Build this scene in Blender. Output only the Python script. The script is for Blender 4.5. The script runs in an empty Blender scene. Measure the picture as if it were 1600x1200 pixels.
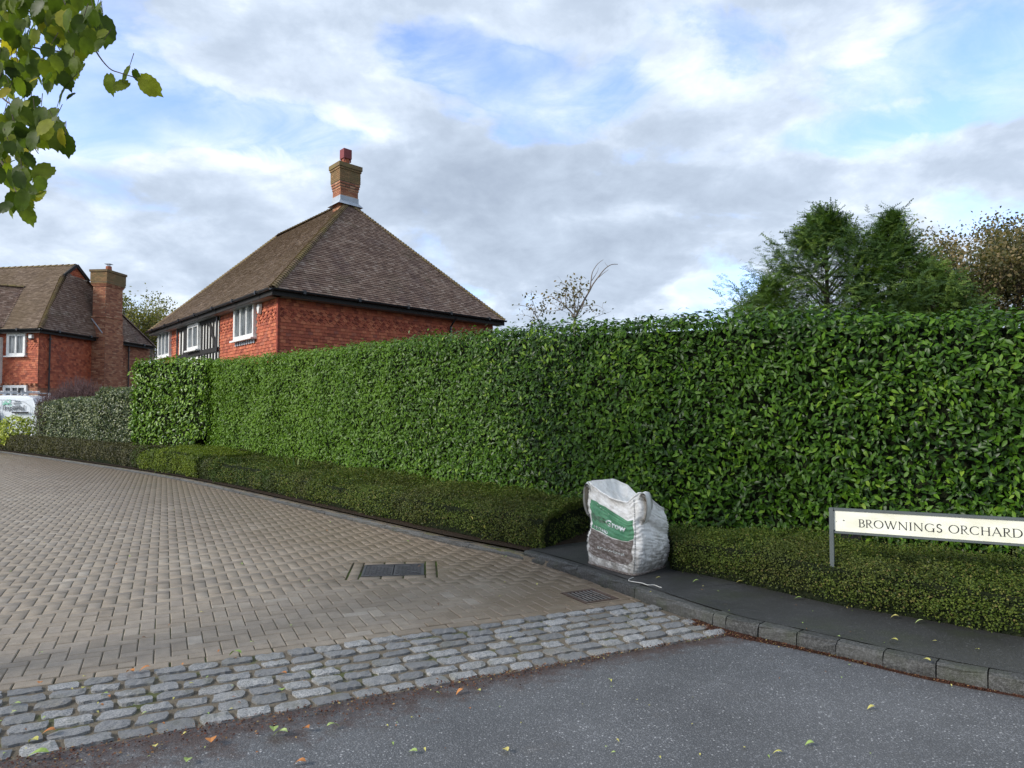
import bpy, bmesh, math, random
import numpy as np
from mathutils import Vector, Matrix, noise as mnoise

random.seed(7)
RNG = np.random.default_rng(7)
sc = bpy.context.scene
COL = sc.collection

# ------------------------------------------------------------------ camera
CAM_H, FPX, PITCH = 1.56, 1120.0, math.atan(45 / 1120.0)
cam_d = bpy.data.cameras.new('camera')
cam_d.sensor_width = 36.0
cam_d.lens = 36.0 * FPX / 1600.0
cam_d.clip_start = 0.05
cam_d.clip_end = 6000
cam = bpy.data.objects.new('camera', cam_d)
COL.objects.link(cam)
cam.location = (0, 0, CAM_H)
cam.rotation_euler = (math.radians(90) + PITCH, 0, 0)
sc.camera = cam

# ------------------------------------------------------------------ world, sun, exposure
SUN_AZ, SUN_EL = math.radians(-120), math.radians(31)      # azimuth measured clockwise from +Y (left and behind the camera)
world = bpy.data.worlds.new('World')
sc.world = world
world.use_nodes = True
wt = world.node_tree
wt.nodes.clear()


class NT:
    """small node helper"""
    def __init__(s, t):
        s.t = t
    def n(s, kind, **kw):
        nd = s.t.nodes.new(kind)
        ins = kw.pop('ins', {})
        for k, v in kw.items():
            setattr(nd, k, v)
        for k, v in ins.items():
            s.set(nd, k, v)
        return nd
    def set(s, nd, k, v):
        sock = nd.inputs[k]
        if isinstance(v, bpy.types.NodeSocket):
            s.t.links.new(v, sock)
        elif isinstance(v, (tuple, list)) and len(v) == 3 and sock.type == 'RGBA':
            sock.default_value = (*v, 1)
        else:
            sock.default_value = v
    def math(s, op, a, b=None, c=None, clamp=False):
        nd = s.n('ShaderNodeMath', operation=op, use_clamp=clamp)
        s.set(nd, 0, a)
        if b is not None:
            s.set(nd, 1, b)
        if c is not None:
            s.set(nd, 2, c)
        return nd.outputs[0]
    def vmath(s, op, a, b=None):
        nd = s.n('ShaderNodeVectorMath', operation=op)
        s.set(nd, 0, a)
        if b is not None:
            s.set(nd, 1, b)
        return nd.outputs['Value'] if op in ('DOT_PRODUCT', 'LENGTH', 'DISTANCE') else nd.outputs[0]
    def mix(s, f, a, b, blend='MIX'):
        nd = s.n('ShaderNodeMix', data_type='RGBA', blend_type=blend, clamp_factor=True)
        s.set(nd, 0, f)
        s.set(nd, 6, a)
        s.set(nd, 7, b)
        return nd.outputs[2]
    def noise(s, vec, scale, detail=3.0, rough=0.55, dist=0.0, out=0):
        nd = s.n('ShaderNodeTexNoise')
        if vec is not None:
            s.set(nd, 'Vector', vec)
        s.set(nd, 'Scale', scale)
        s.set(nd, 'Detail', detail)
        s.set(nd, 'Roughness', rough)
        s.set(nd, 'Distortion', dist)
        return nd.outputs[out]
    def ramp(s, f, stops, interp='LINEAR'):
        nd = s.n('ShaderNodeValToRGB')
        nd.color_ramp.interpolation = interp
        e = nd.color_ramp.elements
        while len(e) < len(stops):
            e.new(0.5)
        for el, (p, c) in zip(e, stops):
            el.position = p
            if isinstance(c, (int, float)):
                c = (c, c, c)
            el.color = (*c, 1)
        s.set(nd, 0, f)
        return nd.outputs[0]
    def mapr(s, v, a, b, c=0.0, d=1.0, smooth=False):
        nd = s.n('ShaderNodeMapRange', interpolation_type='SMOOTHSTEP' if smooth else 'LINEAR')
        s.set(nd, 0, v)
        for i, x in enumerate((a, b, c, d)):
            s.set(nd, i + 1, x)
        return nd.outputs[0]


def pix_dir(px, py):
    v = Vector(((px - 800) / FPX, 1.0, (600 - py) / FPX))
    c, s_ = math.cos(PITCH), math.sin(PITCH)
    return Vector((v.x, v.y * c - v.z * s_, v.y * s_ + v.z * c))


W = NT(wt)
tc = W.n('ShaderNodeTexCoord')
D0 = W.vmath('NORMALIZE', tc.outputs['Generated'])
sky = W.n('ShaderNodeTexSky')
sky.sky_type = 'NISHITA'
sky.sun_disc = False
sky.sun_elevation = SUN_EL
sky.sun_rotation = SUN_AZ
sky.air_density = 1.0
sky.dust_density = 1.2
sky.ozone_density = 1.5
sep = W.n('ShaderNodeSeparateXYZ', ins={0: D0})
zz = W.math('MAXIMUM', sep.outputs[2], 0.0)
# cloud-layer coordinates: the direction carried up to a flat layer
den = W.math('ADD', zz, 0.42)
cx = W.math('DIVIDE', sep.outputs[0], den)
cy = W.math('DIVIDE', sep.outputs[1], den)
cvec = W.n('ShaderNodeCombineXYZ', ins={0: cx, 1: cy, 2: zz}).outputs[0]
warpc = W.n('ShaderNodeTexNoise', ins={'Vector': cvec, 'Scale': 2.4, 'Detail': 6.0})
warp = W.vmath('MULTIPLY', W.vmath('SUBTRACT', warpc.outputs['Color'], (0.5, 0.5, 0.5)), (0.22, 0.22, 0.16))
dw = W.vmath('ADD', D0, warp)
big = W.noise(cvec, 0.9, 5.0, 0.55)
fine = W.noise(cvec, 3.4, 7.0, 0.6, 0.4)
wisp = W.noise(W.vmath('MULTIPLY', cvec, (1.0, 1.5, 1.0)), 5.5, 7.0, 0.62, 0.5)
cov = W.math('ADD', W.math('ADD', W.math('MULTIPLY', W.math('SUBTRACT', big, .5), 1.0), W.math('MULTIPLY', W.math('SUBTRACT', fine, .5), 1.15)), .56)


def blob(px, py, rx, ry, amp, vec=None):
    c = pix_dir(px, py).normalized()
    d = W.vmath('SUBTRACT', vec or dw, tuple(c))
    d = W.vmath('MULTIPLY', d, (1120.0 / rx, 1120.0 / rx * 0.6, 1120.0 / ry))
    l = W.vmath('LENGTH', d)
    return W.mapr(l, 0.25, 1.3, amp, 0.0, smooth=True)


holes = [(225, 160, 270, 66, .46), (700, 110, 140, 80, .50), (850, 150, 140, 70, .42), (1130, 330, 160, 40, .12), (1230, 232, 240, 35, .30), (430, 40, 120, 60, .1),
         (1480, 215, 160, 50, .18), (1130, 452, 90, 26, .34), (1560, 350, 220, 50, .16), (1290, 100, 360, 130, .28), (1540, 90, 200, 90, .20), (120, 30, 200, 50, .12), (1010, 40, 160, 40, .12), (750, 485, 110, 26, .2), (560, 185, 90, 40, .14)]
hs = None
for h in holes:
    b_ = blob(*h)
    hs = b_ if hs is None else W.math('ADD', hs, b_)
cov = W.math('SUBTRACT', cov, hs)
cov = W.math('ADD', cov, blob(650, 180, 110, 40, .16))
cov = W.math('ADD', cov, blob(320, 60, 150, 50, .1))
cloud = W.mapr(cov, 0.27, 0.52, 0.0, 1.0, smooth=True)
thin = W.mapr(wisp, 0.36, 0.72, 0.14, 0.85)
cloud = W.math('MAXIMUM', cloud, W.math('MULTIPLY', thin, W.mapr(cov, 0.05, 0.40, 0.45, 1.0)))
# light and grey parts of the cloud
sh = W.math('ADD', W.math('MULTIPLY', W.noise(cvec, 2.2, 5.0, 0.55), 0.5), W.math('MULTIPLY', W.noise(cvec, 7.0, 6.0, 0.6, 0.2), 0.5))
sh = W.math('ADD', W.math('MULTIPLY', W.math('SUBTRACT', sh, .5), 1.35), .5)
sh = W.math('ADD', sh, W.mapr(cov, .28, .60, .17, -.03))
sh = W.math('ADD', sh, blob(200, 225, 420, 45, .16))
sh = W.math('ADD', sh, blob(560, 205, 200, 30, .12))
sh = W.math('ADD', sh, blob(960, 350, 90, 28, .18))
sh = W.math('ADD', sh, blob(1160, 455, 120, 30, .3))
sh = W.math('SUBTRACT', sh, blob(820, 300, 700, 90, .13))
sh = W.math('SUBTRACT', sh, blob(1100, 400, 400, 50, .06))
sh = W.math('SUBTRACT', sh, blob(250, 380, 500, 80, .05))
sh = W.math('ADD', sh, blob(40, 380, 160, 60, .12))
sh = W.math('ADD', sh, blob(1450, 160, 420, 110, .12))
ccol = W.ramp(sh, [(0.10, (0.27, 0.325, 0.42)), (0.30, (0.35, 0.415, 0.515)), (0.46, (0.43, 0.505, 0.615)), (0.58, (0.54, 0.62, 0.735)), (0.74, (0.78, 0.84, 0.92))])
STR = 0.15
skyc = W.vmath('MULTIPLY', sky.outputs[0], (1.25, 1.34, 1.75))
cfin = W.vmath('SCALE', ccol)
W.t.nodes[-1].inputs['Scale'].default_value = 1.0 / STR
mixed = W.mix(cloud, skyc, cfin)
bg = W.n('ShaderNodeBackground', ins={'Color': mixed, 'Strength': STR})
wo = W.n('ShaderNodeOutputWorld')
wt.links.new(bg.outputs[0], wo.inputs[0])

sun_d = bpy.data.lights.new('sun', 'SUN')
sun_d.energy = 2.8
sun_d.angle = math.radians(12)
sun_d.color = (1.0, 0.95, 0.86)
sun = bpy.data.objects.new('sun', sun_d)
COL.objects.link(sun)
sdir = Vector((math.sin(SUN_AZ) * math.cos(SUN_EL), math.cos(SUN_AZ) * math.cos(SUN_EL), math.sin(SUN_EL)))
sun.rotation_euler = sdir.to_track_quat('Z', 'Y').to_euler()
sun.location = sdir * 60
sc.view_settings.view_transform = 'Standard'
sc.view_settings.look = 'None'
sc.view_settings.exposure = 0.50
sc.view_settings.gamma = 1.0
sc.view_settings.use_curve_mapping = False
sc.render.film_transparent = False

# ------------------------------------------------------------------ pixel -> place
def ground(px, py, z=0.0):
    d = pix_dir(px, py)
    t = (z - CAM_H) / d.z
    return Vector((d.x * t, d.y * t, z))


def at(px, py, y):
    d = pix_dir(px, py)
    t = y / d.y
    return Vector((d.x * t, y, CAM_H + d.z * t))


def on_plane(px, py, o, nrm):
    d = pix_dir(px, py)
    c = Vector((0, 0, CAM_H))
    t = (Vector(o) - c).dot(nrm) / d.dot(nrm)
    return c + d * t


def project(p):
    v = Vector(p) - Vector((0, 0, CAM_H))
    c, s_ = math.cos(PITCH), math.sin(PITCH)
    y = v.y * c + v.z * s_
    z = -v.y * s_ + v.z * c
    if y < 0.05:
        return (-9999, -9999)
    return (800 + FPX * v.x / y, 600 - FPX * z / y)


def project_np(P):
    c, s_ = math.cos(PITCH), math.sin(PITCH)
    y = P[:, 1] * c + (P[:, 2] - CAM_H) * s_
    z = -P[:, 1] * s_ + (P[:, 2] - CAM_H) * c
    y = np.where(y < 0.05, 1e9, y)
    return 800 + FPX * P[:, 0] / y, 600 - FPX * z / y


# ------------------------------------------------------------------ objects
def tag(o, label=None, cat=None, group=None, kind=None):
    if label:
        o['label'] = label
    if cat:
        o['category'] = cat
    if group:
        o['group'] = group
    if kind:
        o['kind'] = kind
    return o


def empty(name, loc=(0, 0, 0)):
    o = bpy.data.objects.new(name, None)
    COL.objects.link(o)
    o.location = loc
    o.empty_display_size = 0.2
    return o


def link(name, me, parent=None, m=None, kind=None):
    o = bpy.data.objects.new(name, me)
    COL.objects.link(o)
    if m is not None and not me.materials:
        me.materials.append(m)
    if parent is not None:
        o.parent = parent
        o.matrix_parent_inverse = Matrix.Translation(-Vector(parent.location))
    if kind:
        o['kind'] = kind
    return o


class MB:
    """mesh collector in world coordinates"""
    def __init__(s):
        s.v, s.f, s.r, s.m = [], [], [], []
    def add(s, vs, fs, r=None, mi=0):
        b = len(s.v)
        s.v.extend([tuple(x) for x in vs])
        s.f.extend([tuple(i + b for i in f) for f in fs])
        s.m.extend([mi] * len(fs))
        s.r.extend([random.random() if r is None else r] * len(vs))
        return s
    def box(s, c, size, rz=0.0, r=None, mi=0, ax=None):
        hx, hy, hz = size[0] / 2, size[1] / 2, size[2] / 2
        if ax is None:
            ax = (Vector((math.cos(rz), math.sin(rz), 0)), Vector((-math.sin(rz), math.cos(rz), 0)), Vector((0, 0, 1)))
        c = Vector(c)
        vs = [c + ax[0] * (hx * i) + ax[1] * (hy * j) + ax[2] * (hz * k) for k in (-1, 1) for j in (-1, 1) for i in (-1, 1)]
        return s.add(vs, [(0, 2, 3, 1), (4, 5, 7, 6), (0, 1, 5, 4), (2, 6, 7, 3), (0, 4, 6, 2), (1, 3, 7, 5)], r, mi)
    def beam(s, a, b, w, h, up=(0, 0, 1), r=None, mi=0):
        a, b = Vector(a), Vector(b)
        d = b - a
        x = d.normalized()
        y = Vector(up).cross(x).normalized()
        z = x.cross(y)
        return s.box((a + b) / 2, (d.length, w, h), ax=(x, y, z), r=r, mi=mi)
    def tube(s, pts, rad, n=6, r=None, cap=True):
        pts = [Vector(p) for p in pts]
        if not hasattr(rad, '__len__'):
            rad = [rad] * len(pts)
        vs, fs = [], []
        prev = None
        for i, p in enumerate(pts):
            t = (pts[min(i + 1, len(pts) - 1)] - pts[max(i - 1, 0)])
            t = t.normalized() if t.length > 1e-9 else Vector((0, 0, 1))
            if prev is None:
                a = t.orthogonal().normalized()
            else:
                a = prev - t * prev.dot(t)
                a = a.normalized() if a.length > 1e-6 else t.orthogonal().normalized()
            prev = a
            b = t.cross(a)
            for k in range(n):
                th = 2 * math.pi * k / n
                vs.append(p + (a * math.cos(th) + b * math.sin(th)) * rad[i])
        for i in range(len(pts) - 1):
            for k in range(n):
                k2 = (k + 1) % n
                fs.append((i * n + k, i * n + k2, (i + 1) * n + k2, (i + 1) * n + k))
        if cap:
            fs.append(tuple(range(n))[::-1])
            fs.append(tuple((len(pts) - 1) * n + k for k in range(n)))
        return s.add(vs, fs, r)
    def mesh(s, name, mats, smooth=False, origin=(0, 0, 0)):
        me = bpy.data.meshes.new(name)
        o = Vector(origin)
        me.from_pydata([(x[0] - o.x, x[1] - o.y, x[2] - o.z) for x in s.v], [], s.f)
        if not isinstance(mats, (list, tuple)):
            mats = [mats]
        for m in mats:
            me.materials.append(m)
        if len(mats) > 1:
            me.polygons.foreach_set('material_index', s.m)
        at_ = me.attributes.new('rnd', 'FLOAT', 'POINT')
        at_.data.foreach_set('value', np.array(s.r, dtype=np.float32))
        if smooth:
            me.shade_smooth()
        me.update()
        return me
    def build(s, name, mats, parent=None, smooth=False, kind=None, origin=None):
        """links as one mesh object; its origin is its parent's (or `origin`)"""
        if parent is not None:
            po = Vector(parent.get('_o', (0, 0, 0))) if False else world_loc(parent)
            me = s.mesh(name, mats, smooth, po)
            o = bpy.data.objects.new(name, me)
            COL.objects.link(o)
            o.parent = parent
        else:
            po = Vector(origin or (0, 0, 0))
            me = s.mesh(name, mats, smooth, po)
            o = bpy.data.objects.new(name, me)
            COL.objects.link(o)
            o.location = po
        if kind:
            o['kind'] = kind
        return o


def world_loc(o):
    p = Vector(o.location)
    while o.parent is not None:
        o = o.parent
        p += Vector(o.location)
    return p


def child_at(name, me, parent, M4, kind=None):
    """a child with its own mesh data, placed by a world matrix (parents only carry translations)"""
    o = bpy.data.objects.new(name, me)
    COL.objects.link(o)
    o.parent = parent
    o.matrix_basis = Matrix.Translation(-world_loc(parent)) @ M4
    if kind:
        o['kind'] = kind
    return o


def scatter_mesh(name, tv, tf, P, F, S, R, mat_, origin=(0, 0, 0)):
    """tv (k,3) template, P (n,3), F (n,3,3) rows = x,y,z axes, S (n,) or (n,3), R (n,)"""
    tv = np.asarray(tv, float)
    k, n = len(tv), len(P)
    S = np.asarray(S)
    if S.ndim == 1:
        S = np.repeat(S[:, None], 3, 1)
    loc = tv[None, :, :] * S[:, None, :]
    V = np.einsum('nki,nij->nkj', loc, F) + P[:, None, :] - np.asarray(origin)[None, None, :]
    V = V.reshape(-1, 3)
    sizes = np.array([len(f) for f in tf])
    flat = np.concatenate([np.array(f) for f in tf])
    idx = (flat[None, :] + (np.arange(n) * k)[:, None]).reshape(-1)
    me = bpy.data.meshes.new(name)
    me.vertices.add(len(V))
    me.vertices.foreach_set('co', V.astype(np.float32).reshape(-1))
    me.loops.add(len(idx))
    me.loops.foreach_set('vertex_index', idx.astype(np.int32))
    tot = np.tile(sizes, n)
    st = np.concatenate([[0], np.cumsum(tot)[:-1]])
    me.polygons.add(len(tot))
    me.polygons.foreach_set('loop_start', st.astype(np.int32))
    try:
        me.polygons.foreach_set('loop_total', tot.astype(np.int32))
    except Exception:
        pass
    a = me.attributes.new('rnd', 'FLOAT', 'POINT')
    a.data.foreach_set('value', np.repeat(R, k).astype(np.float32))
    me.materials.append(mat_)
    me.update(calc_edges=True)
    return me


def unit(v):
    return v / np.maximum(np.linalg.norm(v, axis=-1, keepdims=True), 1e-9)


def frames(nrm, dr):
    """rows x = width, y = length direction, z = normal"""
    z = unit(nrm)
    y = unit(dr - (dr * z).sum(-1, keepdims=True) * z)
    x = np.cross(y, z)
    return np.stack([x, y, z], 1)


def smooth_path(pts, n=12):
    pts = [Vector(p) for p in pts]
    out = []
    for i in range(len(pts) - 1):
        p0, p1, p2, p3 = pts[max(i - 1, 0)], pts[i], pts[i + 1], pts[min(i + 2, len(pts) - 1)]
        for k in range(n):
            t = k / n
            out.append(0.5 * ((2 * p1) + (p2 - p0) * t + (2 * p0 - 5 * p1 + 4 * p2 - p3) * t * t + (3 * p1 - p0 - 3 * p2 + p3) * t ** 3))
    out.append(pts[-1])
    return out


def resample(pts, n):
    P = np.array([tuple(p) for p in pts])
    d = np.concatenate([[0], np.cumsum(np.linalg.norm(np.diff(P, axis=0), axis=1))])
    s_ = np.linspace(0, d[-1], n)
    return np.stack([np.interp(s_, d, P[:, i]) for i in range(P.shape[1])], 1), d[-1]


SETT_A = math.radians(25.8)
SETT_O = ground(1000, 940, 0)
# ------------------------------------------------------------------ materials
MATS = {}


def mat(name, fn):
    m = bpy.data.materials.new(name)
    m.use_nodes = True
    t = m.node_tree
    t.nodes.clear()
    N = NT(t)
    out = N.n('ShaderNodeOutputMaterial')
    pos = N.n('ShaderNodeNewGeometry').outputs['Position']
    at_ = N.n('ShaderNodeAttribute', attribute_name='rnd').outputs['Fac']
    oi = N.n('ShaderNodeObjectInfo').outputs['Random']
    rnd = N.math('FRACT', N.math('ADD', at_, oi))
    sh_ = fn(N, pos, rnd)
    t.links.new(sh_, out.inputs[0])
    MATS[name] = m
    return m


def principled(N, col, rough=0.6, spec=0.5, bump=None, bstr=0.3, bdist=0.01, **kw):
    p = N.n('ShaderNodeBsdfPrincipled')
    N.set(p, 'Base Color', col)
    N.set(p, 'Roughness', rough)
    N.set(p, 'Specular IOR Level', spec)
    for k, v in kw.items():
        N.set(p, k.replace('_', ' '), v)
    if bump is not None:
        b = N.n('ShaderNodeBump', ins={'Height': bump, 'Strength': bstr, 'Distance': bdist})
        N.t.links.new(b.outputs[0], p.inputs['Normal'])
    return p.outputs[0]


def leaf_mat(name, stops, rough=0.35, spec=0.5, trans=0.25, patch=None, tcol=None, far_light=None):
    def fn(N, pos, rnd):
        c = N.ramp(rnd, stops)
        if patch:
            c = N.mix(N.mapr(N.noise(pos, patch[0], 3.0), 0.45, 0.65, 0.0, patch[2]), c, patch[1])
        if far_light:      # brighter light on the far end painted into the colour, with some new growth
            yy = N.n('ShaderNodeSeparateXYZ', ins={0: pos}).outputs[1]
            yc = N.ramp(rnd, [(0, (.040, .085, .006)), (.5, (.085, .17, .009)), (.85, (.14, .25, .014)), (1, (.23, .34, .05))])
            c = N.mix(N.mapr(N.math('ADD', yy, N.mapr(N.noise(pos, .8, 3.0), .3, .7, -1.5, 1.5)), far_light[0], far_light[1], 0.0, .85), c, yc)
        v = N.mapr(N.noise(pos, 35.0, 2.0), 0.3, 0.7, 0.8, 1.2)
        c = N.mix(1.0, c, v, 'MULTIPLY')
        p = principled(N, c, N.mapr(rnd, 0, 1, rough * 0.8, rough * 1.3), spec)
        tr = N.n('ShaderNodeBsdfTranslucent', ins={'Color': N.mix(1.0, c, tcol or (1.6, 1.7, 0.7), 'MULTIPLY')})
        mx = N.n('ShaderNodeMixShader', ins={0: trans})
        N.t.links.new(p, mx.inputs[1])
        N.t.links.new(tr.outputs[0], mx.inputs[2])
        return mx.outputs[0]
    return mat(name, fn)


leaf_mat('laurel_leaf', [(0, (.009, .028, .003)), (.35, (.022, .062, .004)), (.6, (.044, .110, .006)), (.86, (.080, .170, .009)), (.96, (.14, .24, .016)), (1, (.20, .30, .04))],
         rough=.42, spec=.24, trans=.18, patch=(0.55, (.058, .130, .006), .4), far_light=(9.0, 16.5))  # painted light fades in over the last pair of distances
leaf_mat('laurel_leaf_far', [(0, (.040, .090, .006)), (.4, (.085, .175, .009)), (.75, (.145, .26, .014)), (1, (.23, .36, .05))], rough=.38, spec=.35, trans=.2)
leaf_mat('box_leaf', [(0, (.024, .042, .007)), (.4, (.052, .086, .011)), (.75, (.085, .118, .018)), (.93, (.135, .170, .028)), (1, (.17, .13, .05))], rough=.55, spec=.2, trans=.2,
         patch=(1.3, (.060, .052, .022), .45))
leaf_mat('box_leaf_light', [(0, (.038, .060, .008)), (.4, (.085, .125, .014)), (.75, (.15, .20, .022)), (1, (.20, .23, .04))], rough=.55, spec=.2, trans=.25)
leaf_mat('brown_box_leaf', [(0, (.035, .035, .016)), (.5, (.07, .065, .03)), (1, (.11, .11, .04))], rough=.6, spec=.3, trans=.2)
leaf_mat('variegated_leaf', [(0, (.03, .05, .02)), (.5, (.06, .09, .03)), (.78, (.12, .15, .05)), (.90, (.24, .27, .12)), (1, (.42, .43, .25))], rough=.4, spec=.45, trans=.2)
leaf_mat('golden_leaf', [(0, (.12, .17, .02)), (.5, (.30, .36, .04)), (1, (.55, .58, .12))], rough=.45, spec=.4, trans=.25)
leaf_mat('conifer_spray', [(0, (.024, .054, .013)), (.4, (.052, .100, .022)), (.8, (.092, .155, .030)), (1, (.14, .20, .045))], rough=.6, spec=.2, trans=.25)
leaf_mat('blue_conifer', [(0, (.02, .06, .05)), (1, (.08, .17, .13))], rough=.6, spec=.25, trans=.1)
leaf_mat('autumn_leaf', [(0, (.050, .058, .020)), (.35, (.105, .100, .040)), (.7, (.165, .130, .062)), (1, (.25, .19, .10))], rough=.55, spec=.3, trans=.3)
leaf_mat('birch_leaf', [(0, (.07, .09, .02)), (.6, (.16, .17, .04)), (1, (.30, .26, .07))], rough=.5, spec=.3, trans=.3)
leaf_mat('sapling_leaf', [(0, (.05, .06, .02)), (.6, (.11, .10, .035)), (1, (.24, .16, .05))], rough=.5, spec=.3, trans=.3)
leaf_mat('lime_leaf', [(0, (.036, .062, .010)), (.4, (.070, .108, .014)), (.75, (.125, .165, .020)), (.94, (.21, .23, .026)), (1, (.30, .26, .03))], rough=.5, spec=.22, trans=.5, tcol=(1.9, 1.9, .7))
leaf_mat('berberis_leaf', [(0, (.05, .025, .03)), (.6, (.12, .06, .07)), (1, (.20, .11, .10))], rough=.6, spec=.3, trans=.2)
leaf_mat('strap_blade', [(0, (.06, .12, .02)), (.6, (.14, .22, .04)), (1, (.30, .36, .12))], rough=.4, spec=.4, trans=.25)


def bark(name, c1, c2):
    return mat(name, lambda N, pos, rnd: principled(N, N.mix(N.noise(N.vmath('MULTIPLY', pos, (1, 1, .25)), 30.0, 4.0), c1, c2), .85, .2,
                                                    bump=N.noise(N.vmath('MULTIPLY', pos, (1, 1, .2)), 45.0, 4.0), bstr=.6))


bark('bark', (.05, .04, .03), (.13, .11, .085))
bark('twig', (.07, .055, .04), (.16, .13, .10))
bark('pale_twig', (.12, .10, .085), (.26, .22, .19))
bark('purple_twig', (.07, .045, .045), (.20, .13, .13))
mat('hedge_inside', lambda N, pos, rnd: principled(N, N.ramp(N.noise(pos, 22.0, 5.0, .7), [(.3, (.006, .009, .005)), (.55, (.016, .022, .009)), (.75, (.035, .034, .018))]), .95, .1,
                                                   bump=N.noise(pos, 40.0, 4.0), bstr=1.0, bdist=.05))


def m_tarmac(N, pos, rnd):
    v = N.n('ShaderNodeTexVoronoi', ins={'Vector': pos, 'Scale': 115.0})
    chip = N.math('POWER', N.n('ShaderNodeSeparateColor', ins={0: v.outputs['Color']}).outputs[0], 2.2)
    chip = N.math('MULTIPLY', chip, N.mapr(v.outputs['Distance'], 0.25, 0.55, 1.0, 0.0))
    v2 = N.n('ShaderNodeTexVoronoi', ins={'Vector': pos, 'Scale': 62.0})
    rare = N.math('GREATER_THAN', N.n('ShaderNodeSeparateColor', ins={0: v2.outputs['Color']}).outputs[1], 0.90)
    rare = N.math('MULTIPLY', rare, N.mapr(v2.outputs['Distance'], 0.2, 0.36, 1.0, 0.0))
    base = N.ramp(N.noise(pos, 190.0, 3.0, .7), [(.32, (.030, .031, .033)), (.68, (.138, .140, .145))])
    c = N.mix(N.math('MULTIPLY', chip, .75), base, (.33, .335, .345))
    c = N.mix(N.math('MULTIPLY', rare, .8), c, (.46, .46, .46))
    big_ = N.mapr(N.noise(pos, .8, 5.0, .65), .3, .7, .70, 1.28)
    c = N.mix(1.0, c, big_, 'MULTIPLY')
    c = N.mix(N.mapr(N.noise(pos, 2.3, 5.0, .65), .58, .78, 0.0, .35), c, (.085, .070, .052))
    # reddish dirt trodden in along the foot of the sett strip
    dv = N.vmath('DOT_PRODUCT', N.vmath('SUBTRACT', pos, (SETT_O.x, SETT_O.y, 0)), (-math.sin(SETT_A), math.cos(SETT_A), 0))
    du = N.vmath('DOT_PRODUCT', N.vmath('SUBTRACT', pos, (SETT_O.x, SETT_O.y, 0)), (math.cos(SETT_A), math.sin(SETT_A), 0))
    wd = N.mapr(du, -3.6, -1.0, .50, .20)
    dd = N.math('DIVIDE', N.math('MULTIPLY', N.math('ADD', dv, 1.0), -1.0), wd)
    dd = N.math('ADD', dd, N.mapr(N.noise(pos, 7.0, 6.0, .75), .3, .7, -.75, .75))
    c = N.mix(N.mapr(dd, .15, 1.0, .85, 0.0), c, N.ramp(N.noise(pos, 60.0, 5.0, .8), [(.3, (.020, .013, .011)), (.55, (.060, .034, .026)), (.75, (.11, .07, .045))]))
    bm = N.math('ADD', N.math('MULTIPLY', v.outputs['Distance'], -1.0), N.noise(pos, 240.0, 2.0))
    return principled(N, c, N.mapr(N.noise(pos, 1.1, 3.0), .35, .65, .50, .66), .5, bump=bm, bstr=.55, bdist=.006)


mat('tarmac', m_tarmac)


def m_footway(N, pos, rnd):
    v = N.n('ShaderNodeTexVoronoi', ins={'Vector': pos, 'Scale': 160.0})
    c = N.ramp(N.noise(pos, 230.0, 3.0, .7), [(.32, (.008, .009, .009)), (.68, (.058, .057, .055))])
    c = N.mix(N.math('MULTIPLY', N.math('GREATER_THAN', N.n('ShaderNodeSeparateColor', ins={0: v.outputs['Color']}).outputs[0], .95), .4), c, (.16, .16, .16))
    c = N.mix(1.0, c, N.mapr(N.noise(pos, 1.1, 5.0, .65), .3, .7, .7, 1.3), 'MULTIPLY')
    c = N.mix(N.mapr(N.noise(pos, 1.6, 5.0, .65), .50, .72, 0.0, .6), c, (.032, .040, .016))
    return principled(N, c, N.mapr(N.noise(pos, 1.5, 3.0), .35, .65, .42, .62), .5, bump=v.outputs['Distance'], bstr=.4, bdist=.003)


mat('footway_tarmac', m_footway)


def m_block(N, pos, rnd):
    c = N.ramp(rnd, [(0, (.205, .168, .125)), (.3, (.232, .192, .145)), (.6, (.250, .208, .158)), (.85, (.228, .192, .152)), (.97, (.27, .23, .18)), (1, (.30, .262, .215))])
    sp = N.noise(pos, 260.0, 2.0, .8)
    c = N.mix(1.0, c, N.mapr(sp, .3, .7, .66, 1.36), 'MULTIPLY')
    c = N.mix(1.0, c, N.mapr(N.noise(pos, 9.0, 4.0, .7), .3, .7, .80, 1.18), 'MULTIPLY')
    sx = N.n('ShaderNodeSeparateXYZ', ins={0: pos})
    # damp, browner band towards the kerb on the right: distance to the kerb line
    dk = N.math('ADD', N.math('MULTIPLY', sx.outputs[0], .72), N.math('MULTIPLY', sx.outputs[1], .69))
    dk = N.math('ADD', dk, N.mapr(N.noise(pos, 1.3, 5.0, .6), .3, .7, -.9, .9))
    damp = N.mapr(dk, 2.2, 4.9, 0.0, 1.0, smooth=True)
    c = N.mix(N.math('MULTIPLY', damp, .68), c, (.135, .095, .058))
    c = N.mix(N.mapr(N.noise(pos, .55, 4.0, .6), .55, .8, 0.0, .4), c, (.12, .105, .085))
    c = N.mix(N.mapr(N.noise(pos, 4.0, 6.0, .75), .64, .76, 0.0, .45), c, (.085, .10, .045))
    rg = N.mapr(damp, 0, 1, .62, .40)
    return principled(N, c, rg, .45, bump=sp, bstr=.35, bdist=.003)


mat('paving_block', m_block)
mat('joint_moss', lambda N, pos, rnd: principled(N, N.ramp(N.noise(pos, 1.6, 6.0, .72), [(.34, (.050, .042, .030)), (.48, (.065, .058, .034)), (.56, (.065, .085, .022)), (.70, (.085, .135, .022))]), .95, .15,
                                                 bump=N.noise(pos, 120.0, 3.0), bstr=.8))


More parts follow.
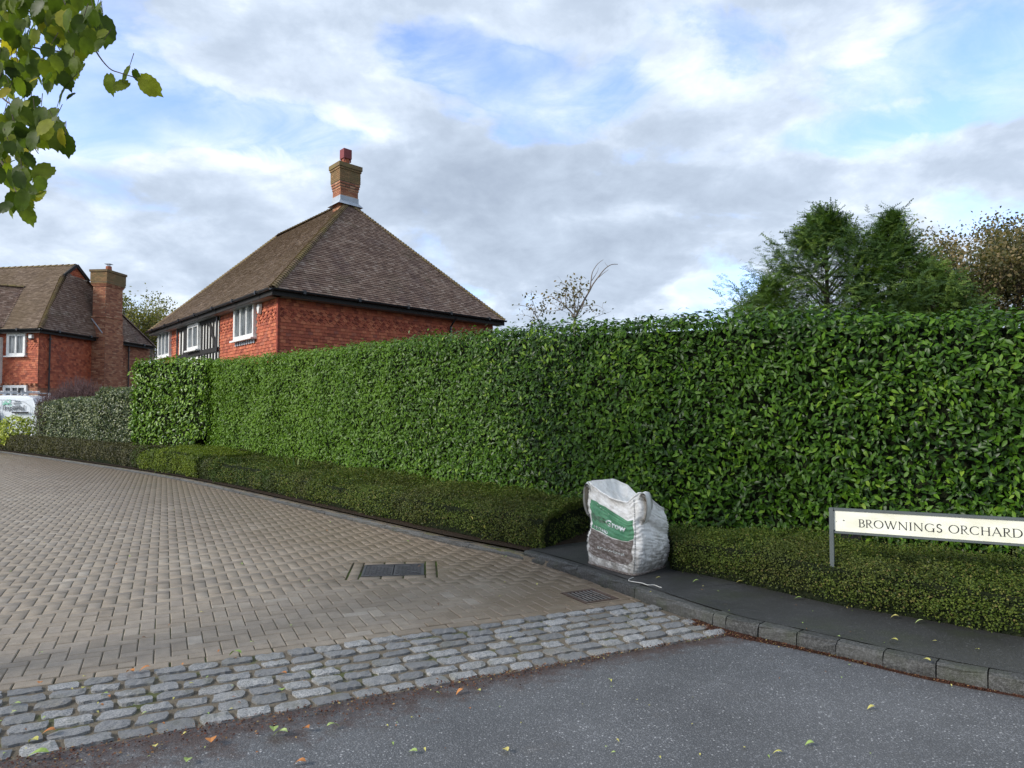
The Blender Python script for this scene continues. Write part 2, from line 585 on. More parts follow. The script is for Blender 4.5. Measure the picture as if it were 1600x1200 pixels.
def m_mortar(N, pos, rnd):
    c = N.ramp(N.noise(pos, 2.6, 6.0, .7), [(.36, (.13, .108, .080)), (.54, (.165, .14, .105)), (.61, (.10, .105, .045)), (.74, (.065, .090, .020))])
    c = N.mix(1.0, c, N.mapr(N.noise(pos, 150.0, 3.0, .8), .3, .7, .6, 1.4), 'MULTIPLY')
    return principled(N, c, .9, .25, bump=N.noise(pos, 70.0, 5.0, .75), bstr=1.0, bdist=.012)


mat('mortar', m_mortar)


def m_sett(N, pos, rnd):
    c = N.ramp(rnd, [(0, (.155, .150, .143)), (.3, (.235, .230, .222)), (.7, (.33, .325, .315)), (.92, (.42, .415, .40)), (1, (.22, .20, .175))])
    sp = N.noise(pos, 120.0, 4.0, .8)
    c = N.mix(N.mapr(sp, .40, .56, 0.1, 1.0), (.075, .082, .092), c)
    c = N.mix(N.mapr(N.noise(pos, 22.0, 3.0), .35, .65, 0.0, .45), c, (.16, .165, .17))
    c = N.mix(N.mapr(N.noise(pos, 5.0, 5.0, .7), .50, .72, 0.0, .6), c, (.11, .105, .065))
    return principled(N, c, .6, .4, bump=N.noise(pos, 60.0, 5.0, .7), bstr=.7, bdist=.006)


mat('granite_sett', m_sett)


def m_kerb(N, pos, rnd):
    c = N.ramp(rnd, [(0, (.020, .020, .018)), (.5, (.033, .033, .030)), (1, (.050, .050, .045))])
    c = N.mix(N.mapr(N.noise(pos, 60.0, 5.0, .85), .46, .62, 0.0, .55), c, (.15, .15, .145))
    c = N.mix(N.mapr(N.noise(pos, 3.0, 5.0, .7), .52, .72, 0.0, .65), c, (.035, .042, .016))
    return principled(N, c, .6, .45, bump=N.noise(pos, 40.0, 5.0, .75), bstr=.9, bdist=.008)


mat('kerb_granite', m_kerb)
mat('soil', lambda N, pos, rnd: principled(N, N.ramp(N.noise(pos, 12.0, 6.0, .75), [(.3, (.018, .012, .008)), (.7, (.055, .038, .024))]), .95, .15, bump=N.noise(pos, 30.0, 5.0), bstr=1, bdist=.04))
mat('lawn', lambda N, pos, rnd: principled(N, N.ramp(N.noise(pos, 6.0, 6.0, .75), [(.3, (.03, .05, .015)), (.7, (.07, .10, .03))]), .9, .2, bump=N.noise(pos, 80.0, 3.0), bstr=1, bdist=.03))
mat('litter', lambda N, pos, rnd: principled(N, N.ramp(rnd, [(0, (.035, .014, .009)), (.5, (.085, .030, .018)), (.8, (.12, .055, .028)), (.95, (.28, .16, .06)), (1, (.42, .36, .15))]), .8, .25))
mat('dirt_drift', lambda N, pos, rnd: principled(N, N.ramp(N.noise(pos, 45.0, 5.0, .8), [(.3, (.022, .013, .010)), (.6, (.065, .030, .020)), (.8, (.10, .06, .035))]), .95, .1, bump=N.noise(pos, 60.0, 5.0, .8), bstr=1, bdist=.015))


def m_rooftile(N, pos, rnd):
    c = N.ramp(rnd, [(0, (.125, .078, .058)), (.3, (.165, .106, .078)), (.6, (.20, .134, .100)), (.9, (.235, .168, .130)), (1, (.27, .205, .165))])
    c = N.mix(N.mapr(N.noise(pos, .75, 5.0, .65), .50, .68, 0.0, .68), c, (.090, .054, .050))
    c = N.mix(N.mapr(N.noise(pos, 1.1, 4.0, .6), .55, .75, 0.0, .35), c, (.085, .095, .045))
    c = N.mix(1.0, c, N.mapr(N.noise(pos, 25.0, 4.0, .7), .3, .7, .75, 1.25), 'MULTIPLY')
    return principled(N, c, .8, .3, bump=N.noise(pos, 60.0, 3.0), bstr=.4)


mat('roof_tile', m_rooftile)
mat('mossy_roof_tile', lambda N, pos, rnd: principled(N, N.mix(N.mapr(N.noise(pos, 2.0, 5.0, .7), .4, .6, .15, .85), N.ramp(rnd, [(0, (.10, .065, .045)), (1, (.20, .14, .10))]), (.20, .155, .065)), .9, .2))
mat('brown_roof_tile', lambda N, pos, rnd: principled(N, N.mix(1.0, N.mix(N.mapr(N.noise(pos, .6, 5.0, .65), .4, .65, 0.0, .6), N.ramp(rnd, [(0, (.12, .085, .060)), (.6, (.165, .118, .082)), (1, (.22, .165, .12))]), (.125, .088, .050)),
                                                              N.mapr(N.noise(pos, 25.0, 4.0, .7), .3, .7, .8, 1.2), 'MULTIPLY'), .85, .25, bump=N.noise(pos, 60.0, 3.0), bstr=.4))


def m_walltile(N, pos, rnd):
    c = N.ramp(rnd, [(0, (.24, .062, .036)), (.25, (.35, .090, .048)), (.6, (.44, .118, .058)), (.9, (.52, .17, .085)), (1, (.28, .09, .06))])
    c = N.mix(1.0, c, N.mapr(N.noise(pos, 18.0, 4.0, .7), .3, .7, .78, 1.2), 'MULTIPLY')
    c = N.mix(N.mapr(N.noise(pos, 1.2, 4.0, .6), .58, .75, 0.0, .35), c, (.17, .055, .035))
    return principled(N, c, .75, .3, bump=N.noise(pos, 50.0, 3.0), bstr=.3)


mat('wall_tile', m_walltile)
mat('dark_wall_tile', lambda N, pos, rnd: principled(N, N.ramp(rnd, [(0, (.16, .034, .022)), (1, (.30, .062, .034))]), .75, .3))
mat('brick', lambda N, pos, rnd: principled(N, N.mix(1.0, N.ramp(rnd, [(0, (.22, .085, .055)), (.4, (.33, .135, .080)), (.75, (.40, .18, .10)), (1, (.46, .26, .16))]),
                                                     N.mapr(N.noise(pos, 20.0, 4.0, .7), .3, .7, .8, 1.2), 'MULTIPLY'), .85, .2))
mat('weathered_brick', lambda N, pos, rnd: principled(N, N.mix(N.mapr(N.noise(pos, 2.5, 4.0, .6), .35, .6, .25, .8), N.ramp(rnd, [(0, (.20, .115, .06)), (1, (.36, .20, .10))]), (.155, .125, .062)), .9, .15))
mat('brick_mortar', lambda N, pos, rnd: principled(N, N.ramp(N.noise(pos, 10.0, 4.0), [(.3, (.16, .125, .09)), (.7, (.26, .21, .155))]), .95, .1))
mat('pale_stone', lambda N, pos, rnd: principled(N, N.ramp(N.noise(pos, 10.0, 4.0), [(.3, (.42, .38, .33)), (.7, (.60, .56, .50))]), .85, .2))


def plain(name, c, rough=.5, spec=.5, var=.12, **kw):
    def fn(N, pos, rnd):
        v = N.mapr(N.noise(pos, 7.0, 5.0, .65), .3, .7, 1 - var, 1 + var)
        return principled(N, N.mix(1.0, c, v, 'MULTIPLY'), rough, spec, **kw)
    return mat(name, fn)


plain('white_frame', (.74, .74, .72), .4)
plain('white_render', (.68, .67, .63), .85, .2)
plain('black_timber', (.022, .020, .019), .7, .3)
plain('black_gutter', (.020, .022, .026), .35, .5)
plain('soffit_grey', (.22, .23, .24), .6, .3)
plain('lead', (.38, .42, .47), .5, .4)
plain('terracotta', (.30, .10, .055), .8, .2)
plain('red_cowl', (.20, .045, .045), .6, .3)
plain('steel', (.45, .46, .48), .3, .5, Metallic=.8)
plain('grey_post', (.085, .10, .10), .45, .5)
plain('rust_stain', (.12, .05, .03), .8, .2)
plain('black_rubber', (.015, .015, .016), .8, .2)
plain('van_white', (.66, .70, .74), .22, .6, .03)
plain('van_trim', (.02, .021, .023), .5, .4)
plain('print_dark', (.06, .075, .09), .5, .4, .05)
plain('logo_green', (.14, .42, .30), .5, .4, .05)
plain('cast_iron', (.055, .052, .055), .5, .5, .4)
plain('rusty_iron', (.085, .058, .045), .7, .3, .4)
plain('worn_iron', (.17, .16, .15), .5, .5, .3)
plain('dark_pit', (.008, .008, .008), .9, .1)
plain('letter_black', (.018, .018, .020), .5, .4)
plain('cord_white', (.55, .54, .50), .7, .2)
mat('window_glass', lambda N, pos, rnd: principled(N, (.035, .042, .048), .08, .8))
mat('curtain_glass', lambda N, pos, rnd: principled(N, N.ramp(N.noise(N.vmath('MULTIPLY', pos, (6, 6, .6)), 3.0, 2.0), [(.4, (.05, .06, .065)), (.62, (.22, .24, .25))]), .1, .7))


def m_plate(N, pos, rnd):
    c = N.ramp(N.noise(N.vmath('MULTIPLY', pos, (1, 1, 2.2)), 5.0, 5.0, .6), [(.3, (.66, .65, .51)), (.6, (.77, .77, .66))])
    c = N.mix(N.mapr(N.noise(N.vmath('MULTIPLY', pos, (9, 9, 1.6)), 3.0, 5.0, .7), .60, .80, 0.0, .45), c, (.42, .40, .31))
    return principled(N, c, .35, .5)


mat('sign_plate', m_plate)


def m_bag(N, pos, rnd):
    sx = N.n('ShaderNodeSeparateXYZ', ins={0: pos})
    c = N.ramp(N.noise(pos, 9.0, 5.0, .65), [(.25, (.56, .53, .48)), (.5, (.79, .77, .72)), (.75, (.87, .86, .83))])
    dirt = N.math('ADD', N.mapr(sx.outputs[2], .12, .42, .5, -.12), N.mapr(N.noise(pos, 14.0, 6.0, .75), .35, .7, -.35, .45))
    c = N.mix(N.mapr(dirt, 0.0, .6, 0.0, .8), c, (.12, .105, .085))
    wv = N.noise(N.vmath('MULTIPLY', pos, (1, 1, 5)), 60.0, 2.0)
    c = N.mix(N.mapr(wv, .58, .72, 0.0, .22), c, (.30, .30, .29))
    return principled(N, c, .5, .4, bump=N.noise(N.vmath('MULTIPLY', pos, (1, 1, 2.5)), 26.0, 7.0, .75), bstr=.45, bdist=.012)


mat('woven_white', m_bag)
mat('woven_inside', lambda N, pos, rnd: principled(N, N.ramp(N.noise(pos, 25.0, 5.0), [(.3, (.26, .21, .15)), (.7, (.50, .43, .33))]), .8, .2))
mat('bag_green', lambda N, pos, rnd: principled(N, N.mix(N.mapr(N.noise(pos, 26.0, 6.0, .75), .56, .70, 0.0, .75), N.ramp(N.noise(pos, 8.0, 5.0), [(.3, (.050, .185, .090)), (.7, (.11, .30, .155))]), (.09, .10, .08)), .5, .4,
                                                bump=N.noise(pos, 30.0, 5.0, .7), bstr=.5, bdist=.015))
mat('bag_brown', lambda N, pos, rnd: principled(N, N.ramp(N.noise(N.vmath('MULTIPLY', pos, (1, 1, 3)), 22.0, 6.0, .75), [(.30, (.075, .058, .048)), (.50, (.16, .13, .112)), (.66, (.40, .37, .35))]), .6, .3,
                                                bump=N.noise(pos, 30.0, 5.0, .7), bstr=.5, bdist=.015))
mat('bag_white_print', lambda N, pos, rnd: principled(N, N.ramp(N.noise(pos, 40.0, 5.0, .75), [(.42, (.30, .34, .30)), (.55, (.80, .82, .80))]), .5, .4))
mat('bag_faded_print', lambda N, pos, rnd: principled(N, N.ramp(N.noise(pos, 50.0, 5.0, .75), [(.42, (.06, .13, .075)), (.6, (.11, .17, .11))]), .6, .3))
# ================================================================== GROUND
kerb_px = [(0, 707), (130, 726), (260, 747), (380, 773), (500, 802), (600, 826), (700, 850), (790, 868), (870, 890), (935, 913), (1000, 938), (1070, 964), (1150, 990), (1220, 1006), (1300, 1025), (1375, 1043), (1450, 1060), (1600, 1090)]
kp = [ground(x, y, 0) for x, y in kerb_px]
kp = [kp[0] + (kp[0] - kp[1]) * 1.6] + kp
kp = kp + [Vector((3.75, 3.30, 0)), Vector((5.2, 2.45, 0)), Vector((8.5, 1.0, 0))]
KERB = smooth_path(kp, 10)                        # base of the kerb face, from far left to right
KN = np.array([(p.x, p.y) for p in KERB])
Kd = np.concatenate([[0], np.cumsum(np.linalg.norm(np.diff(KN, axis=0), axis=1))])


def kerb_at(s, off=0.0):
    """point on the kerb line at run length s, moved `off` metres away from the road"""
    x, y = np.interp(s, Kd, KN[:, 0]), np.interp(s, Kd, KN[:, 1])
    e = 0.15
    dx = np.interp(s + e, Kd, KN[:, 0]) - np.interp(s - e, Kd, KN[:, 0])
    dy = np.interp(s + e, Kd, KN[:, 1]) - np.interp(s - e, Kd, KN[:, 1])
    l = math.hypot(dx, dy) or 1
    return Vector((x - dy / l * off, y + dx / l * off, 0)), Vector((dx / l, dy / l, 0))


def kerb_side(x, y):
    """signed distance-like value: > 0 on the road side"""
    i = int(np.argmin((KN[:, 0] - x) ** 2 + (KN[:, 1] - y) ** 2))
    j0, j1 = max(i - 1, 0), min(i + 1, len(KN) - 1)
    t = KN[j1] - KN[j0]
    t = t / np.linalg.norm(t)
    d = np.array([x, y]) - KN[i]
    return -(t[0] * d[1] - t[1] * d[0])


def s_of_px(px):
    best = min(range(len(KERB)), key=lambda i: abs(project(KERB[i])[0] - px))
    return Kd[best]


def sheet(name, pts, z, m, label=None, kind='structure', sub=None):
    b = MB()
    b.add([(p[0], p[1], z) for p in pts], [tuple(range(len(pts)))], r=.5)
    o = b.build(name, m)
    o['kind'] = kind
    if label:
        o['label'] = label
    return o


R_ = 2500
sheet('ground', [(-R_, -R_), (R_, -R_), (R_, R_), (-R_, R_)], -0.60, MATS['lawn'], 'grassy ground running out beyond the houses and hedges')

# sett strip frame: origin at its upper right, a along the strip, n away from the tarmac
SA = math.radians(25.8)
SO = ground(1000, 940, 0)
a_ = Vector((math.cos(SA), math.sin(SA), 0))
n_ = Vector((-math.sin(SA), math.cos(SA), 0))
STRIP_W, ROWS = 1.0, 7


def sa(u, v, z=0.0):
    p = SO + a_ * u + n_ * v
    return Vector((p.x, p.y, z))


tar = sheet('tarmac_road', [sa(-40, -STRIP_W), sa(14, -STRIP_W), sa(14, -30), sa(-40, -30)], 0.0, MATS['tarmac'], 'grey speckled tarmac road in front of the cobble strip')
# bedding of the strip and of the block paving
strip = sheet('cobble_strip', [sa(-14, -STRIP_W), sa(2.2, -STRIP_W), sa(2.2, 0.005), sa(-14, 0.005)], -0.006, MATS['mortar'], 'strip of grey granite setts crossing between tarmac and brick paving')
b = MB()
b.add([sa(-14, -STRIP_W, -.006), sa(2.2, -STRIP_W, -.006), sa(2.2, -STRIP_W, -.09), sa(-14, -STRIP_W, -.09)], [(0, 1, 2, 3)])

# soil behind the kerb, everything beyond the road
pts = [kerb_at(s, .06)[0] for s in np.linspace(0, Kd[-1], 90)]
pts = [Vector((-60, 58, 0))] + pts + [Vector((60, -10, 0)), Vector((60, 90, 0)), Vector((-60, 90, 0))]
sheet('soil_bed', pts, 0.085, MATS['soil'], 'dark soil under the hedges and beyond')

s_bag = s_of_px(812)
fw = [kerb_at(s, .10)[0] for s in np.linspace(s_bag, Kd[-1], 60)]
fw += [kerb_at(s, 2.3)[0] for s in np.linspace(Kd[-1], s_bag + .1, 60)]
sheet('footway', fw, 0.10, MATS['footway_tarmac'], 'dark damp tarmac footway between kerb and low hedge')

# ---- kerb stones
kerb = MB()
for s0, s1 in zip(np.linspace(0, Kd[-1] - .01, 60)[:-1], np.linspace(0, Kd[-1] - .01, 60)[1:]):
    p, q = kerb_at(s0, .015)[0], kerb_at(s1, .015)[0]
    p2, q2 = kerb_at(s0, .11)[0], kerb_at(s1, .11)[0]
    kerb.add([(p.x, p.y, -.05), (q.x, q.y, -.05), (q.x, q.y, .055), (p.x, p.y, .055), (q2.x, q2.y, .055), (p2.x, p2.y, .055)], [(0, 1, 2, 3), (3, 2, 4, 5)], r=.1)
kerb_o = kerb.build('kerb', MATS['mortar'], kind='structure')
kerb_o['label'] = 'row of dark granite kerb stones edging the footway'


def kerb_stone(s0, s1, h, w=.115):
    """one curved-to-fit stone with a chamfered, uneven front arris"""
    n = max(2, int((s1 - s0) / .12))
    c = kerb_at((s0 + s1) / 2, 0)[0]
    prof = [(-.0, -.06), (-.004, h * .35), (.002, h - .022), (.008, h - .008), (.022, h), (w * .6, h + .001), (w, h - .002), (w, -.06)]
    vs, fs = [], []
    m_ = len(prof)
    for i in range(n + 1):
        s = s0 + (s1 - s0) * i / n
        for j, (o, z) in enumerate(prof):
            jo = random.uniform(-.007, .007) if 0 < j < 5 else 0
            jz = random.uniform(-.005, .003) if 1 < j < 7 else 0
            p = kerb_at(s, o + jo)[0]
            vs.append((p.x - c.x, p.y - c.y, z + jz))
    for i in range(n):
        for j in range(m_ - 1):
            fs.append((i * m_ + j, (i + 1) * m_ + j, (i + 1) * m_ + j + 1, i * m_ + j + 1))
    fs.append(tuple(range(m_)))
    fs.append(tuple(n * m_ + j for j in range(m_))[::-1])
    b = MB()
    b.add(vs, fs, r=.5)
    me = b.mesh('kerb_stone', MATS['kerb_granite'])
    return child_at('kerb_stone', me, kerb_o, Matrix.Translation(c))


s = 0.05
s_j = s_of_px(1133)
s_low = s_of_px(800)
while s < Kd[-1] - 1.5:
    if s < s_low:
        L, h = .91, .055
    elif s < s_j - .2:
        L, h = .91, .095
    else:
        L, h = random.uniform(.25, .29), .098
    if s < s_j < s + L:
        L = s_j - s
    if s < s_low:
        h = .055
    kerb_stone(s, s + L - .007, h)
    s += L

# ---- setts
def sett_mesh(l, w, seed):
    rd = random.Random(seed)
    nx, ny = 6, 4
    vs, fs = [], []
    shx, tz, ty_ = rd.uniform(-.014, .008), rd.uniform(-.002, .002), rd.uniform(-.002, .002)
    for j in range(ny):
        for i in range(nx):
            u, v = i / (nx - 1) * 2 - 1, j / (ny - 1) * 2 - 1
            edge = max(abs(u), abs(v))
            x = u * l / 2 * (1 - .05 * v * v) + rd.uniform(-.007, .007)
            y = v * w / 2 * (1 - .06 * u * u) + rd.uniform(-.006, .006)
            z = .012 * (1 - .35 * edge ** 6) + rd.uniform(-.004, .003) + tz * u + ty_ * v
            if abs(u) == 1 and abs(v) == 1:
                x *= rd.uniform(.90, 1.02)
                y *= rd.uniform(.85, 1.0)
            x += shx * v
            vs.append((x, y, z))
    for j in range(ny - 1):
        for i in range(nx - 1):
            k = j * nx + i
            fs.append((k, k + 1, k + nx + 1, k + nx))
    ring = [i for i in range(nx)] + [j * nx + nx - 1 for j in range(1, ny)] + [(ny - 1) * nx + i for i in range(nx - 2, -1, -1)] + [j * nx for j in range(ny - 2, 0, -1)]
    b0 = len(vs)
    for i in ring:
        x, y, z = vs[i]
        vs.append((x * 1.03, y * 1.05, -.04))
    for k in range(len(ring)):
        k2 = (k + 1) % len(ring)
        fs.append((ring[k2], ring[k], b0 + k, b0 + k2))
    b = MB()
    b.add(vs, fs, r=rd.random())
    return b.mesh('sett', MATS['granite_sett'], smooth=False)


sett_var = [sett_mesh(1, 1, 100 + i) for i in range(1)]
sett_var = [sett_mesh(.173, .104, 100 + i) for i in range(14)]
ns = 0
for row in range(ROWS):
    v = -(row + .5) * STRIP_W / ROWS
    u = -6.3 + random.uniform(0, .19)
    while True:
        l = random.uniform(.80, 1.12)
        step = .173 * l + .026
        c = sa(u + step / 2, v + random.uniform(-.004, .004))
        if kerb_side(c.x, c.y) < .07:
            if l < .5:
                break
            l = .42
            step = .176 * l + .022
            c = sa(u + step / 2, v)
            if kerb_side(c.x, c.y) < .035:
                break
        px, py = project(c)
        if px > -620:
            o = child_at('sett', random.choice(sett_var), strip,
                         Matrix.Translation((c.x, c.y, random.uniform(-.006, .003))) @ Matrix.Rotation(SA + random.uniform(-.035, .035), 4, 'Z') @ Matrix.Rotation(random.uniform(-.03, .03), 4, 'X') @ Matrix.Diagonal((l, random.uniform(.80, 1.08) * (1.1 if row == ROWS - 1 else 1), 1, 1)))
            ns += 1
        u += step
print('setts', ns)

# ---- herringbone paving
def clip_half(poly, px, py, nx, ny):
    """keeps the side where (p - P).n >= 0"""
    out = []
    for i in range(len(poly)):
        a, c = poly[i], poly[(i + 1) % len(poly)]
        da = (a[0] - px) * nx + (a[1] - py) * ny
        dc = (c[0] - px) * nx + (c[1] - py) * ny
        if da >= 0:
            out.append(a)
        if (da >= 0) != (dc >= 0):
            t = da / (da - dc)
            out.append((a[0] + (c[0] - a[0]) * t, a[1] + (c[1] - a[1]) * t))
    return out


def area(p):
    return abs(sum(p[i][0] * p[(i + 1) % len(p)][1] - p[(i + 1) % len(p)][0] * p[i][1] for i in range(len(p)))) / 2


def subtract(poly, rect):
    """poly minus convex ccw rect, as convex pieces"""
    res = []
    rest = poly
    for i in range(len(rect)):
        p, q = rect[i], rect[(i + 1) % len(rect)]
        nx, ny = (q[1] - p[1]), -(q[0] - p[0])          # outward for ccw
        o_ = clip_half(rest, p[0], p[1], nx, ny)
        if len(o_) > 2 and area(o_) > 1e-7:
            res.append(o_)
        rest = clip_half(rest, p[0], p[1], -nx, -ny)
        if len(rest) < 3 or area(rest) < 1e-7:
            return res, 0
    return res, area(rest)


def rect_at(c, ang, w, h):
    ca, s_ = math.cos(ang), math.sin(ang)
    return [(c[0] + ca * x - s_ * y, c[1] + s_ * x + ca * y) for x, y in ((-w / 2, -h / 2), (w / 2, -h / 2), (w / 2, h / 2), (-w / 2, h / 2))]


# inspection cover and gully
cov_c = ground(615, 890, 0)
COV_A = math.radians(7)
COVW, COVD = .60, .52
g_s = s_of_px(930)
gc, gt = ground(921, 930.5, 0), kerb_at(g_s, 0)[1]
GUL_A = math.atan2(gt.y, gt.x)
GW, GD = .38, .33
HA = math.radians(25.8)
J = .0048
pb = MB()
sheet_poly = [tuple(sa(-40, 0.008)[:2]), tuple(sa(3, 0.008)[:2]), tuple(sa(3, 60)[:2]), tuple(sa(-40, 60)[:2])]
pit_rect = rect_at(gc, GUL_A, GW - .01, GD - .01)
for pc in subtract(sheet_poly, pit_rect)[0]:
    pb.add([(x, y, -.011) for x, y in pc], [tuple(range(len(pc)))], r=.5)
paving = pb.build('block_paving', MATS['joint_moss'], kind='structure')
paving['label'] = 'brick paved road laid in herringbone, damp and brown along the kerb'
blocks = []          # (poly, full, centre, angle)
cut_rects = [rect_at(cov_c, COV_A, COVW + .27, COVD + .27), rect_at(gc, GUL_A, GW + .03, GD + .03)]
ha, hb = Vector((math.cos(HA), math.sin(HA))), Vector((-math.sin(HA), math.cos(HA)))
H0 = Vector((SO.x, SO.y)) + hb * .113
q = .1
full_list, cut_list = [], []
KNr = KN[::2]
for i in range(-330, 80):
    for j in range(-2, 420):
        md = (i - j) % 4
        if md == 0:
            w, h = 2, 1
        elif md == 3:
            w, h = 1, 2
        else:
            continue
        cxu, cyu = (i + w / 2) * q, (j + h / 2) * q
        c = H0 + ha * cxu + hb * cyu
        if c.y > 32 or c.x < -.76 * c.y - 3.6 or c.x > 2.2 or c.y < 2.4:
            continue
        ks = kerb_side(c.x, c.y)
        if ks < -.08:
            continue
        low = cyu - h * q / 2 < 0
        if cyu + h * q / 2 <= 0.02:
            continue
        hw, hh = w * q / 2 - J / 2, h * q / 2 - J / 2
        if not low and all((c.x - (r[0][0] + r[2][0]) / 2) ** 2 + (c.y - (r[0][1] + r[2][1]) / 2) ** 2 > .7 for r in cut_rects):
            full_list.append((c.x, c.y, 0 if w == 2 else 1))
            continue
        poly = [tuple(c + ha * x + hb * y) for x, y in ((-hw, -hh), (hw, -hh), (hw, hh), (-hw, hh))]
        if low:
            poly = clip_half(poly, H0.x + hb.x * J, H0.y + hb.y * J, hb.x, hb.y)
            if len(poly) < 3:
                continue
        pieces = [poly]
        touched = low
        for r in cut_rects:
            nxt = []
            for pc in pieces:
                rs, inside = subtract(pc, r)
                if inside > 1e-6:
                    touched = True
                    nxt += rs
                else:
                    nxt.append(pc)
            pieces = nxt
        if not touched:
            full_list.append((c.x, c.y, 0 if w == 2 else 1))
        else:
            cut_list += [p for p in pieces if len(p) > 2 and area(p) > 2.5e-4]

# stretcher course beside the setts
st = []
u = -9.0
while u < 1.0:
    c = sa(u + .1, .058)
    if kerb_side(c.x, c.y) > -.05:
        st.append((c.x, c.y, 2))
    u += .2 + random.uniform(.002, .006)
# courses round the cover
def surround(c, ang, w, d, k):
    out = []
    ca, s_ = math.cos(ang), math.sin(ang)
    def P_(x, y):
        return (c[0] + ca * x - s_ * y, c[1] + s_ * x + ca * y)
    n = int(round(w / .2))
    for i in range(n):
        for sy in (-1, 1):
            x = -w / 2 + (i + .5) * w / n
            out.append((*P_(x, sy * (d / 2 + .0535)), 3 + k))
    n = int(round((d + .2) / .2))
    for i in range(n):
        for sx in (-1, 1):
            y = -(d + .2) / 2 + (i + .5) * (d + .2) / n
            out.append((*P_(sx * (w / 2 + .0535), y), 4 + k))
    return out
sur = surround(cov_c, COV_A, COVW + .03, COVD + .03, 0)
angs = {0: HA, 1: HA + math.pi / 2, 2: SA, 3: COV_A, 4: COV_A + math.pi / 2}
allb = full_list + st + sur
print('blocks', len(allb), 'cut', len(cut_list))


def block_template(w=.2, h=.1, ch=.006):
    x, y = w / 2 - J / 2, h / 2 - J / 2
    vs = [(-x, -y, -.03), (x, -y, -.03), (x, y, -.03), (-x, y, -.03), (-x, -y, -.005), (x, -y, -.005), (x, y, -.005), (-x, y, -.005),
          (-x + ch, -y + ch, 0), (x - ch, -y + ch, 0), (x - ch, y - ch, 0), (-x + ch, y - ch, 0)]
    fs = []
    for k in range(4):
        k2 = (k + 1) % 4
        fs += [(k, k2, 4 + k2, 4 + k), (4 + k, 4 + k2, 8 + k2, 8 + k)]
    fs.append((8, 9, 10, 11))
    return vs, fs


bt_v, bt_f = block_template()
AB_ = np.array([(x, y) for x, y, k in allb])
pxs, pys = project_np(np.concatenate([AB_, np.zeros((len(AB_), 1))], 1))
dist = np.hypot(AB_[:, 0], AB_[:, 1])
inview = (pxs > -20) & (pxs < 1620) & (pys < 1215)
order = sorted(range(len(allb)), key=lambda i: (not inview[i], dist[i]))
near = set(order[:300])
mb_ = MB()
mb_.add(bt_v, bt_f, r=0)
bmesh_shared = mb_.mesh('block', MATS['paving_block'])
for i in near:
    x, y, k = allb[i]
    child_at('block', bmesh_shared, paving, Matrix.Translation((x, y, random.uniform(-.0022, .0022))) @ Matrix.Rotation(angs[k] + random.uniform(-.012, .012), 4, 'Z') @ Matrix.Rotation(random.uniform(-.007, .007), 4, 'X') @ Matrix.Rotation(random.uniform(-.005, .005), 4, 'Y'))
rest = [i for i in range(len(allb)) if i not in near]
P = np.array([(allb[i][0], allb[i][1], 0) for i in rest])
P[:, 2] = RNG.uniform(-.0022, .0022, len(P))
th = np.array([angs[allb[i][2]] for i in rest]) + RNG.uniform(-.012, .012, len(P))
nz = np.stack([RNG.uniform(-.007, .007, len(P)), RNG.uniform(-.007, .007, len(P)), np.ones(len(P))], 1)
dy = np.stack([-np.sin(th), np.cos(th), np.zeros(len(P))], 1)
me = scatter_mesh('paving_blocks', bt_v, bt_f, P, frames(nz, dy), np.ones(len(P)), RNG.random(len(P)), MATS['paving_block'])
link('paving_blocks', me, paving, kind='stuff')
b = MB()
for p in cut_list:
    n = len(p)
    cxm, cym = sum(x for x, y in p) / n, sum(y for x, y in p) / n
    ins = [(cxm + (x - cxm) * .94, cym + (y - cym) * .94) for x, y in p]
    vs = [(x, y, -.03) for x, y in p] + [(x, y, -.004) for x, y in p] + [(x, y, random.uniform(-.001, .001)) for x, y in ins]
    fs = []
    for k in range(n):
        k2 = (k + 1) % n
        fs += [(k, k2, n + k2, n + k), (n + k, n + k2, 2 * n + k2, 2 * n + k)]
    fs.append(tuple(2 * n + k for k in range(n)))
    b.add(vs, fs)
b.build('cut_blocks', MATS['paving_block'], paving, kind='stuff')

# ---- inspection cover
cov_o = empty('inspection_cover', (cov_c.x, cov_c.y, 0))
tag(cov_o, 'rectangular cast iron inspection cover set in the herringbone paving', 'manhole cover')
ca, s_ = math.cos(COV_A), math.sin(COV_A)
CX, CY = Vector((ca, s_, 0)), Vector((-s_, ca, 0))
b = MB()
for sx, w, d in ((0, COVW, .028), ):
    for sg in (-1, 1):
        b.box(cov_c + CY * sg * (COVD / 2 - .011) + Vector((0, 0, -.014)), (COVW, .022, .03), COV_A)
        b.box(cov_c + CX * sg * (COVW / 2 - .011) + Vector((0, 0, -.014)), (.022, COVD - .045, .03), COV_A)
b.build('frame', MATS['cast_iron'], cov_o)
for sg in (-1, 1):
    b = MB()
    cc = cov_c + CX * sg * (COVW / 4 - .006)
    b.box(cc + Vector((0, 0, -.016)), (COVW / 2 - .022, COVD - .055, .024), COV_A)
    nx, ny = 7, 11
    for i in range(nx):
        for j in range(ny):
            if (i * 7 + j * 3) % 11 == 0:
                continue
            p = cc + CX * ((i + .5) / nx - .5) * (COVW / 2 - .05) + CY * ((j + .5) / ny - .5) * (COVD - .09)
            b.box(p + Vector((0, 0, -.0015)), (.022, .03, .007), COV_A + (.0 if (i + j) % 2 else math.pi / 2))
    for j in (-1, 1):
        p = cc + CY * j * (COVD * .30) + CX * sg * .06
        b.box(p + Vector((0, 0, .0005)), (.05, .03, .010), COV_A)
    b.build('cover_plate', MATS['cast_iron'], cov_o)
# pit sheet
b = MB()
b.add([cov_c + CX * (x * COVW / 2) + CY * (y * COVD / 2) + Vector((0, 0, -.0095)) for x, y in ((-1, -1), (1, -1), (1, 1), (-1, 1))], [(0, 1, 2, 3)])
b.build('pit', MATS['dark_pit'], cov_o)

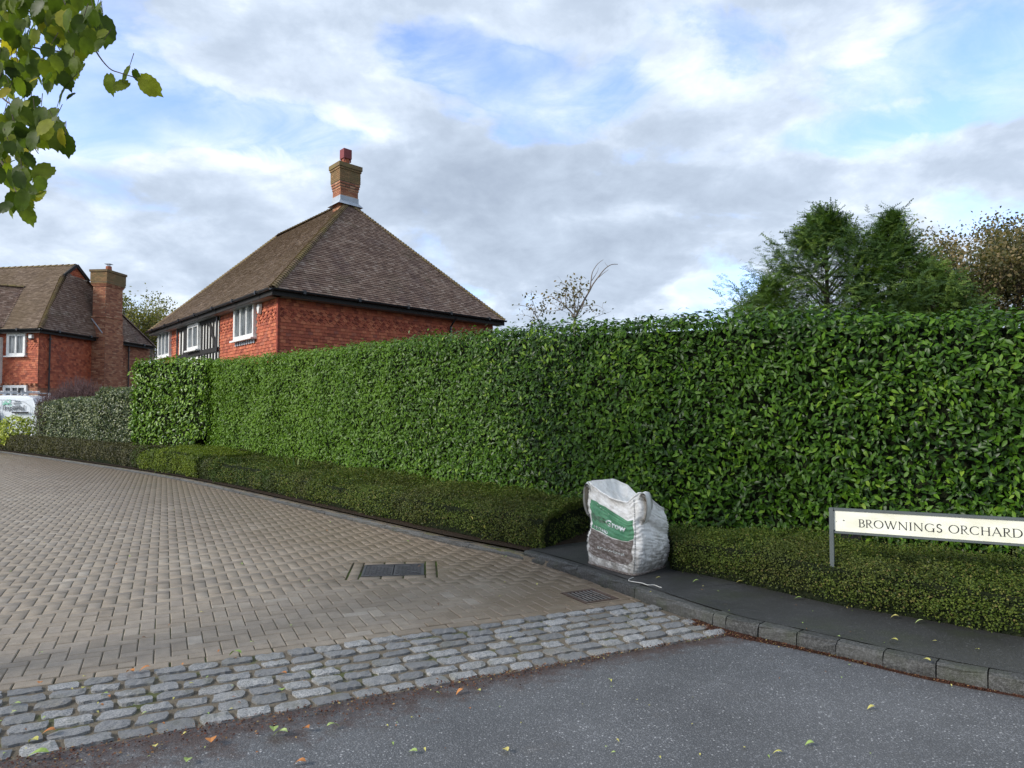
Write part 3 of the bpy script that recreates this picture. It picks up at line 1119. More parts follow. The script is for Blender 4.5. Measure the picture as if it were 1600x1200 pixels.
# ---- gully grate
gul = empty('gully_grate', (gc.x, gc.y, 0))
tag(gul, 'rusty iron gully grate against the kerb at the end of the sett strip', 'drain grate')
GX, GY = Vector((gt.x, gt.y, 0)), Vector((-gt.y, gt.x, 0))
b = MB()
for sg in (-1, 1):
    b.box(gc + GY * sg * (GD / 2 - .015) + Vector((0, 0, -.014)), (GW, .03, .032), GUL_A)
    b.box(gc + GX * sg * (GW / 2 - .015) + Vector((0, 0, -.014)), (.03, GD - .061, .031), GUL_A)
b.build('frame', MATS['rusty_iron'], gul)
for i in range(7):
    b = MB()
    p = gc + GY * ((i + .5) / 7 - .5) * (GD - .058)
    b.box(p + Vector((0, 0, -.0045)), (GW - .062, .0085, .007), GUL_A)
    b.build('bar', MATS['worn_iron'], gul)
b = MB()
b.box(gc + Vector((0, 0, -.0050)), (.012, GD - .062, .007), GUL_A)
b.build('cross_bar', MATS['rusty_iron'], gul)
b = MB()
vs = [gc + GX * (x * (GW - .012) / 2) + GY * (y * (GD - .012) / 2) + Vector((0, 0, z)) for z in (-.45, -.031) for x, y in ((-1, -1), (1, -1), (1, 1), (-1, 1))]
b.add(vs, [(0, 1, 2, 3)] + [(k, 4 + k, 4 + (k + 1) % 4, (k + 1) % 4) for k in range(4)])
b.build('pit', MATS['dark_pit'], gul)
# ================================================================== HOUSES
Z3 = Vector((0, 0, 1))


def face_tiles(b, O, u, up, nrm, poly, gauge, width, lift, clip=None, kind='plain', mi=0, bands=(), start=0):
    """courses of single tiles on a plane: O origin, u along, up upwards, poly convex in (u,s)"""
    smin, smax = min(p[1] for p in poly), max(p[1] for p in poly)
    j = 0
    s = smin
    while s < smax - .01:
        # range of u inside the polygon
        us = []
        for k in range(len(poly)):
            (x0, y0), (x1, y1) = poly[k], poly[(k + 1) % len(poly)]
            ym = min(s + gauge * .5, smax - 1e-4)
            if (y0 - ym) * (y1 - ym) < 0:
                us.append(x0 + (x1 - x0) * (ym - y0) / (y1 - y0))
        if len(us) >= 2:
            ua, ub = min(us), max(us)
            x = ua - random.uniform(0, .01) - (width / 2 if j % 2 else 0)
            while x < ub:
                x0, x1 = max(x, ua), min(x + width, ub)
                x += width
                if x1 - x0 < .03:
                    continue
                if clip and clip((x0 + x1) / 2, s + gauge / 2):
                    continue
                l = lift * random.uniform(.75, 1.3)
                g = .0018
                s1 = min(s + gauge + .012, smax)
                ds = random.uniform(-.004, .004)
                p0, p1 = O + u * (x0 + g) + up * (s + ds), O + u * (x1 - g) + up * (s + ds)
                p2, p3 = O + u * (x1 - g) + up * s1, O + u * (x0 + g) + up * s1
                band = any(a <= s < c for a, c in bands)
                if band:
                    pm = O + u * ((x0 + x1) / 2) + up * (s + ds - .03)
                    q0, q1 = p0 + up * .028, p1 + up * .028
                    vs = [q0 + nrm * l, pm + nrm * (l + .004), q1 + nrm * l, p2 + nrm * .002, p3 + nrm * .002, q0, pm, q1]
                    b.add(vs, [(0, 1, 2, 3, 4), (5, 6, 1, 0), (6, 7, 2, 1)], mi=mi)
                else:
                    vs = [p0 + nrm * l, p1 + nrm * l, p2 + nrm * .002, p3 + nrm * .002, p0 - nrm * .004, p1 - nrm * .004]
                    b.add(vs, [(0, 1, 2, 3), (4, 5, 1, 0)], mi=mi)
        s += gauge
        j += 1


def roof_slope(house, E0, E1, top, mat_, name='roof_tiles', gauge=.105):
    """E0,E1 eave ends (3D), top list of 3D points going round; tiles plus a plain deck under them"""
    O = Vector(E0)
    u = (Vector(E1) - O).normalized()
    nrm = u.cross(Vector(top[0]) - O).normalized()
    if nrm.z < 0:
        nrm = -nrm
    up = nrm.cross(u)
    if up.z < 0:
        up = -up
    poly = [(0, 0), ((Vector(E1) - O).length, 0)] + [((Vector(p) - O).dot(u), (Vector(p) - O).dot(up)) for p in top]
    deck = MB()
    deck.add([O + u * x + up * y - nrm * .02 for x, y in poly], [tuple(range(len(poly)))])
    dk = deck.build('roof', mat_, house)
    b = MB()
    face_tiles(b, O, u, up, nrm, poly, gauge, .165, .022)
    o = b.build(name, mat_, dk, kind='stuff')
    return dk, (O, u, up, nrm)


def cap_tiles(parent, A, B, m, n, name='hip_tile', w=.13, both=(None, None)):
    """half-round / bonnet tiles from A (low) to B (high)"""
    A, B = Vector(A), Vector(B)
    d = (B - A).normalized()
    side = d.cross(Z3).normalized()
    upv = side.cross(d)
    L = (B - A).length / n
    prof = [(-1.0, -.75), (-.6, -.12), (0, .18), (.6, -.12), (1.0, -.75)]
    b = MB()
    vs = []
    for k, (y, lf, sc_) in enumerate(((0, .035, 1.0), (L * 1.12, .0, .86))):
        for px_, pz in prof:
            vs.append((px_ * w * sc_, y, pz * w * .8 + lf))
    vs += [(px_ * w, 0, pz * w * .8 + lf - .02) for px_, pz in prof for lf in (.035,)]
    fs = [(i, i + 1, 6 + i, 5 + i) for i in range(4)] + [(10 + i, 11 + i, i + 1, i) for i in range(4)]
    b.add(vs, fs, r=0)
    me = b.mesh(name, m)
    R = Matrix((side, d, upv)).transposed().to_4x4()
    for i in range(n):
        p = A + d * (L * i)
        child_at(name, me, parent, Matrix.Translation(p) @ R @ Matrix.Rotation(random.uniform(-.03, .03), 4, 'Y'))


def bricks_face(b, O, u, nrm, L, z0, z1, off=0.0, mi=0):
    """stretcher bond bricks standing 6 mm proud of the wall plane at O"""
    z, j = z0, 0
    while z < z1 - .02:
        h = min(.065, z1 - z)
        x = -.1125 if j % 2 else 0
        while x < L:
            x0, x1 = max(x, 0), min(x + .215, L)
            x += .225
            if x1 - x0 < .03:
                continue
            o_ = nrm * (.006 + random.uniform(-.001, .002) + off)
            a, c = O + u * x0 + o_, O + u * x1 + o_
            base = O + nrm * off
            vs = [Vector((a.x, a.y, z)), Vector((c.x, c.y, z)), Vector((c.x, c.y, z + h)), Vector((a.x, a.y, z + h))]
            bb = nrm * .006
            vs += [v - bb for v in vs]
            b.add(vs, [(0, 1, 2, 3), (4, 5, 1, 0), (3, 2, 6, 7)], mi=mi)
        z += .075
        j += 1


def brick_stack(house, name, c, ux, uy, sx, sy, z0, z1, sections, m1, label=None, corbel=None):
    """rectangular brick chimney: sections = list of (z0, z1, grow, mat index)"""
    st = MB()
    for (a, e, g, mi) in sections:
        st.box(c + Vector((0, 0, (a + e) / 2 - c.z)), (sx + 2 * g - .012, sy + 2 * g - .012, e - a), ax=(ux, uy, Z3), mi=mi)
    o = st.build(name, [MATS['brick_mortar']] * 1, house)
    for mi, mm in enumerate(m1):
        b = MB()
        for (a, e, g, k) in sections:
            if k != mi:
                continue
            hx, hy = sx / 2 + g, sy / 2 + g
            for (un, vn, hn, hv) in ((ux, uy, hy, hx), (uy, ux, hx, hy)):
                for sg in (-1, 1):
                    nrm = vn * sg
                    O = c - un * hv + nrm * (hn - .006)
                    bricks_face(b, Vector((O.x, O.y, 0)), un, nrm, 2 * hv, a + .004, e)
        if b.v:
            b.build('brickwork', mm, o, kind='stuff')
    return o


def gutter(parent, A, B, out):
    A, B, out = Vector(A), Vector(B), Vector(out)
    b = MB()
    d = (B - A).normalized()
    vs, prof = [], [(math.cos(t), math.sin(t)) for t in np.linspace(math.pi, 2 * math.pi, 9)]
    for rr in (.062, .055):
        for P_ in (A, B):
            for x, z in prof:
                vs.append(P_ + out * (x * rr) + Z3 * (z * rr))
    fs = []
    for i in range(8):
        fs.append((i, i + 1, 9 + i + 1, 9 + i))
        fs.append((18 + i, 27 + i, 28 + i, 19 + i))
    fs += [(0, 9, 27, 18), (8, 26, 35, 17)]
    b.add(vs, fs)
    n = max(2, int((B - A).length / 1.9))
    for i in range(n):
        p = A + (B - A) * ((i + .5) / n)
        b.box(p + Z3 * -.02, (.09, .15, .11), ax=(d, out, Z3))
    return b.build('gutter', MATS['black_gutter'], parent)


def window(parent, O, u, nrm, x0, x1, z0, z1, lights, glass='window_glass', rec=.03, transom=None):
    """casement: frame, sill, one pane per light; O at z=0 on the wall plane"""
    def P_(x, z, o=0.0):
        q_ = O + u * x + nrm * o
        return Vector((q_.x, q_.y, z))
    b = MB()
    ax = (u, nrm, Z3)
    fw_ = .075
    cx_, cz, w, h = (x0 + x1) / 2, (z0 + z1) / 2, x1 - x0, z1 - z0
    for xx in (x0 + fw_ / 2, x1 - fw_ / 2):
        b.box(P_(xx, cz, rec), (fw_, .11, h), ax=ax)
    for zz_ in (z0 + fw_ / 2, z1 - fw_ / 2):
        b.box(P_(cx_, zz_, rec), (w - 2 * fw_, .108, fw_), ax=ax)
    fr = b.build('window', MATS['white_frame'], parent)
    iw = (w - 2 * fw_) / lights
    for i in range(lights):
        xa = x0 + fw_ + i * iw
        b = MB()
        s_ = .045
        for xx in (xa + s_ / 2, xa + iw - s_ / 2):
            b.box(P_(xx, cz, rec + .004), (s_ + .004, .09, h - 2 * fw_), ax=ax)
        for zz_ in (z0 + fw_ + s_ / 2, z1 - fw_ - s_ / 2):
            b.box(P_(xa + iw / 2, zz_, rec + .004), (iw - 2 * s_ - .004, .088, s_), ax=ax)
        if i < lights - 1:
            b.box(P_(xa + iw, cz, rec + .012), (.05, .1, h - 2 * fw_), ax=ax)
        b.build('sash', MATS['white_frame'], fr)
        b = MB()
        b.box(P_(xa + iw / 2, cz, rec - .01), (iw - 2 * s_ + .01, .012, h - 2 * fw_ - 2 * s_ + .01), ax=ax)
        b.build('pane', MATS[glass], fr)
    b = MB()
    b.box(P_(cx_, z0 - .03, rec + .05), (w + .12, .20, .055), ax=ax)
    b.build('sill', MATS['white_frame'], fr)
    return fr


def downpipe(parent, x, y, z0, z1):
    b = MB()
    b.tube([(x, y, z0), (x, y, z1)], .035, 8)
    for z in np.arange(z0 + .4, z1, 1.4):
        b.box((x, y, z), (.10, .10, .05))
    return b.build('downpipe', MATS['black_gutter'], parent)


# ---------------- near house with the steep hipped roof
HE = 5.10
def eave_pt(px, py, z):
    d = pix_dir(px, py)
    t = (z - CAM_H) / d.z
    return Vector((d.x * t, d.y * t, z))
A = eave_pt(425, 449, HE)
B = eave_pt(232, 518, HE)
C_ = eave_pt(789, 501, HE)
Dd = B + (C_ - A)
h1 = empty('brick_house', (A.x, A.y, 0))
tag(h1, 'red tile hung house with steep brown hipped roof and chimney right behind the laurel hedge', 'house')
uAB, uAC = (B - A).normalized(), (C_ - A).normalized()
nAB = Vector((uAB.y, -uAB.x, 0)) * 1.0
if nAB.dot(Vector((-1, -1, 0))) < 0:
    nAB = -nAB
nAC = Vector((-uAC.y, uAC.x, 0))
if nAC.dot(Vector((1, -1, 0))) < 0:
    nAC = -nAC
mid = A + (C_ - A) / 2
# apex on the view ray of x=543 along the ridge axis
dd = pix_dir(543, 316)
# mid + uAB*t  in plan on the ray
det = uAB.x * (-dd.y) + dd.x * uAB.y
t_ = (-mid.x * (-dd.y) + (-dd.x) * mid.y) / det if abs(det) > 1e-6 else 4
sol = np.linalg.solve(np.array([[uAB.x, -dd.x], [uAB.y, -dd.y]]), np.array([-mid.x, -mid.y]))
AP = mid + uAB * sol[0]
AP.z = CAM_H + dd.z * sol[1]
d2 = pix_dir(434, 361)
sol2 = np.linalg.solve(np.array([[uAB.x, -d2.x], [uAB.y, -d2.y]]), np.array([-mid.x, -mid.y]))
RP = mid + uAB * min(sol2[0], (B - A).length - 2.2)
RP.z = AP.z + .05
print('apex', AP, 'ridge end', RP, 'AB', (B - A).length, 'AC', (C_ - A).length, sol[0], sol2[0])
rf1, fr1 = roof_slope(h1, A, C_, [AP], MATS['roof_tile'])
rf2, fr2 = roof_slope(h1, B, A, [AP, RP], MATS['brown_roof_tile'])
b = MB()
b.add([Dd, B, RP], [(0, 1, 2)])
b.add([C_, Dd, RP, AP], [(0, 1, 2, 3)])
b.build('roof', MATS['brown_roof_tile'], h1)
cap_tiles(rf1, A + Z3 * .03, AP + Z3 * .03, MATS['mossy_roof_tile'], 62)
cap_tiles(rf1, C_ + Z3 * .03, AP + Z3 * .03, MATS['mossy_roof_tile'], 62)
cap_tiles(rf2, AP + Z3 * .03, RP + Z3 * .03, MATS['mossy_roof_tile'], 26, 'ridge_tile')
cap_tiles(rf2, B + Z3 * .03, RP + Z3 * .03, MATS['mossy_roof_tile'], 50)
# walls, set in under the eaves
OV = .36
Aw = A + (uAB + uAC) * OV
Bw = B - uAB * OV + uAC * OV
Cw = C_ - uAC * OV + uAB * OV
Dw = Dd - uAC * OV - uAB * OV
b = MB()
ring = [Aw, Bw, Dw, Cw]
vs = [Vector((p.x, p.y, .05)) for p in ring] + [Vector((p.x, p.y, HE - .12)) for p in ring]
b.add(vs, [(0, 1, 5, 4), (1, 2, 6, 5), (2, 3, 7, 6), (3, 0, 4, 7), (4, 5, 6, 7)])
w1 = b.build('wall', MATS['brick_mortar'], h1)
# windows: find run lengths on the AB wall
Aw0, Bw0, Cw0 = (Vector((p.x, p.y, 0)) for p in (Aw, Bw, Cw))
nABv = nAB.normalized()
LW = (Bw0 - Aw0).length


def wall_x(px, py=500, O=None, u=None, n=None):
    p = on_plane(px, py, O or Aw0, n or nABv)
    return (p - (O or Aw0)).dot(u or uAB), p.z


w1x = (wall_x(401)[0], wall_x(369.5)[0])
w1z = (wall_x(385, 530)[1], wall_x(385, 473)[1])
w2x = (wall_x(316)[0], wall_x(299)[0])
w2z = (wall_x(307, 547)[1], wall_x(307, 507)[1])
w3x = (wall_x(269)[0], wall_x(251)[0])
bay = (wall_x(343.5)[0], wall_x(282)[0])
print('win', w1x, w1z, w2x, w2z, w3x, bay)
TZ = 2.5
holes_ = [(w1x[0], w1x[1], w1z[0], w1z[1]), (bay[0], bay[1], 0, 9), (w3x[0], w3x[1], w1z[0], w1z[1])]
b = MB()
bz = wall_x(415, 492)[1]
bands_ = ((bz - .2, bz + .2),)
face_tiles(b, Aw0, uAB, Z3, nABv, [(0, TZ), (LW, TZ), (LW, HE - .15), (0, HE - .15)], .1, .165, .02,
           clip=lambda x, z: any(a - .02 < x < c + .02 and z0 - .02 < z < z1 + .02 for a, c, z0, z1 in holes_), bands=bands_)
b.build('hung_tiles', MATS['wall_tile'], w1, kind='stuff')
b = MB()
nACv = nAC.normalized()
LC = (Cw0 - Aw0).length
face_tiles(b, Aw0, uAC, Z3, nACv, [(0, TZ), (LC, TZ), (LC, HE - .15), (0, HE - .15)], .1, .165, .02, bands=((bz - .2, bz + .2),))
b.build('hung_tiles', MATS['wall_tile'], w1, kind='stuff')
# darker diamond courses
for (O, u, n, L) in ((Aw0, uAB, nABv, LW), (Aw0, uAC, nACv, LC)):
    b = MB()
    x = .1
    while x < L - .1:
        if not any(a - .05 < x < c + .05 for a, c, z0, z1 in holes_) or O is Aw0 and u is uAC:
            for r_ in range(3):
                p = O + u * (x + (.0825 if r_ % 2 else 0)) + n * .036
                z = bz - .13 + r_ * .1
                b.add([p + Z3 * (z - .035), p + u * .075 + Z3 * (z + .02), p + Z3 * (z + .045), p - u * .075 + Z3 * (z + .02)], [(0, 1, 2, 3)] if True else [])
        x += .33
    b.build('diamond_tiles', MATS['dark_wall_tile'], w1, kind='stuff')
# corner tiles
b = MB()
z = TZ
while z < HE - .2:
    b.box(Vector((Aw.x, Aw.y, z + .05)) + (nABv + nACv).normalized() * .01, (.075, .075, .1), rz=math.atan2(uAC.y, uAC.x))
    z += .1
b.build('corner_tiles', MATS['dark_wall_tile'], w1, kind='stuff')
window(h1, Aw0, uAB, nABv, *w1x, *w1z, 3, 'curtain_glass', rec=.05)
window(h1, Aw0, uAB, nABv, *w3x, *w1z, 3, 'curtain_glass', rec=.05)
b = MB()
bl = bay[1] - bay[0]
bc = Aw0 + uAB * (bay[0] + bl / 2)
b.box(bc + Z3 * ((HE - .2 + 2.0) / 2) + nABv * .0, (bl, .07, HE - .2 - 2.0), ax=(uAB, nABv, Z3))
pan = b.build('render_panel', MATS['white_render'], h1)
def studs(x0, x1, n, z0, z1, slant=0):
    for i in range(n):
        b = MB()
        x = x0 + (x1 - x0) * (i + .5) / n
        b.beam(Aw0 + uAB * x + Z3 * z0 + nABv * .045, Aw0 + uAB * (x + slant) + Z3 * z1 + nABv * .045, .13, .05, up=tuple(nABv))
        b.build('timber_stud', MATS['black_timber'], h1)
zt, zm, zb = HE - .25, w2z[0] - .15, 2.3
studs(bay[0], w2x[0], 6, zm, zt)
studs(bay[0], w2x[0] + .3, 7, zb, zm)
studs(w2x[1] + .1, bay[1], 2, zb, zt, .0)
for (xa, za, xb, zb_) in ((bay[0] + .1, zm, bay[0] + 1.0, zt), (bay[1] - .1, zb + .3, w2x[1] + .2, zt)):
    b = MB()
    b.beam(Aw0 + uAB * xa + Z3 * za + nABv * .06, Aw0 + uAB * xb + Z3 * zb_ + nABv * .06, .16, .05, up=tuple(nABv))
    b.build('timber_brace', MATS['black_timber'], h1)
for z in (zm, zt, zb + .05):
    b = MB()
    b.box(bc + Z3 * z + nABv * .055, (bl, .065, .16), ax=(uAB, nABv, Z3))
    b.build('timber_rail', MATS['black_timber'], h1)
b = MB()
b.box(Aw0 + uAB * (w2x[1] + .45) + Z3 * 3.5 + nABv * .07, (.5, .05, 2.6), ax=(uAB, nABv, Z3))
b.build('dark_post', MATS['black_timber'], h1)
for x in (bay[0] - .03, bay[1] + .03):
    p = Aw0 + uAB * x + nABv * .1
    b = MB()
    b.tube([p + Z3 * .3, p + Z3 * (HE - .2)], .035, 8)
    b.build('downpipe', MATS['black_gutter'], h1)
window(h1, Aw0, uAB, nABv, *w2x, *w2z, 2, 'curtain_glass', rec=.09)
# lead strip under the first window
b = MB()
for i in range(9):
    x = w1x[0] + (w1x[1] - w1x[0]) * (i + .5) / 9
    b.box(Aw0 + uAB * x + Z3 * (w1z[0] - .11) + nABv * .05, (.14, .012, .13), ax=(uAB, nABv, Z3))
b.build('lead_apron', MATS['lead'], h1)
# alarm box
x, z = wall_x(409, 483)
b = MB()
pr = [(-.10, .16), (.10, .16), (.12, .05), (.05, -.16), (-.05, -.16), (-.12, .05)]
p0 = Aw0 + uAB * x + Z3 * z
vs = [p0 + uAB * q_ + Z3 * r_ + nABv * .04 for q_, r_ in pr] + [p0 + uAB * q_ * .85 + Z3 * r_ * .85 + nABv * .12 for q_, r_ in pr]
b.add(vs, [(6, 7, 8, 9, 10, 11)] + [(i, (i + 1) % 6, 6 + (i + 1) % 6, 6 + i) for i in range(6)])
b.build('alarm_box', MATS['white_frame'], h1)
# fascia, soffit, gutters
for (P_, Q_, n, name) in ((B, A, nABv, 'f'), (A, C_, nACv, 'g')):
    d = (Q_ - P_).normalized()
    b = MB()
    b.box((P_ + Q_) / 2 - n * .03 - Z3 * .10, ((Q_ - P_).length - .02, .03, .2), ax=(d, n, Z3))
    b.build('fascia', MATS['black_timber'], h1)
    b = MB()
    b.box((P_ + Q_) / 2 - n * .20 - Z3 * .19, ((Q_ - P_).length - .2, .30, .02), ax=(d, n, Z3))
    b.build('soffit', MATS['soffit_grey'], h1)
    gutter(h1, P_ + n * .06 - Z3 * .01, Q_ + n * .06 - Z3 * .01, n)
xp, zp = wall_x(702, 497, Aw0, uAC, nACv)
b = MB()
p = Aw0 + uAC * xp + nACv * .08
b.tube([p + Z3 * .3, p + Z3 * (HE - .45), p + nACv * .28 + Z3 * (HE - .15)], .035, 8)
b.build('downpipe', MATS['black_gutter'], h1)
# chimney
cz0, cz1 = AP.z - .55, None
stk_c = AP + uAB * .18 - uAC * .0
yb = AP.y
def zpx(px, py, y):
    return at(px, py, y).z
zc = lambda py: zpx(540, py, stk_c.y - .3)
sw = .74
secs = [(AP.z - .9, zc(297), 0, 0), (zc(297), zc(293), .020, 0), (zc(293), zc(289), .040, 0), (zc(289), zc(285), .060, 0), (zc(285), zc(267), .072, 1), (zc(267), zc(263.5), .10, 1)]
stk = brick_stack(h1, 'chimney', stk_c, uAC, uAB, .80, .66, 0, 0, secs, [MATS['brick'], MATS['weathered_brick']])
b = MB()
b.box(stk_c + Z3 * ((zc(263.5) + zc(257)) / 2 - stk_c.z), (1.06, .92, zc(257) - zc(263.5)), ax=(uAC, uAB, Z3))
b.build('chimney_cap', MATS['mossy_roof_tile'], stk)
b = MB()
p = stk_c.copy(); p.z = zc(257)
b.tube([p, p + Z3 * .14, p + Z3 * .30], [.19, .15, .15], 12)
b.build('chimney_pot', MATS['terracotta'], stk)
b = MB()
b.box(p + Z3 * .48, (.36, .36, .36), ax=(uAC, uAB, Z3))
for i in (-1, 1):
    for j in (-1, 1):
        b.box(p + uAC * .14 * i + uAB * .14 * j + Z3 * .24, (.04, .04, .14), ax=(uAC, uAB, Z3))
b.build('cowl', MATS['red_cowl'], stk)
b = MB()
zf = zc(312)
b.box(stk_c + Z3 * (zf - .0 - stk_c.z), (.84, .70, .24), ax=(uAC, uAB, Z3))
vs = []
for g, z in ((.0, -.10), (.14, -.26)):
    for i, j in ((-1, -1), (1, -1), (1, 1), (-1, 1)):
        q_ = stk_c + uAC * i * (.42 + g) + uAB * j * (.35 + g)
        vs.append(Vector((q_.x, q_.y, zf + z + .03)))
b.add(vs, [(k, (k + 1) % 4, 4 + (k + 1) % 4, 4 + k) for k in range(4)])
b.build('lead_flashing', MATS['lead'], stk)

# ---------------- far house on the left
E2 = 5.4
A2 = eave_pt(62.5, 513, E2)
L2 = eave_pt(0, 514.5, E2)
uL = (L2 - A2); uL.z = 0; uL.normalize()
LL = A2 + uL * 9.0
B2 = eave_pt(241, 541, E2)
uS = (B2 - A2).normalized()
G_apex = at(118, 415, A2.y + 4.0)
uR = (at(0, 426, G_apex.y + 1.8) - G_apex)
uR = Vector((uL.x, uL.y, 0))
R_end = G_apex + uR * 8.5
R_end.z = G_apex.z
G_l = at(98, 431, A2.y + 3.3)
G_r = at(137, 440, A2.y + 4.6)
h2 = empty('tiled_house', (A2.x, A2.y, 0))
tag(h2, 'farther red tile hung house at the left edge with a tall side chimney', 'house')
nL = Vector((uL.y, -uL.x, 0))
if nL.y > 0:
    nL = -nL
nS = Vector((uS.y, -uS.x, 0))
if nS.x < 0:
    nS = -nS
r2a, _ = roof_slope(h2, LL, A2, [G_l, G_apex, R_end], MATS['brown_roof_tile'])
r2b, _ = roof_slope(h2, A2, B2, [G_r, G_l], MATS['roof_tile'])
backL = LL + uS * 8.3
b = MB()
b.add([B2, backL, R_end, G_apex, G_r], [(0, 1, 2, 3, 4)])
b.build('roof', MATS['brown_roof_tile'], h2)
b = MB()
gn = (G_r - G_l).cross(G_apex - G_l).normalized()
if gn.x < 0:
    gn = -gn
b.add([G_l, G_r, G_apex], [(0, 1, 2)])
gg = b.build('gablet', MATS['dark_wall_tile'], h2)
b = MB()
gu = (G_r - G_l).normalized()
gv = gn.cross(gu)
gv = gv if gv.z > 0 else -gv
hh = (G_apex - G_l).dot(gv)
face_tiles(b, G_l, gu, gv, gn, [(0, 0), ((G_r - G_l).length, 0), ((G_apex - G_l).dot(gu), hh)], .1, .165, .02)
b.build('hung_tiles', MATS['wall_tile'], gg, kind='stuff')
b = MB()
b.beam(G_l + gn * .04, G_r + gn * .04, .12, .05)
b.build('lead_flashing', MATS['pale_stone'], h2)
b = MB()
b.beam(G_l + gn * .1, G_apex + gn * .1, .10, .14)
b.beam(G_r + gn * .1, G_apex + gn * .1, .10, .14)
b.build('bargeboard', MATS['black_timber'], h2)
cap_tiles(r2a, A2 + Z3 * .03, G_l + Z3 * .03, MATS['mossy_roof_tile'], 48)
cap_tiles(r2b, B2 + Z3 * .03, G_r + Z3 * .03, MATS['roof_tile'], 60)
cap_tiles(r2a, G_apex + Z3 * .05, R_end + Z3 * .05, MATS['mossy_roof_tile'], 24, 'ridge_tile')
# left wing roof in front of the main slope, meeting it in the valley
pn = (A2 - LL).cross(G_l - LL).normalized()
if pn.y > 0:
    pn = -pn
V1 = on_plane(37, 449, LL, pn)
V2 = on_plane(4, 512, LL, pn)
Wr = V1 + Vector((-.80, -.62, 0)).normalized() * 7.5
Wl = V2 + Vector((-.80, -.62, 0)).normalized() * 7.5 * .9
b = MB()
r2c, _ = roof_slope(h2, Wl + (V2 - Wl) * 0, V2, [V1, Wr], MATS['roof_tile'])
cap_tiles(r2c, V1 + Z3 * .05, Wr + Z3 * .05, MATS['mossy_roof_tile'], 22, 'ridge_tile')
cap_tiles(r2c, V2 + Z3 * .02, V1 + Z3 * .02, MATS['roof_tile'], 24, 'valley_tile', w=.09)
b = MB()
Aw2 = A2 - nL * .3 - nS * .3
LLw = LL - nL * .3
Bw2 = B2 - nS * .3
vs = [Vector((p.x, p.y, z)) for z in (.05, E2 - .12) for p in (Aw2, LLw, LLw + uS * 8, Bw2)]
b.add(vs, [(0, 1, 5, 4), (1, 2, 6, 5), (2, 3, 7, 6), (3, 0, 4, 7)])
w2 = b.build('wall', MATS['brick_mortar'], h2)
F0 = Vector((Aw2.x, Aw2.y, 0))
nLv, nSv = nL.normalized(), nS.normalized()
def wx2(px, py, u, n):
    p = on_plane(px, py, F0, n)
    return (p - F0).dot(u), p.z
wa = (wx2(41.5, 540, uL, nLv)[0], wx2(12.5, 540, uL, nLv)[0])
wz = (wx2(27, 556, uL, nLv)[1], wx2(27, 521, uL, nLv)[1])
zs = wx2(60, 599, uL, nLv)[1]
Lf, Ls = 9.0, (B2 - A2).length - .3
cxs = [wx2(px, 560, uS, nSv)[0] for px in (150, 182)]
bz2 = wx2(60, 541, uL, nLv)[1]
b = MB()
face_tiles(b, F0, uL, Z3, nLv, [(0, zs), (Lf, zs), (Lf, E2 - .12), (0, E2 - .12)], .1, .165, .02,
           clip=lambda x, z: wa[0] < x < wa[1] and wz[0] < z < wz[1], bands=((bz2 - .15, bz2 + .12),))
b.build('hung_tiles', MATS['wall_tile'], w2, kind='stuff')
b = MB()
face_tiles(b, F0, uS, Z3, nSv, [(0, zs - .2), (cxs[0], zs - .2), (cxs[0], E2 - .12), (0, E2 - .12)], .1, .165, .02, bands=((bz2 - .15, bz2 + .12),))
b.build('hung_tiles', MATS['wall_tile'], w2, kind='stuff')
b = MB()
bricks_face(b, F0, uL, nLv, 4.5, 1.2, zs)
bricks_face(b, F0, uS, nSv, cxs[0], 1.2, zs - .2)
bricks_face(b, F0 + uS * cxs[0], uS, nSv, Ls - cxs[0], 1.5, E2 - .12)
b.build('brickwork', MATS['brick'], w2, kind='stuff')
# corner quoin of the storey overhang: small dentils under the hung tiles
b = MB()
for i in range(16):
    b.box(F0 + uL * (.1 + i * .25) + Z3 * (zs - .04) + nLv * .05, (.11, .10, .09), ax=(uL, nLv, Z3))
b.build('dentil_course', MATS['brick'], w2, kind='stuff')
window(h2, F0, uL, nLv, *wa, *wz, 2, 'curtain_glass', rec=.04)
g1 = (wx2(43.5, 608, uL, nLv)[0], wx2(7, 608, uL, nLv)[0])
gz = (wx2(25, 622, uL, nLv)[1], wx2(25, 602, uL, nLv)[1])
window(h2, F0, uL, nLv, *g1, gz[0], gz[1], 3, 'window_glass', rec=.04)
b = MB()
b.box(F0 + uL * 2.2 + Z3 * (wx2(58, 619, uL, nLv)[1]) + nLv * .03, (4.6, .09, .12), ax=(uL, nLv, Z3))
b.build('stone_band', MATS['pale_stone'], h2)
x, z = wx2(51, 526, uL, nLv)
b = MB()
b.box(F0 + uL * x + Z3 * z + nLv * .08, (.16, .14, .18), ax=(uL, nLv, Z3))
b.box(F0 + uL * (x - .02) + Z3 * (z - .12) + nLv * .14, (.12, .10, .07), ax=(uL, nLv, Z3), mi=1)
b.build('alarm_box', [MATS['white_frame'], MATS['black_gutter']], h2)
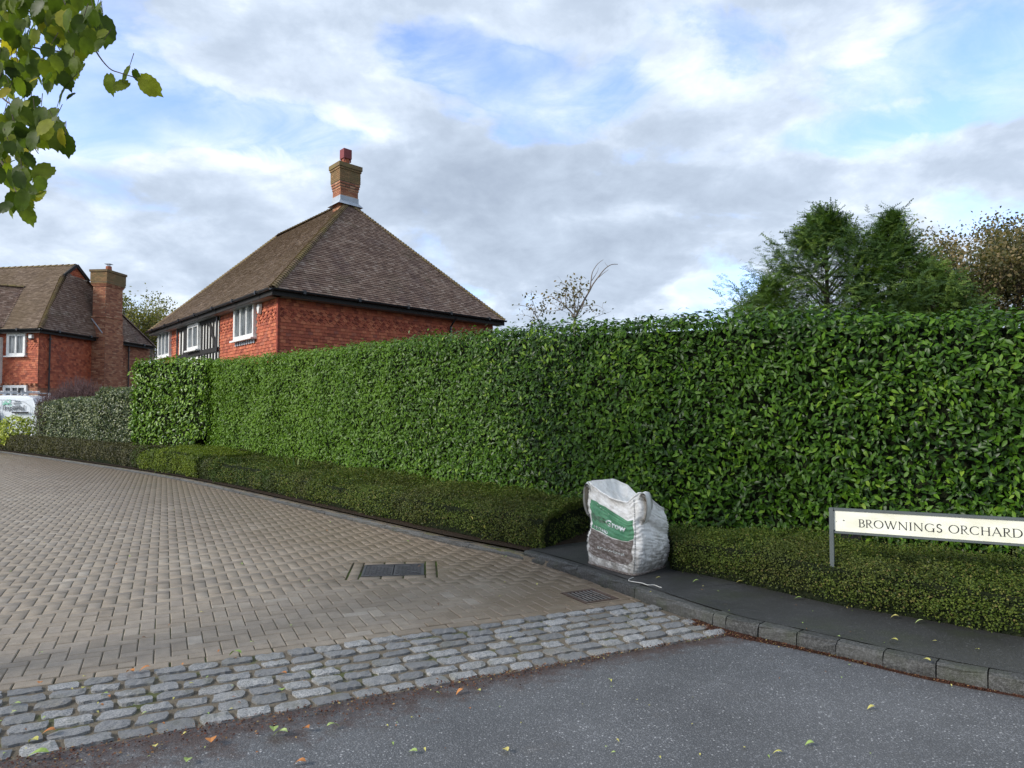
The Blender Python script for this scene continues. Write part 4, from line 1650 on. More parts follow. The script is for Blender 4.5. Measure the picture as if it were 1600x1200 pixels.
# white rendered bay at the very edge
x, z = wx2(4.5, 560, uL, nLv)
b = MB()
b.box(F0 + uL * (x + 1.5) + Z3 * 3.9 + nLv * .2, (3.0, .4, 2.3), ax=(uL, nLv, Z3))
rb = b.build('render_panel', MATS['white_render'], h2)
b = MB()
b.box(F0 + uL * (x + .62) + Z3 * 3.9 + nLv * .42, (.14, .05, 2.3), ax=(uL, nLv, Z3))
b.build('timber_stud', MATS['black_timber'], h2)
for (P_, Q_, n) in ((LL, A2, nLv), (A2, B2, nSv)):
    d = (Q_ - P_).normalized()
    b = MB()
    b.box((P_ + Q_) / 2 - n * .03 - Z3 * .10, ((Q_ - P_).length - .02, .03, .2), ax=(d, n, Z3))
    b.build('fascia', MATS['black_timber'], h2)
    gutter(h2, P_ + n * .06 - Z3 * .01, Q_ + n * .06 - Z3 * .01, n)
for px in (75, 199):
    x, z = wx2(px, 560, uS, nSv)
    p = F0 + uS * x + nSv * .08
    downpipe(h2, p.x, p.y, .4, E2 - .2)
# chimney
x0, x1 = cxs
cl = 1.35
ccen = on_plane(163, 560, F0 + nSv * .68, nSv)
cs = (ccen - F0).dot(uS)
cc2 = F0 + uS * (cs + cl / 2) + nSv * .34
zq = lambda py: at(163, py, (F0 + uS * cs).y).z
secs = [(.1, zq(520), .05, 0), (zq(520), zq(496), .02, 0), (zq(496), zq(494), .045, 0), (zq(494), zq(447), 0, 0), (zq(447), zq(445), .03, 0), (zq(445), zq(443), .06, 0), (zq(443), zq(440), .09, 1), (zq(440), zq(425), .10, 1)]
st2 = brick_stack(h2, 'chimney', cc2, uS, nSv, cl, .70, 0, 0, secs, [MATS['brick'], MATS['weathered_brick']])
b = MB()
b.box(Vector((cc2.x, cc2.y, (zq(425) + zq(421.5)) / 2)), (cl + .28, .98, zq(421.5) - zq(425)), ax=(uS, nSv, Z3))
b.build('chimney_cap', MATS['mossy_roof_tile'], st2)
b = MB()
p = Vector((cc2.x, cc2.y, zq(421.5)))
b.tube([p, p + Z3 * .30], [.16, .14], 12)
b.build('chimney_pot', MATS['terracotta'], st2)
b = MB()
b.tube([p + Z3 * .30, p + Z3 * .40], [.09, .09], 10)
b.box(p + Z3 * .42, (.3, .3, .03))
b.build('cowl', MATS['steel'], st2)
b = MB()
q1 = Vector((cc2.x, cc2.y, 0)) - uS * (cl / 2 + .02)
b.beam(q1 - nSv * .35 + Z3 * zq(498), q1 + nSv * .25 + Z3 * zq(521), .12, .03)
b.build('lead_flashing', MATS['lead'], st2)
# ================================================================== HEDGES
def leaf_template(n=4, w=.42, fold=.10, curl=.12, tip=.75):
    """elliptic leaf, length 1 along +y from the stalk, midrib folded, normal +z"""
    vs, fs = [], []
    rows = n + 1
    prof = []
    for i in range(rows):
        t = i / n
        ww = w / 2 * math.sin(math.pi * min(1, max(0, t)) ** tip) if 0 < i < n else 0
        prof.append((t, ww))
    for t, ww in prof:
        z = -curl * (t - .3) ** 2 * 1.6
        if ww == 0:
            vs.append((0, t, z))
        else:
            vs += [(-ww, t, z + fold * ww * 2), (0, t, z), (ww, t, z + fold * ww * 2)]
    fs.append((0, 2, 1)); fs.append((0, 3, 2))
    k = 1
    for i in range(1, n - 1):
        fs += [(k, k + 1, k + 4, k + 3), (k + 1, k + 2, k + 5, k + 4)]
        k += 3
    last = len(vs) - 1
    fs += [(k, k + 1, last), (k + 1, k + 2, last)]
    return vs, fs


LT = leaf_template(4)
LT3 = leaf_template(3)
QUAD = ([(0, 0, 0), (.34, .5, .06), (0, 1, -.04), (-.34, .5, .06)], [(0, 1, 2, 3)])


def strip_hedge_samples(front, back, ztop, zbot, n, wf=1.0, wt_=1.0, ends=.5, dens_pow=0.0, round_=.12, lump=.05, lumps=.9):
    """random points + outward normals on front wall, top and both end walls of a hedge between two polylines.
    ztop/zbot are arrays along the run"""
    F, LFr = resample(front, 80)
    Bk, _ = resample(back, 80)
    zt = np.interp(np.linspace(0, 1, 80), np.linspace(0, 1, len(ztop)), ztop)
    zb = np.interp(np.linspace(0, 1, 80), np.linspace(0, 1, len(zbot)), zbot)
    D = np.hypot(F[:, 0], F[:, 1])
    w = np.gradient(np.concatenate([[0], np.cumsum(np.linalg.norm(np.diff(F[:, :2], axis=0), axis=1))]))
    wd = D ** (-dens_pow)
    depth = np.linalg.norm((Bk - F)[:, :2], axis=1)
    Af = (w * (zt - zb) * wd).sum() * wf
    At = (w * depth * wd).sum() * wt_
    Ae = [(depth[i] * (zt - zb)[i] * wd[i]) * ends for i in (0, -1)]
    tot = Af + At + sum(Ae)
    P, N_ = [], []
    idx = np.arange(80)

    def along(k, wts):
        c = np.concatenate([[0], np.cumsum(wts)])
        return np.interp(RNG.random(k) * c[-1], c, np.arange(81)) .clip(0, 79 - 1e-3)

    def lerp(arr, t):
        i = t.astype(int)
        f = t - i
        return arr[i] * (1 - f)[..., None] + arr[np.minimum(i + 1, 79)] * f[..., None] if arr.ndim == 2 else arr[i] * (1 - f) + arr[np.minimum(i + 1, 79)] * f
    T = np.gradient(F[:, :2], axis=0)
    T = T / np.linalg.norm(T, axis=1, keepdims=True)
    inward = unit((Bk - F)[:, :2])
    # front
    k = int(n * Af / tot)
    t = along(k, w * (zt - zb) * wd)
    f = lerp(F[:, :2], t)
    iw = lerp(inward, t)
    z0, z1 = lerp(zb, t), lerp(zt, t)
    z = z0 + (z1 - z0) * RNG.random(k)
    near_top = np.clip(1 - (z1 - z) / round_, 0, 1)
    near_bot = np.clip(1 - (z - z0) / (round_ * .8), 0, 1)
    off = round_ * .8 * (near_top ** 2) + round_ * .5 * near_bot ** 2
    P.append(np.concatenate([f + iw * off[:, None], z[:, None]], 1))
    nn = np.concatenate([-iw, (near_top * .9 - near_bot * .35)[:, None]], 1)
    N_.append(nn)
    # top
    k = int(n * At / tot)
    t = along(k, w * depth * wd)
    v = RNG.random(k)
    f = lerp(F[:, :2], t) * (1 - v)[:, None] + lerp(Bk[:, :2], t) * v[:, None]
    dp = lerp(depth, t)
    ef = np.clip(1 - v * dp / round_, 0, 1)
    eb = np.clip(1 - (1 - v) * dp / round_, 0, 1)
    z = lerp(zt, t) - round_ * .7 * (ef ** 2 + eb ** 2)
    P.append(np.concatenate([f, z[:, None]], 1))
    iw = lerp(inward, t)
    nn = np.concatenate([iw * (eb - ef)[:, None] * .8, np.ones((k, 1))], 1)
    N_.append(nn)
    for e, (i, sg) in enumerate(((0, -1), (79, 1))):
        k = int(n * Ae[e] / tot)
        if k < 1:
            continue
        v = RNG.random(k)
        f = F[i, :2] * (1 - v)[:, None] + Bk[i, :2] * v[:, None]
        z = zb[i] + (zt[i] - zb[i]) * RNG.random(k)
        nt = np.clip(1 - (zt[i] - z) / round_, 0, 1)
        ev = np.clip(1 - v * depth[i] / round_, 0, 1)
        tt = T[i] * sg
        f = f - tt * (round_ * .6 * (nt ** 2 + ev ** 2))[:, None]
        P.append(np.concatenate([f, z[:, None]], 1))
        N_.append(np.concatenate([np.repeat(tt[None, :], k, 0), (nt * .8)[:, None]], 1))
    P, N_ = np.concatenate(P), unit(np.concatenate(N_))
    if lump > 0:
        L_ = np.array([mnoise.noise(Vector(p) * lumps) + .5 * mnoise.noise(Vector(p) * lumps * 2.7) for p in P])
        P = P + N_ * (L_ * lump)[:, None]
    return P, N_


def orient(P, N_, up=.35, jit=.55, droop=.4):
    k = len(P)
    n = unit(N_ + np.array([0, 0, up]) + RNG.normal(0, jit, (k, 3)))
    d = unit(RNG.normal(0, 1, (k, 3)) + N_ * .5 + np.array([0, 0, -droop]))
    return frames(n, d)


def hedge_core(parent, front, back, ztop, zbot, inset=.12, name='inside', z_low=None):
    F, _ = resample(front, 60)
    Bk, _ = resample(back, 60)
    zt = np.interp(np.linspace(0, 1, 60), np.linspace(0, 1, len(ztop)), ztop)
    zb = np.interp(np.linspace(0, 1, 60), np.linspace(0, 1, len(zbot)), zbot)
    inw = unit((Bk - F)[:, :2])
    depth = np.linalg.norm((Bk - F)[:, :2], axis=1)
    rows = []
    nz = 7
    for i in range(60):
        f = F[i, :2] + inw[i] * inset
        g = Bk[i, :2] - inw[i] * min(inset, depth[i] * .2)
        ring = []
        for j in range(nz + 1):
            z = zb[i] + (zt[i] - inset - zb[i]) * j / nz
            q_ = mnoise.noise(Vector((f[0], f[1], z)) * 1.7) * inset * .55
            ring.append((f[0] + inw[i][0] * q_, f[1] + inw[i][1] * q_, z))
        for j in range(3):
            v = (j + 1) / 3
            ring.append((f[0] * (1 - v) + g[0] * v, f[1] * (1 - v) + g[1] * v, zt[i] - inset))
        ring.append((g[0], g[1], zb[i]))
        rows.append(ring)
    m_ = len(rows[0])
    vs = [p for r in rows for p in r]
    fs = []
    for i in range(59):
        for j in range(m_):
            j2 = (j + 1) % m_
            fs.append((i * m_ + j, (i + 1) * m_ + j, (i + 1) * m_ + j2, i * m_ + j2))
    fs.append(tuple(range(m_)))
    fs.append(tuple(59 * m_ + j for j in range(m_))[::-1])
    b = MB()
    b.add(vs, fs)
    return b.build(name, MATS['hedge_inside'], parent)


def YP(px, y):
    """plan point on the view ray of pixel column px at distance y"""
    d = pix_dir(px, 600)
    return Vector((d.x / d.y * y, y, 0))


# ---- the tall laurel hedge
lau = [(1800, 6.35, 476), (1600, 6.8, 479), (1450, 7.15, 480), (1300, 7.5, 481), (1150, 7.95, 485), (1000, 8.6, 492), (850, 9.9, 502), (700, 11.8, 517), (560, 14.0, 532), (450, 16.4, 547), (340, 19.3, 559), (326, 19.75, 561)]
fr_ = [YP(x, y) for x, y, t in lau]
# the drawn top edge is the front arris: find its height
zt_ = [at(x, t + 3, y).z for x, y, t in lau]
bk_ = []
for i, p in enumerate(fr_):
    a = fr_[max(i - 1, 0)]; c = fr_[min(i + 1, len(fr_) - 1)]
    t = (c - a).normalized()
    n = Vector((t.y, -t.x, 0))
    if n.y < 0:
        n = -n
    bk_.append(p + n * 1.35)
laurel = empty('laurel_hedge', tuple(fr_[3]))
tag(laurel, 'tall clipped laurel hedge with large glossy dark green leaves behind the bag and sign', 'hedge')
runs = np.concatenate([[0], np.cumsum([(fr_[i + 1] - fr_[i]).length for i in range(len(fr_) - 1)])])
uu = np.linspace(0, runs[-1], 40)
ztl = np.interp(uu, runs, zt_)
zbl = .16 + .10 * np.array([mnoise.noise(Vector((x * .9, 3.1, 0))) for x in uu]) + np.where((uu > 2.3) & (uu < 3.0), .16, 0) + np.where(uu > 9, .10, 0)
# gap seen through the foot of the hedge beneath the sign
P, N_ = strip_hedge_samples(fr_, bk_, ztl, zbl, 86000, wt_=.42, ends=.5, round_=.10, lump=.085, lumps=1.1)
# shoots that stand up above the clipped top
off = RNG.uniform(-.15, .03, len(P))
top_m = N_[:, 2] > .8
off = np.where(top_m, RNG.uniform(-.09, .03, len(P)), off)
off = np.where(RNG.random(len(P)) < .03, RNG.uniform(.04, .11, len(P)), off)
P = P + N_ * off[:, None]
Fm = orient(P, N_, .35, .42, .45)
S = RNG.uniform(.055, .098, len(P)) * np.where(RNG.random(len(P)) < .15, .75, 1)
Rr = RNG.random(len(P))
# leaf age goes in clusters; far-end light and near-end shade are painted in
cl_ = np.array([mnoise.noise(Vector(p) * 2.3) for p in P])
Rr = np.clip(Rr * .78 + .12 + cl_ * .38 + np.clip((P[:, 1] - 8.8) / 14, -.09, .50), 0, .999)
px_, py_ = project_np(P)
vis = (px_ > 0) & (px_ < 1600) & (N_[:, 1] < .2)
o_ = np.argsort(np.where(vis & (off > -.03), np.linalg.norm(P, axis=1) / S, 1e9))
nearL, restL = o_[:300], o_[300:]
LT2 = leaf_template(2, .44)
far_ = P[restL][:, 1] > 9.5
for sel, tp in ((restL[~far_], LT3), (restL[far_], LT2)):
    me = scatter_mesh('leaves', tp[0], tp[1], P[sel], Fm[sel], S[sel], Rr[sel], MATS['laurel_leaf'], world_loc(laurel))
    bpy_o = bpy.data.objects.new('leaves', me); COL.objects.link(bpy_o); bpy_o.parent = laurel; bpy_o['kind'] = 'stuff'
variants = []
for r_ in (.2, .35, .5, .65, .9):
    b = MB(); b.add(LT[0], LT[1], r=0); variants.append(b.mesh('leaf', MATS['laurel_leaf']))
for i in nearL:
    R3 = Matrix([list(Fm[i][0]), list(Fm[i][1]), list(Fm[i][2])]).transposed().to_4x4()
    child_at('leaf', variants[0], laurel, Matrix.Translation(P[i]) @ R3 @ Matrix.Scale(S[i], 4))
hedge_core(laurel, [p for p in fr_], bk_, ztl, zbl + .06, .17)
for s_ in np.arange(.4, runs[-1], .62):
    x = np.interp(s_, runs, [p.x for p in fr_]); y = np.interp(s_, runs, [p.y for p in fr_])
    x2 = np.interp(s_, runs, [p.x for p in bk_]); y2 = np.interp(s_, runs, [p.y for p in bk_])
    v = random.uniform(.3, .6)
    b = MB()
    p = Vector((x + (x2 - x) * v, y + (y2 - y) * v, .05))
    for k in range(random.choice((2, 3))):
        dx = Vector((random.uniform(-.25, .25), random.uniform(-.2, .2), 0))
        b.tube([p + dx * .2, p + dx * .6 + Z3 * .5, p + dx + Z3 * 1.3], [.035, .028, .02], 6)
    b.build('stem', MATS['bark'], laurel)

# ---- farther block of laurel
fr2_ = [YP(323, 19.6), YP(290, 20.0), YP(250, 20.6), YP(207, 21.2)]
bk2_ = [p + Vector((.75, 1.1, 0)).normalized() * 1.4 for p in fr2_]
zt2 = [at(x, t + 2, y).z for x, t, y in ((322, 560, 19.6), (290, 559, 20), (250, 558, 20.6), (207, 561, 21.2))]
laurel2 = empty('laurel_hedge', tuple(fr2_[1]))
tag(laurel2, 'lighter green end block of clipped laurel below the windows of the near house', 'hedge')
P, N_ = strip_hedge_samples(fr2_, bk2_, zt2, [.95, .45, .4, .35], 8000, wt_=.6, ends=1.2, round_=.14, lump=.09, lumps=1.2)
P = P + N_ * RNG.uniform(-.12, .07, len(P))[:, None]
Fm = orient(P, N_, .45, .5, .55)
me = scatter_mesh('leaves', LT3[0], LT3[1], P, Fm, RNG.uniform(.085, .135, len(P)), RNG.random(len(P)), MATS['laurel_leaf_far'], world_loc(laurel2))
o = bpy.data.objects.new('leaves', me); COL.objects.link(o); o.parent = laurel2; o['kind'] = 'stuff'
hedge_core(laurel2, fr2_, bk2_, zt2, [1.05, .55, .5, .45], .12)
for p in fr2_:
    b = MB()
    q_ = p + Vector((.3, .6, .05))
    b.tube([q_, q_ + Vector((.08, 0, .7)), q_ + Vector((-.05, .1, 1.5))], [.05, .04, .03], 6)
    b.build('stem', MATS['bark'], laurel2)

# ---- low hedges
def small_hedge(name, label, front, back, zt, zb, n, size, m, cat='hedge', lump=.035, lumps=2.2, dens=1.0, rnd_fn=None, jit=.7, tpl=QUAD, core=.06, ends=1.0, round_=.19, off=(-.06, .028)):
    o = empty(name, tuple(Vector(front[len(front) // 2])))
    tag(o, label, cat)
    P, N_ = strip_hedge_samples(front, back, zt, zb, n, dens_pow=dens, round_=round_, lump=lump, lumps=lumps, ends=ends)
    o_ = RNG.uniform(off[0], off[1], len(P))
    if size[0] < .03:
        cl_ = np.array([mnoise.noise(Vector(p) * 9.0) for p in P])
        o_ = np.where((cl_ > .22) & (RNG.random(len(P)) < .30), o_ + (cl_ - .2) * .22, o_)
    P = P + N_ * o_[:, None]
    Fm = orient(P, N_, .3, jit, -.5)
    D = np.linalg.norm(P, axis=1)
    S = RNG.uniform(.7, 1.35, len(P)) * (size[0] + size[1] * D)
    R_ = RNG.random(len(P)) if rnd_fn is None else rnd_fn(P)
    me = scatter_mesh('leaves', tpl[0], tpl[1], P, Fm, S, R_, MATS[m], world_loc(o))
    l = bpy.data.objects.new('leaves', me); COL.objects.link(l); l.parent = o; l['kind'] = 'stuff'
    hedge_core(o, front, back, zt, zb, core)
    return o


def clumpy(sc_=3.0, a=.5, topb=.0):
    def f(P):
        c = np.array([mnoise.noise(Vector(p) * sc_) + .5 * mnoise.noise(Vector(p) * sc_ * 2.3) for p in P])
        return np.clip(RNG.random(len(P)) * .7 + .15 + c * a + topb, 0, .999)
    return f


# right-hand stretch between footway and laurel
f_ = [ground(x, y, .1) for x, y in ((1052, 893), (1110, 903), (1180, 919), (1300, 946), (1450, 972), (1600, 999))] + [Vector((4.3, 4.05, .1)), Vector((5.4, 3.4, .1))]
b_ = [YP(1040, 7.6), YP(1110, 7.35), YP(1200, 7.0), YP(1320, 6.62), YP(1460, 6.2), YP(1600, 5.7)] + [Vector((4.9, 5.1, 0)), Vector((6.0, 4.5, 0))]
for p in f_ + b_:
    p.z = 0
small_hedge('low_hedge', 'knee high clipped hedge round the foot of the street name sign', f_, b_, [.40, .44, .43, .41, .40, .37, .34, .32], [.10] * 8, 100000, (.011, .0009), 'box_leaf',
            rnd_fn=clumpy(2.6, .55), dens=.6, lump=.06, lumps=1.9)
# long left-hand stretch along the kerb
ss = [s_of_px(x) for x in (60, 130, 200, 260, 330)]
f2, b2, zt3 = [], [], []
pxl = [(200, 1.6, .60), (262, 1.75, .60), (330, 1.75, .56), (420, 1.8, .52), (520, 1.85, .53), (620, 1.9, .47), (700, 2.05, .44), (770, 2.3, .45), (826, 2.5, .45)]
for x, wdt, z in pxl:
    s_ = s_of_px(x)
    p, t = kerb_at(s_, .17)
    q_, _ = kerb_at(s_, .17 + wdt)
    f2.append(p); b2.append(q_); zt3.append(z)
b2[-1] = YP(925, 9.2)
b2[-2] = YP(875, 9.6)
endf = YP(900, 7.9)
fb, bb_ = [], []
for x, wdt in ((-50, .85), (0, .85), (60, .95), (130, 1.25), (205, 1.5)):
    s_ = s_of_px(x)
    fb.append(kerb_at(s_, .17)[0]); bb_.append(kerb_at(s_, .17 + wdt)[0])
small_hedge('low_hedge', 'brownish far end of the low hedge below the speckled hedges', fb, bb_, [.66, .66, .64, .61, .60], [.09] * 5, 40000, (.010, .0013), 'brown_box_leaf', rnd_fn=clumpy(1.8, .4), lump=.06, lumps=1.4)
small_hedge('low_hedge', 'long low clipped hedge running beside the brick paving from the bag to the far corner', f2, b2, zt3, [.09] * 9, 180000, (.010, .0012), 'box_leaf',
            rnd_fn=lambda P: np.clip(clumpy(1.6, .42)(P) + np.clip((P[:, 1] - 8.5) / 22, -.05, .42), 0, .999), dens=1.0, lump=.085, lumps=1.2)
# lighter, separate clipped cushion in front at the step in the hedge
f3, b3 = [], []
for x in (212, 240, 270, 300):
    s_ = s_of_px(x)
    f3.append(kerb_at(s_, .12)[0]); b3.append(kerb_at(s_, 1.5)[0])
small_hedge('low_hedge', 'lighter green stretch of low hedge at its step below the laurel end block', f3, b3, [.52, .66, .68, .60], [.09] * 4, 26000, (.010, .0013), 'box_leaf_light', rnd_fn=clumpy(2.0, .35), lump=.07, lumps=1.6)

# ---- variegated hedges beyond
def hpts(lst):
    return [YP(x, y) for x, y in lst]
f4 = hpts([(206, 22.0), (180, 22.7), (149, 23.4)])
b4 = [p + Vector((.3, 1.6, 0)) for p in f4]
small_hedge('variegated_hedge', 'taller rounded block of speckled cream and green hedge beside the laurel', f4, b4, [at(178, 605, 22.6).z] * 3, [.3] * 3, 9000, (.045, .001), 'variegated_leaf', lump=.08, lumps=1.4, jit=.6, tpl=LT3, core=.12, round_=.3)
f5 = hpts([(152, 23.6), (120, 24.8), (85, 26.0), (57, 27.2)])
b5 = [p + Vector((.3, 1.5, 0)) for p in f5]
small_hedge('variegated_hedge', 'lower long speckled cream and green hedge below the purple shrub', f5, b5, [at(150, 621, 23.6).z, at(120, 621, 24.8).z, at(85, 623, 26.0).z, at(60, 630, 27.2).z], [.3] * 4, 13000, (.042, .001), 'variegated_leaf', lump=.07, lumps=1.4, jit=.6, tpl=LT3, core=.12, round_=.3)
# golden shrub
def bush(name, label, c, rx, ry, z0, z1, n, size, m, tpl=LT3, rnd=None, up=.4):
    o = empty(name, (c.x, c.y, 0.08))
    tag(o, label, 'shrub')
    d = unit(RNG.normal(0, 1, (n, 3)))
    rad = RNG.uniform(.55, 1.0, n) ** .5
    L_ = np.array([1 + .25 * mnoise.noise(Vector(x) * 2.3 + Vector((c.x, 0, 0))) for x in d])
    P = d * (rad * L_)[:, None] * np.array([rx, ry, (z1 - z0) / 2]) + np.array([c.x, c.y, (z0 + z1) / 2])
    Fm = orient(P, d, up, .6, .2)
    me = scatter_mesh('leaves', tpl[0], tpl[1], P, Fm, RNG.uniform(.7, 1.3, n) * size, RNG.random(n) if rnd is None else rnd(P), MATS[m], world_loc(o))
    l = bpy.data.objects.new('leaves', me); COL.objects.link(l); l.parent = o; l['kind'] = 'stuff'
    for k in range(6):
        a = k * 1.05
        b = MB()
        b.tube([(c.x, c.y, .08), (c.x + .3 * rx * math.cos(a), c.y + .3 * ry * math.sin(a), (z0 + z1) / 2), (c.x + .6 * rx * math.cos(a), c.y + .6 * ry * math.sin(a), z1 * .85)], [.02, .014, .006], 5)
        b.build('stem', MATS['bark'], o)
    return o


c = YP(30, 28.7)
bush('golden_shrub', 'golden yellow leaved shrub in front of the white van', c, .76, .5, at(30, 700, 28.7).z, at(30, 650, 28.7).z + .05, 1700, .12, 'golden_leaf')
c = YP(-19, 29.6)
bush('blue_conifer', 'blue green conifer bush cut by the left edge of the picture', c, .58, .6, .1, at(0, 638, 29.6).z, 2600, .13, 'blue_conifer', tpl=QUAD)
# white marker stake
p = YP(51.5, 27.1)
b = MB()
b.box((p.x, p.y, .42), (.05, .04, .62))
b.add([(p.x - .025, p.y - .02, .73), (p.x + .025, p.y - .02, .73), (p.x + .025, p.y + .02, .73), (p.x - .025, p.y + .02, .73), (p.x, p.y, .77)], [(0, 1, 4), (1, 2, 4), (2, 3, 4), (3, 0, 4)])
o = b.build('marker_post', MATS['white_frame'])
tag(o, 'short white post beside the golden shrub', 'post')

# ---- twiggy purple shrub in front of the far house
o = empty('twiggy_shrub', tuple(YP(120, 27.5)))
tag(o, 'bare twiggy purple shrub rising above the speckled hedge', 'shrub')
tw = MB()
LP, LR = [], []
for k in range(420):
    px = random.uniform(68, 182)
    base = YP(px + random.uniform(-8, 8), random.uniform(26.6, 28.6))
    base.z = .3
    hgt = at(px, 618 - 34 * math.exp(-((px - 122) / 34) ** 2) + random.uniform(0, 12), base.y).z
    p = [base]
    d = Vector((random.uniform(-.35, .35), random.uniform(-.3, .3), 0))
    for j in range(1, 6):
        f = j / 5
        q_ = base + d * f + Vector((random.uniform(-.04, .04), random.uniform(-.04, .04), (hgt - .3) * f))
        p.append(q_)
    tw.tube(p, [.012, .010, .009, .008, .006, .004], 3, cap=False)
    for j in (2, 3, 4):
        for _ in range(2):
            e = p[j] + Vector((random.uniform(-.3, .3), random.uniform(-.2, .2), random.uniform(.12, .35)))
            tw.tube([p[j], (p[j] + e) / 2 + Vector((0, 0, -.02)), e], [.006, .005, .003], 3, cap=False)
            for _ in range(3):
                LP.append(p[j] + (e - p[j]) * random.random() + Vector((random.uniform(-.03, .03), random.uniform(-.03, .03), 0)))
tw.build('twigs', MATS['purple_twig'], o, kind='stuff')
LP = np.array([tuple(x) for x in LP])
Fm = orient(LP, unit(RNG.normal(0, 1, (len(LP), 3))), .2, .8, .1)
me = scatter_mesh('leaves', QUAD[0], QUAD[1], LP, Fm, RNG.uniform(.03, .06, len(LP)), RNG.random(len(LP)), MATS['berberis_leaf'], world_loc(o))
l = bpy.data.objects.new('leaves', me); COL.objects.link(l); l.parent = o; l['kind'] = 'stuff'

# ---- strap leaved plant between low hedge and laurel
c = at(462, 742, 13.9)
c.z = .1
o = empty('strap_leaved_plant', tuple(c))
tag(o, 'clump of arching green strap leaves between the low hedge and the laurel', 'plant')
for k in range(58):
    a = random.uniform(0, 2 * math.pi)
    ln = random.uniform(.55, .95)
    el = random.uniform(.55, 1.35)
    d = Vector((math.cos(a), math.sin(a) * .6, 0))
    pts_ = []
    for j in range(7):
        f = j / 6
        pts_.append(c + d * (.06 + ln * math.cos(el) * f) + Z3 * (ln * 1.15 * math.sin(el) * f - .38 * ln * f * f * f * (1.3 - el / 1.6)))
    side = d.cross(Z3).normalized()
    vs = []
    for j, p in enumerate(pts_):
        w = .017 * (1 - (j / 6) ** 2) + .001
        vs += [p - side * w, p + Z3 * -.004, p + side * w]
    fs = []
    for j in range(6):
        fs += [(3 * j, 3 * j + 1, 3 * j + 4, 3 * j + 3), (3 * j + 1, 3 * j + 2, 3 * j + 5, 3 * j + 4)]
    b = MB(); b.add(vs, fs)
    b.build('blade', MATS['strap_blade'], o)
# ================================================================== TREES
def spray_template(pairs=6):
    vs, fs = [], []
    def q_(x0, y0, x1, y1, w, z0=0, z1=0):
        dx, dy = x1 - x0, y1 - y0
        l = math.hypot(dx, dy)
        nx, ny = -dy / l * w, dx / l * w
        k = len(vs)
        mx, my = (x0 + x1) / 2, (y0 + y1) / 2
        vs.extend([(x0, y0, z0), (mx + nx, my + ny, (z0 + z1) / 2 + .01), (x1, y1, z1), (mx - nx, my - ny, (z0 + z1) / 2 + .01)])
        fs.append((k, k + 1, k + 2, k + 3))
    q_(0, 0, 0, 1, .022, 0, -.10)
    for i in range(pairs):
        t = .10 + .78 * i / (pairs - 1)
        L_ = (.50, .34, .56, .30, .42, .22, .2)[i] * (1 - t * .45)
        z = -.1 * t * t
        for sg in (-1, 1):
            x1, y1 = sg * L_ * .72, t + L_ * .72
            q_(0, t + .04 * sg, x1, y1 + .04 * sg, .030, z, z - .09)
    return vs, fs


SPRAY = spray_template()


def plume_template():
    vs, fs = [], []
    def q_(x0, y0, x1, y1, w, z0, z1):
        dx, dy = x1 - x0, y1 - y0
        l = math.hypot(dx, dy)
        nx, ny = -dy / l * w, dx / l * w
        k = len(vs)
        vs.extend([(x0, y0, z0), ((x0 + x1) / 2 + nx, (y0 + y1) / 2 + ny, (z0 + z1) / 2), (x1, y1, z1), ((x0 + x1) / 2 - nx, (y0 + y1) / 2 - ny, (z0 + z1) / 2)])
        fs.append((k, k + 1, k + 2, k + 3))
    rd = random.Random(4)
    zc_ = lambda y: .22 * y - .42 * y * y
    for i in range(5):
        q_(0, i / 5, 0, (i + 1) / 5 + .03, .014, zc_(i / 5), zc_((i + 1) / 5))
    for i in range(9):
        t = .08 + .86 * i / 8
        for sg in (-1, 1):
            L_ = (.17 + .07 * rd.random()) * (1 - t * .6)
            q_(0, t, sg * L_ * .55, t + L_ * .9, .026, zc_(t), zc_(t) + rd.uniform(-.06, .05))
    return vs, fs


PLUME = plume_template()


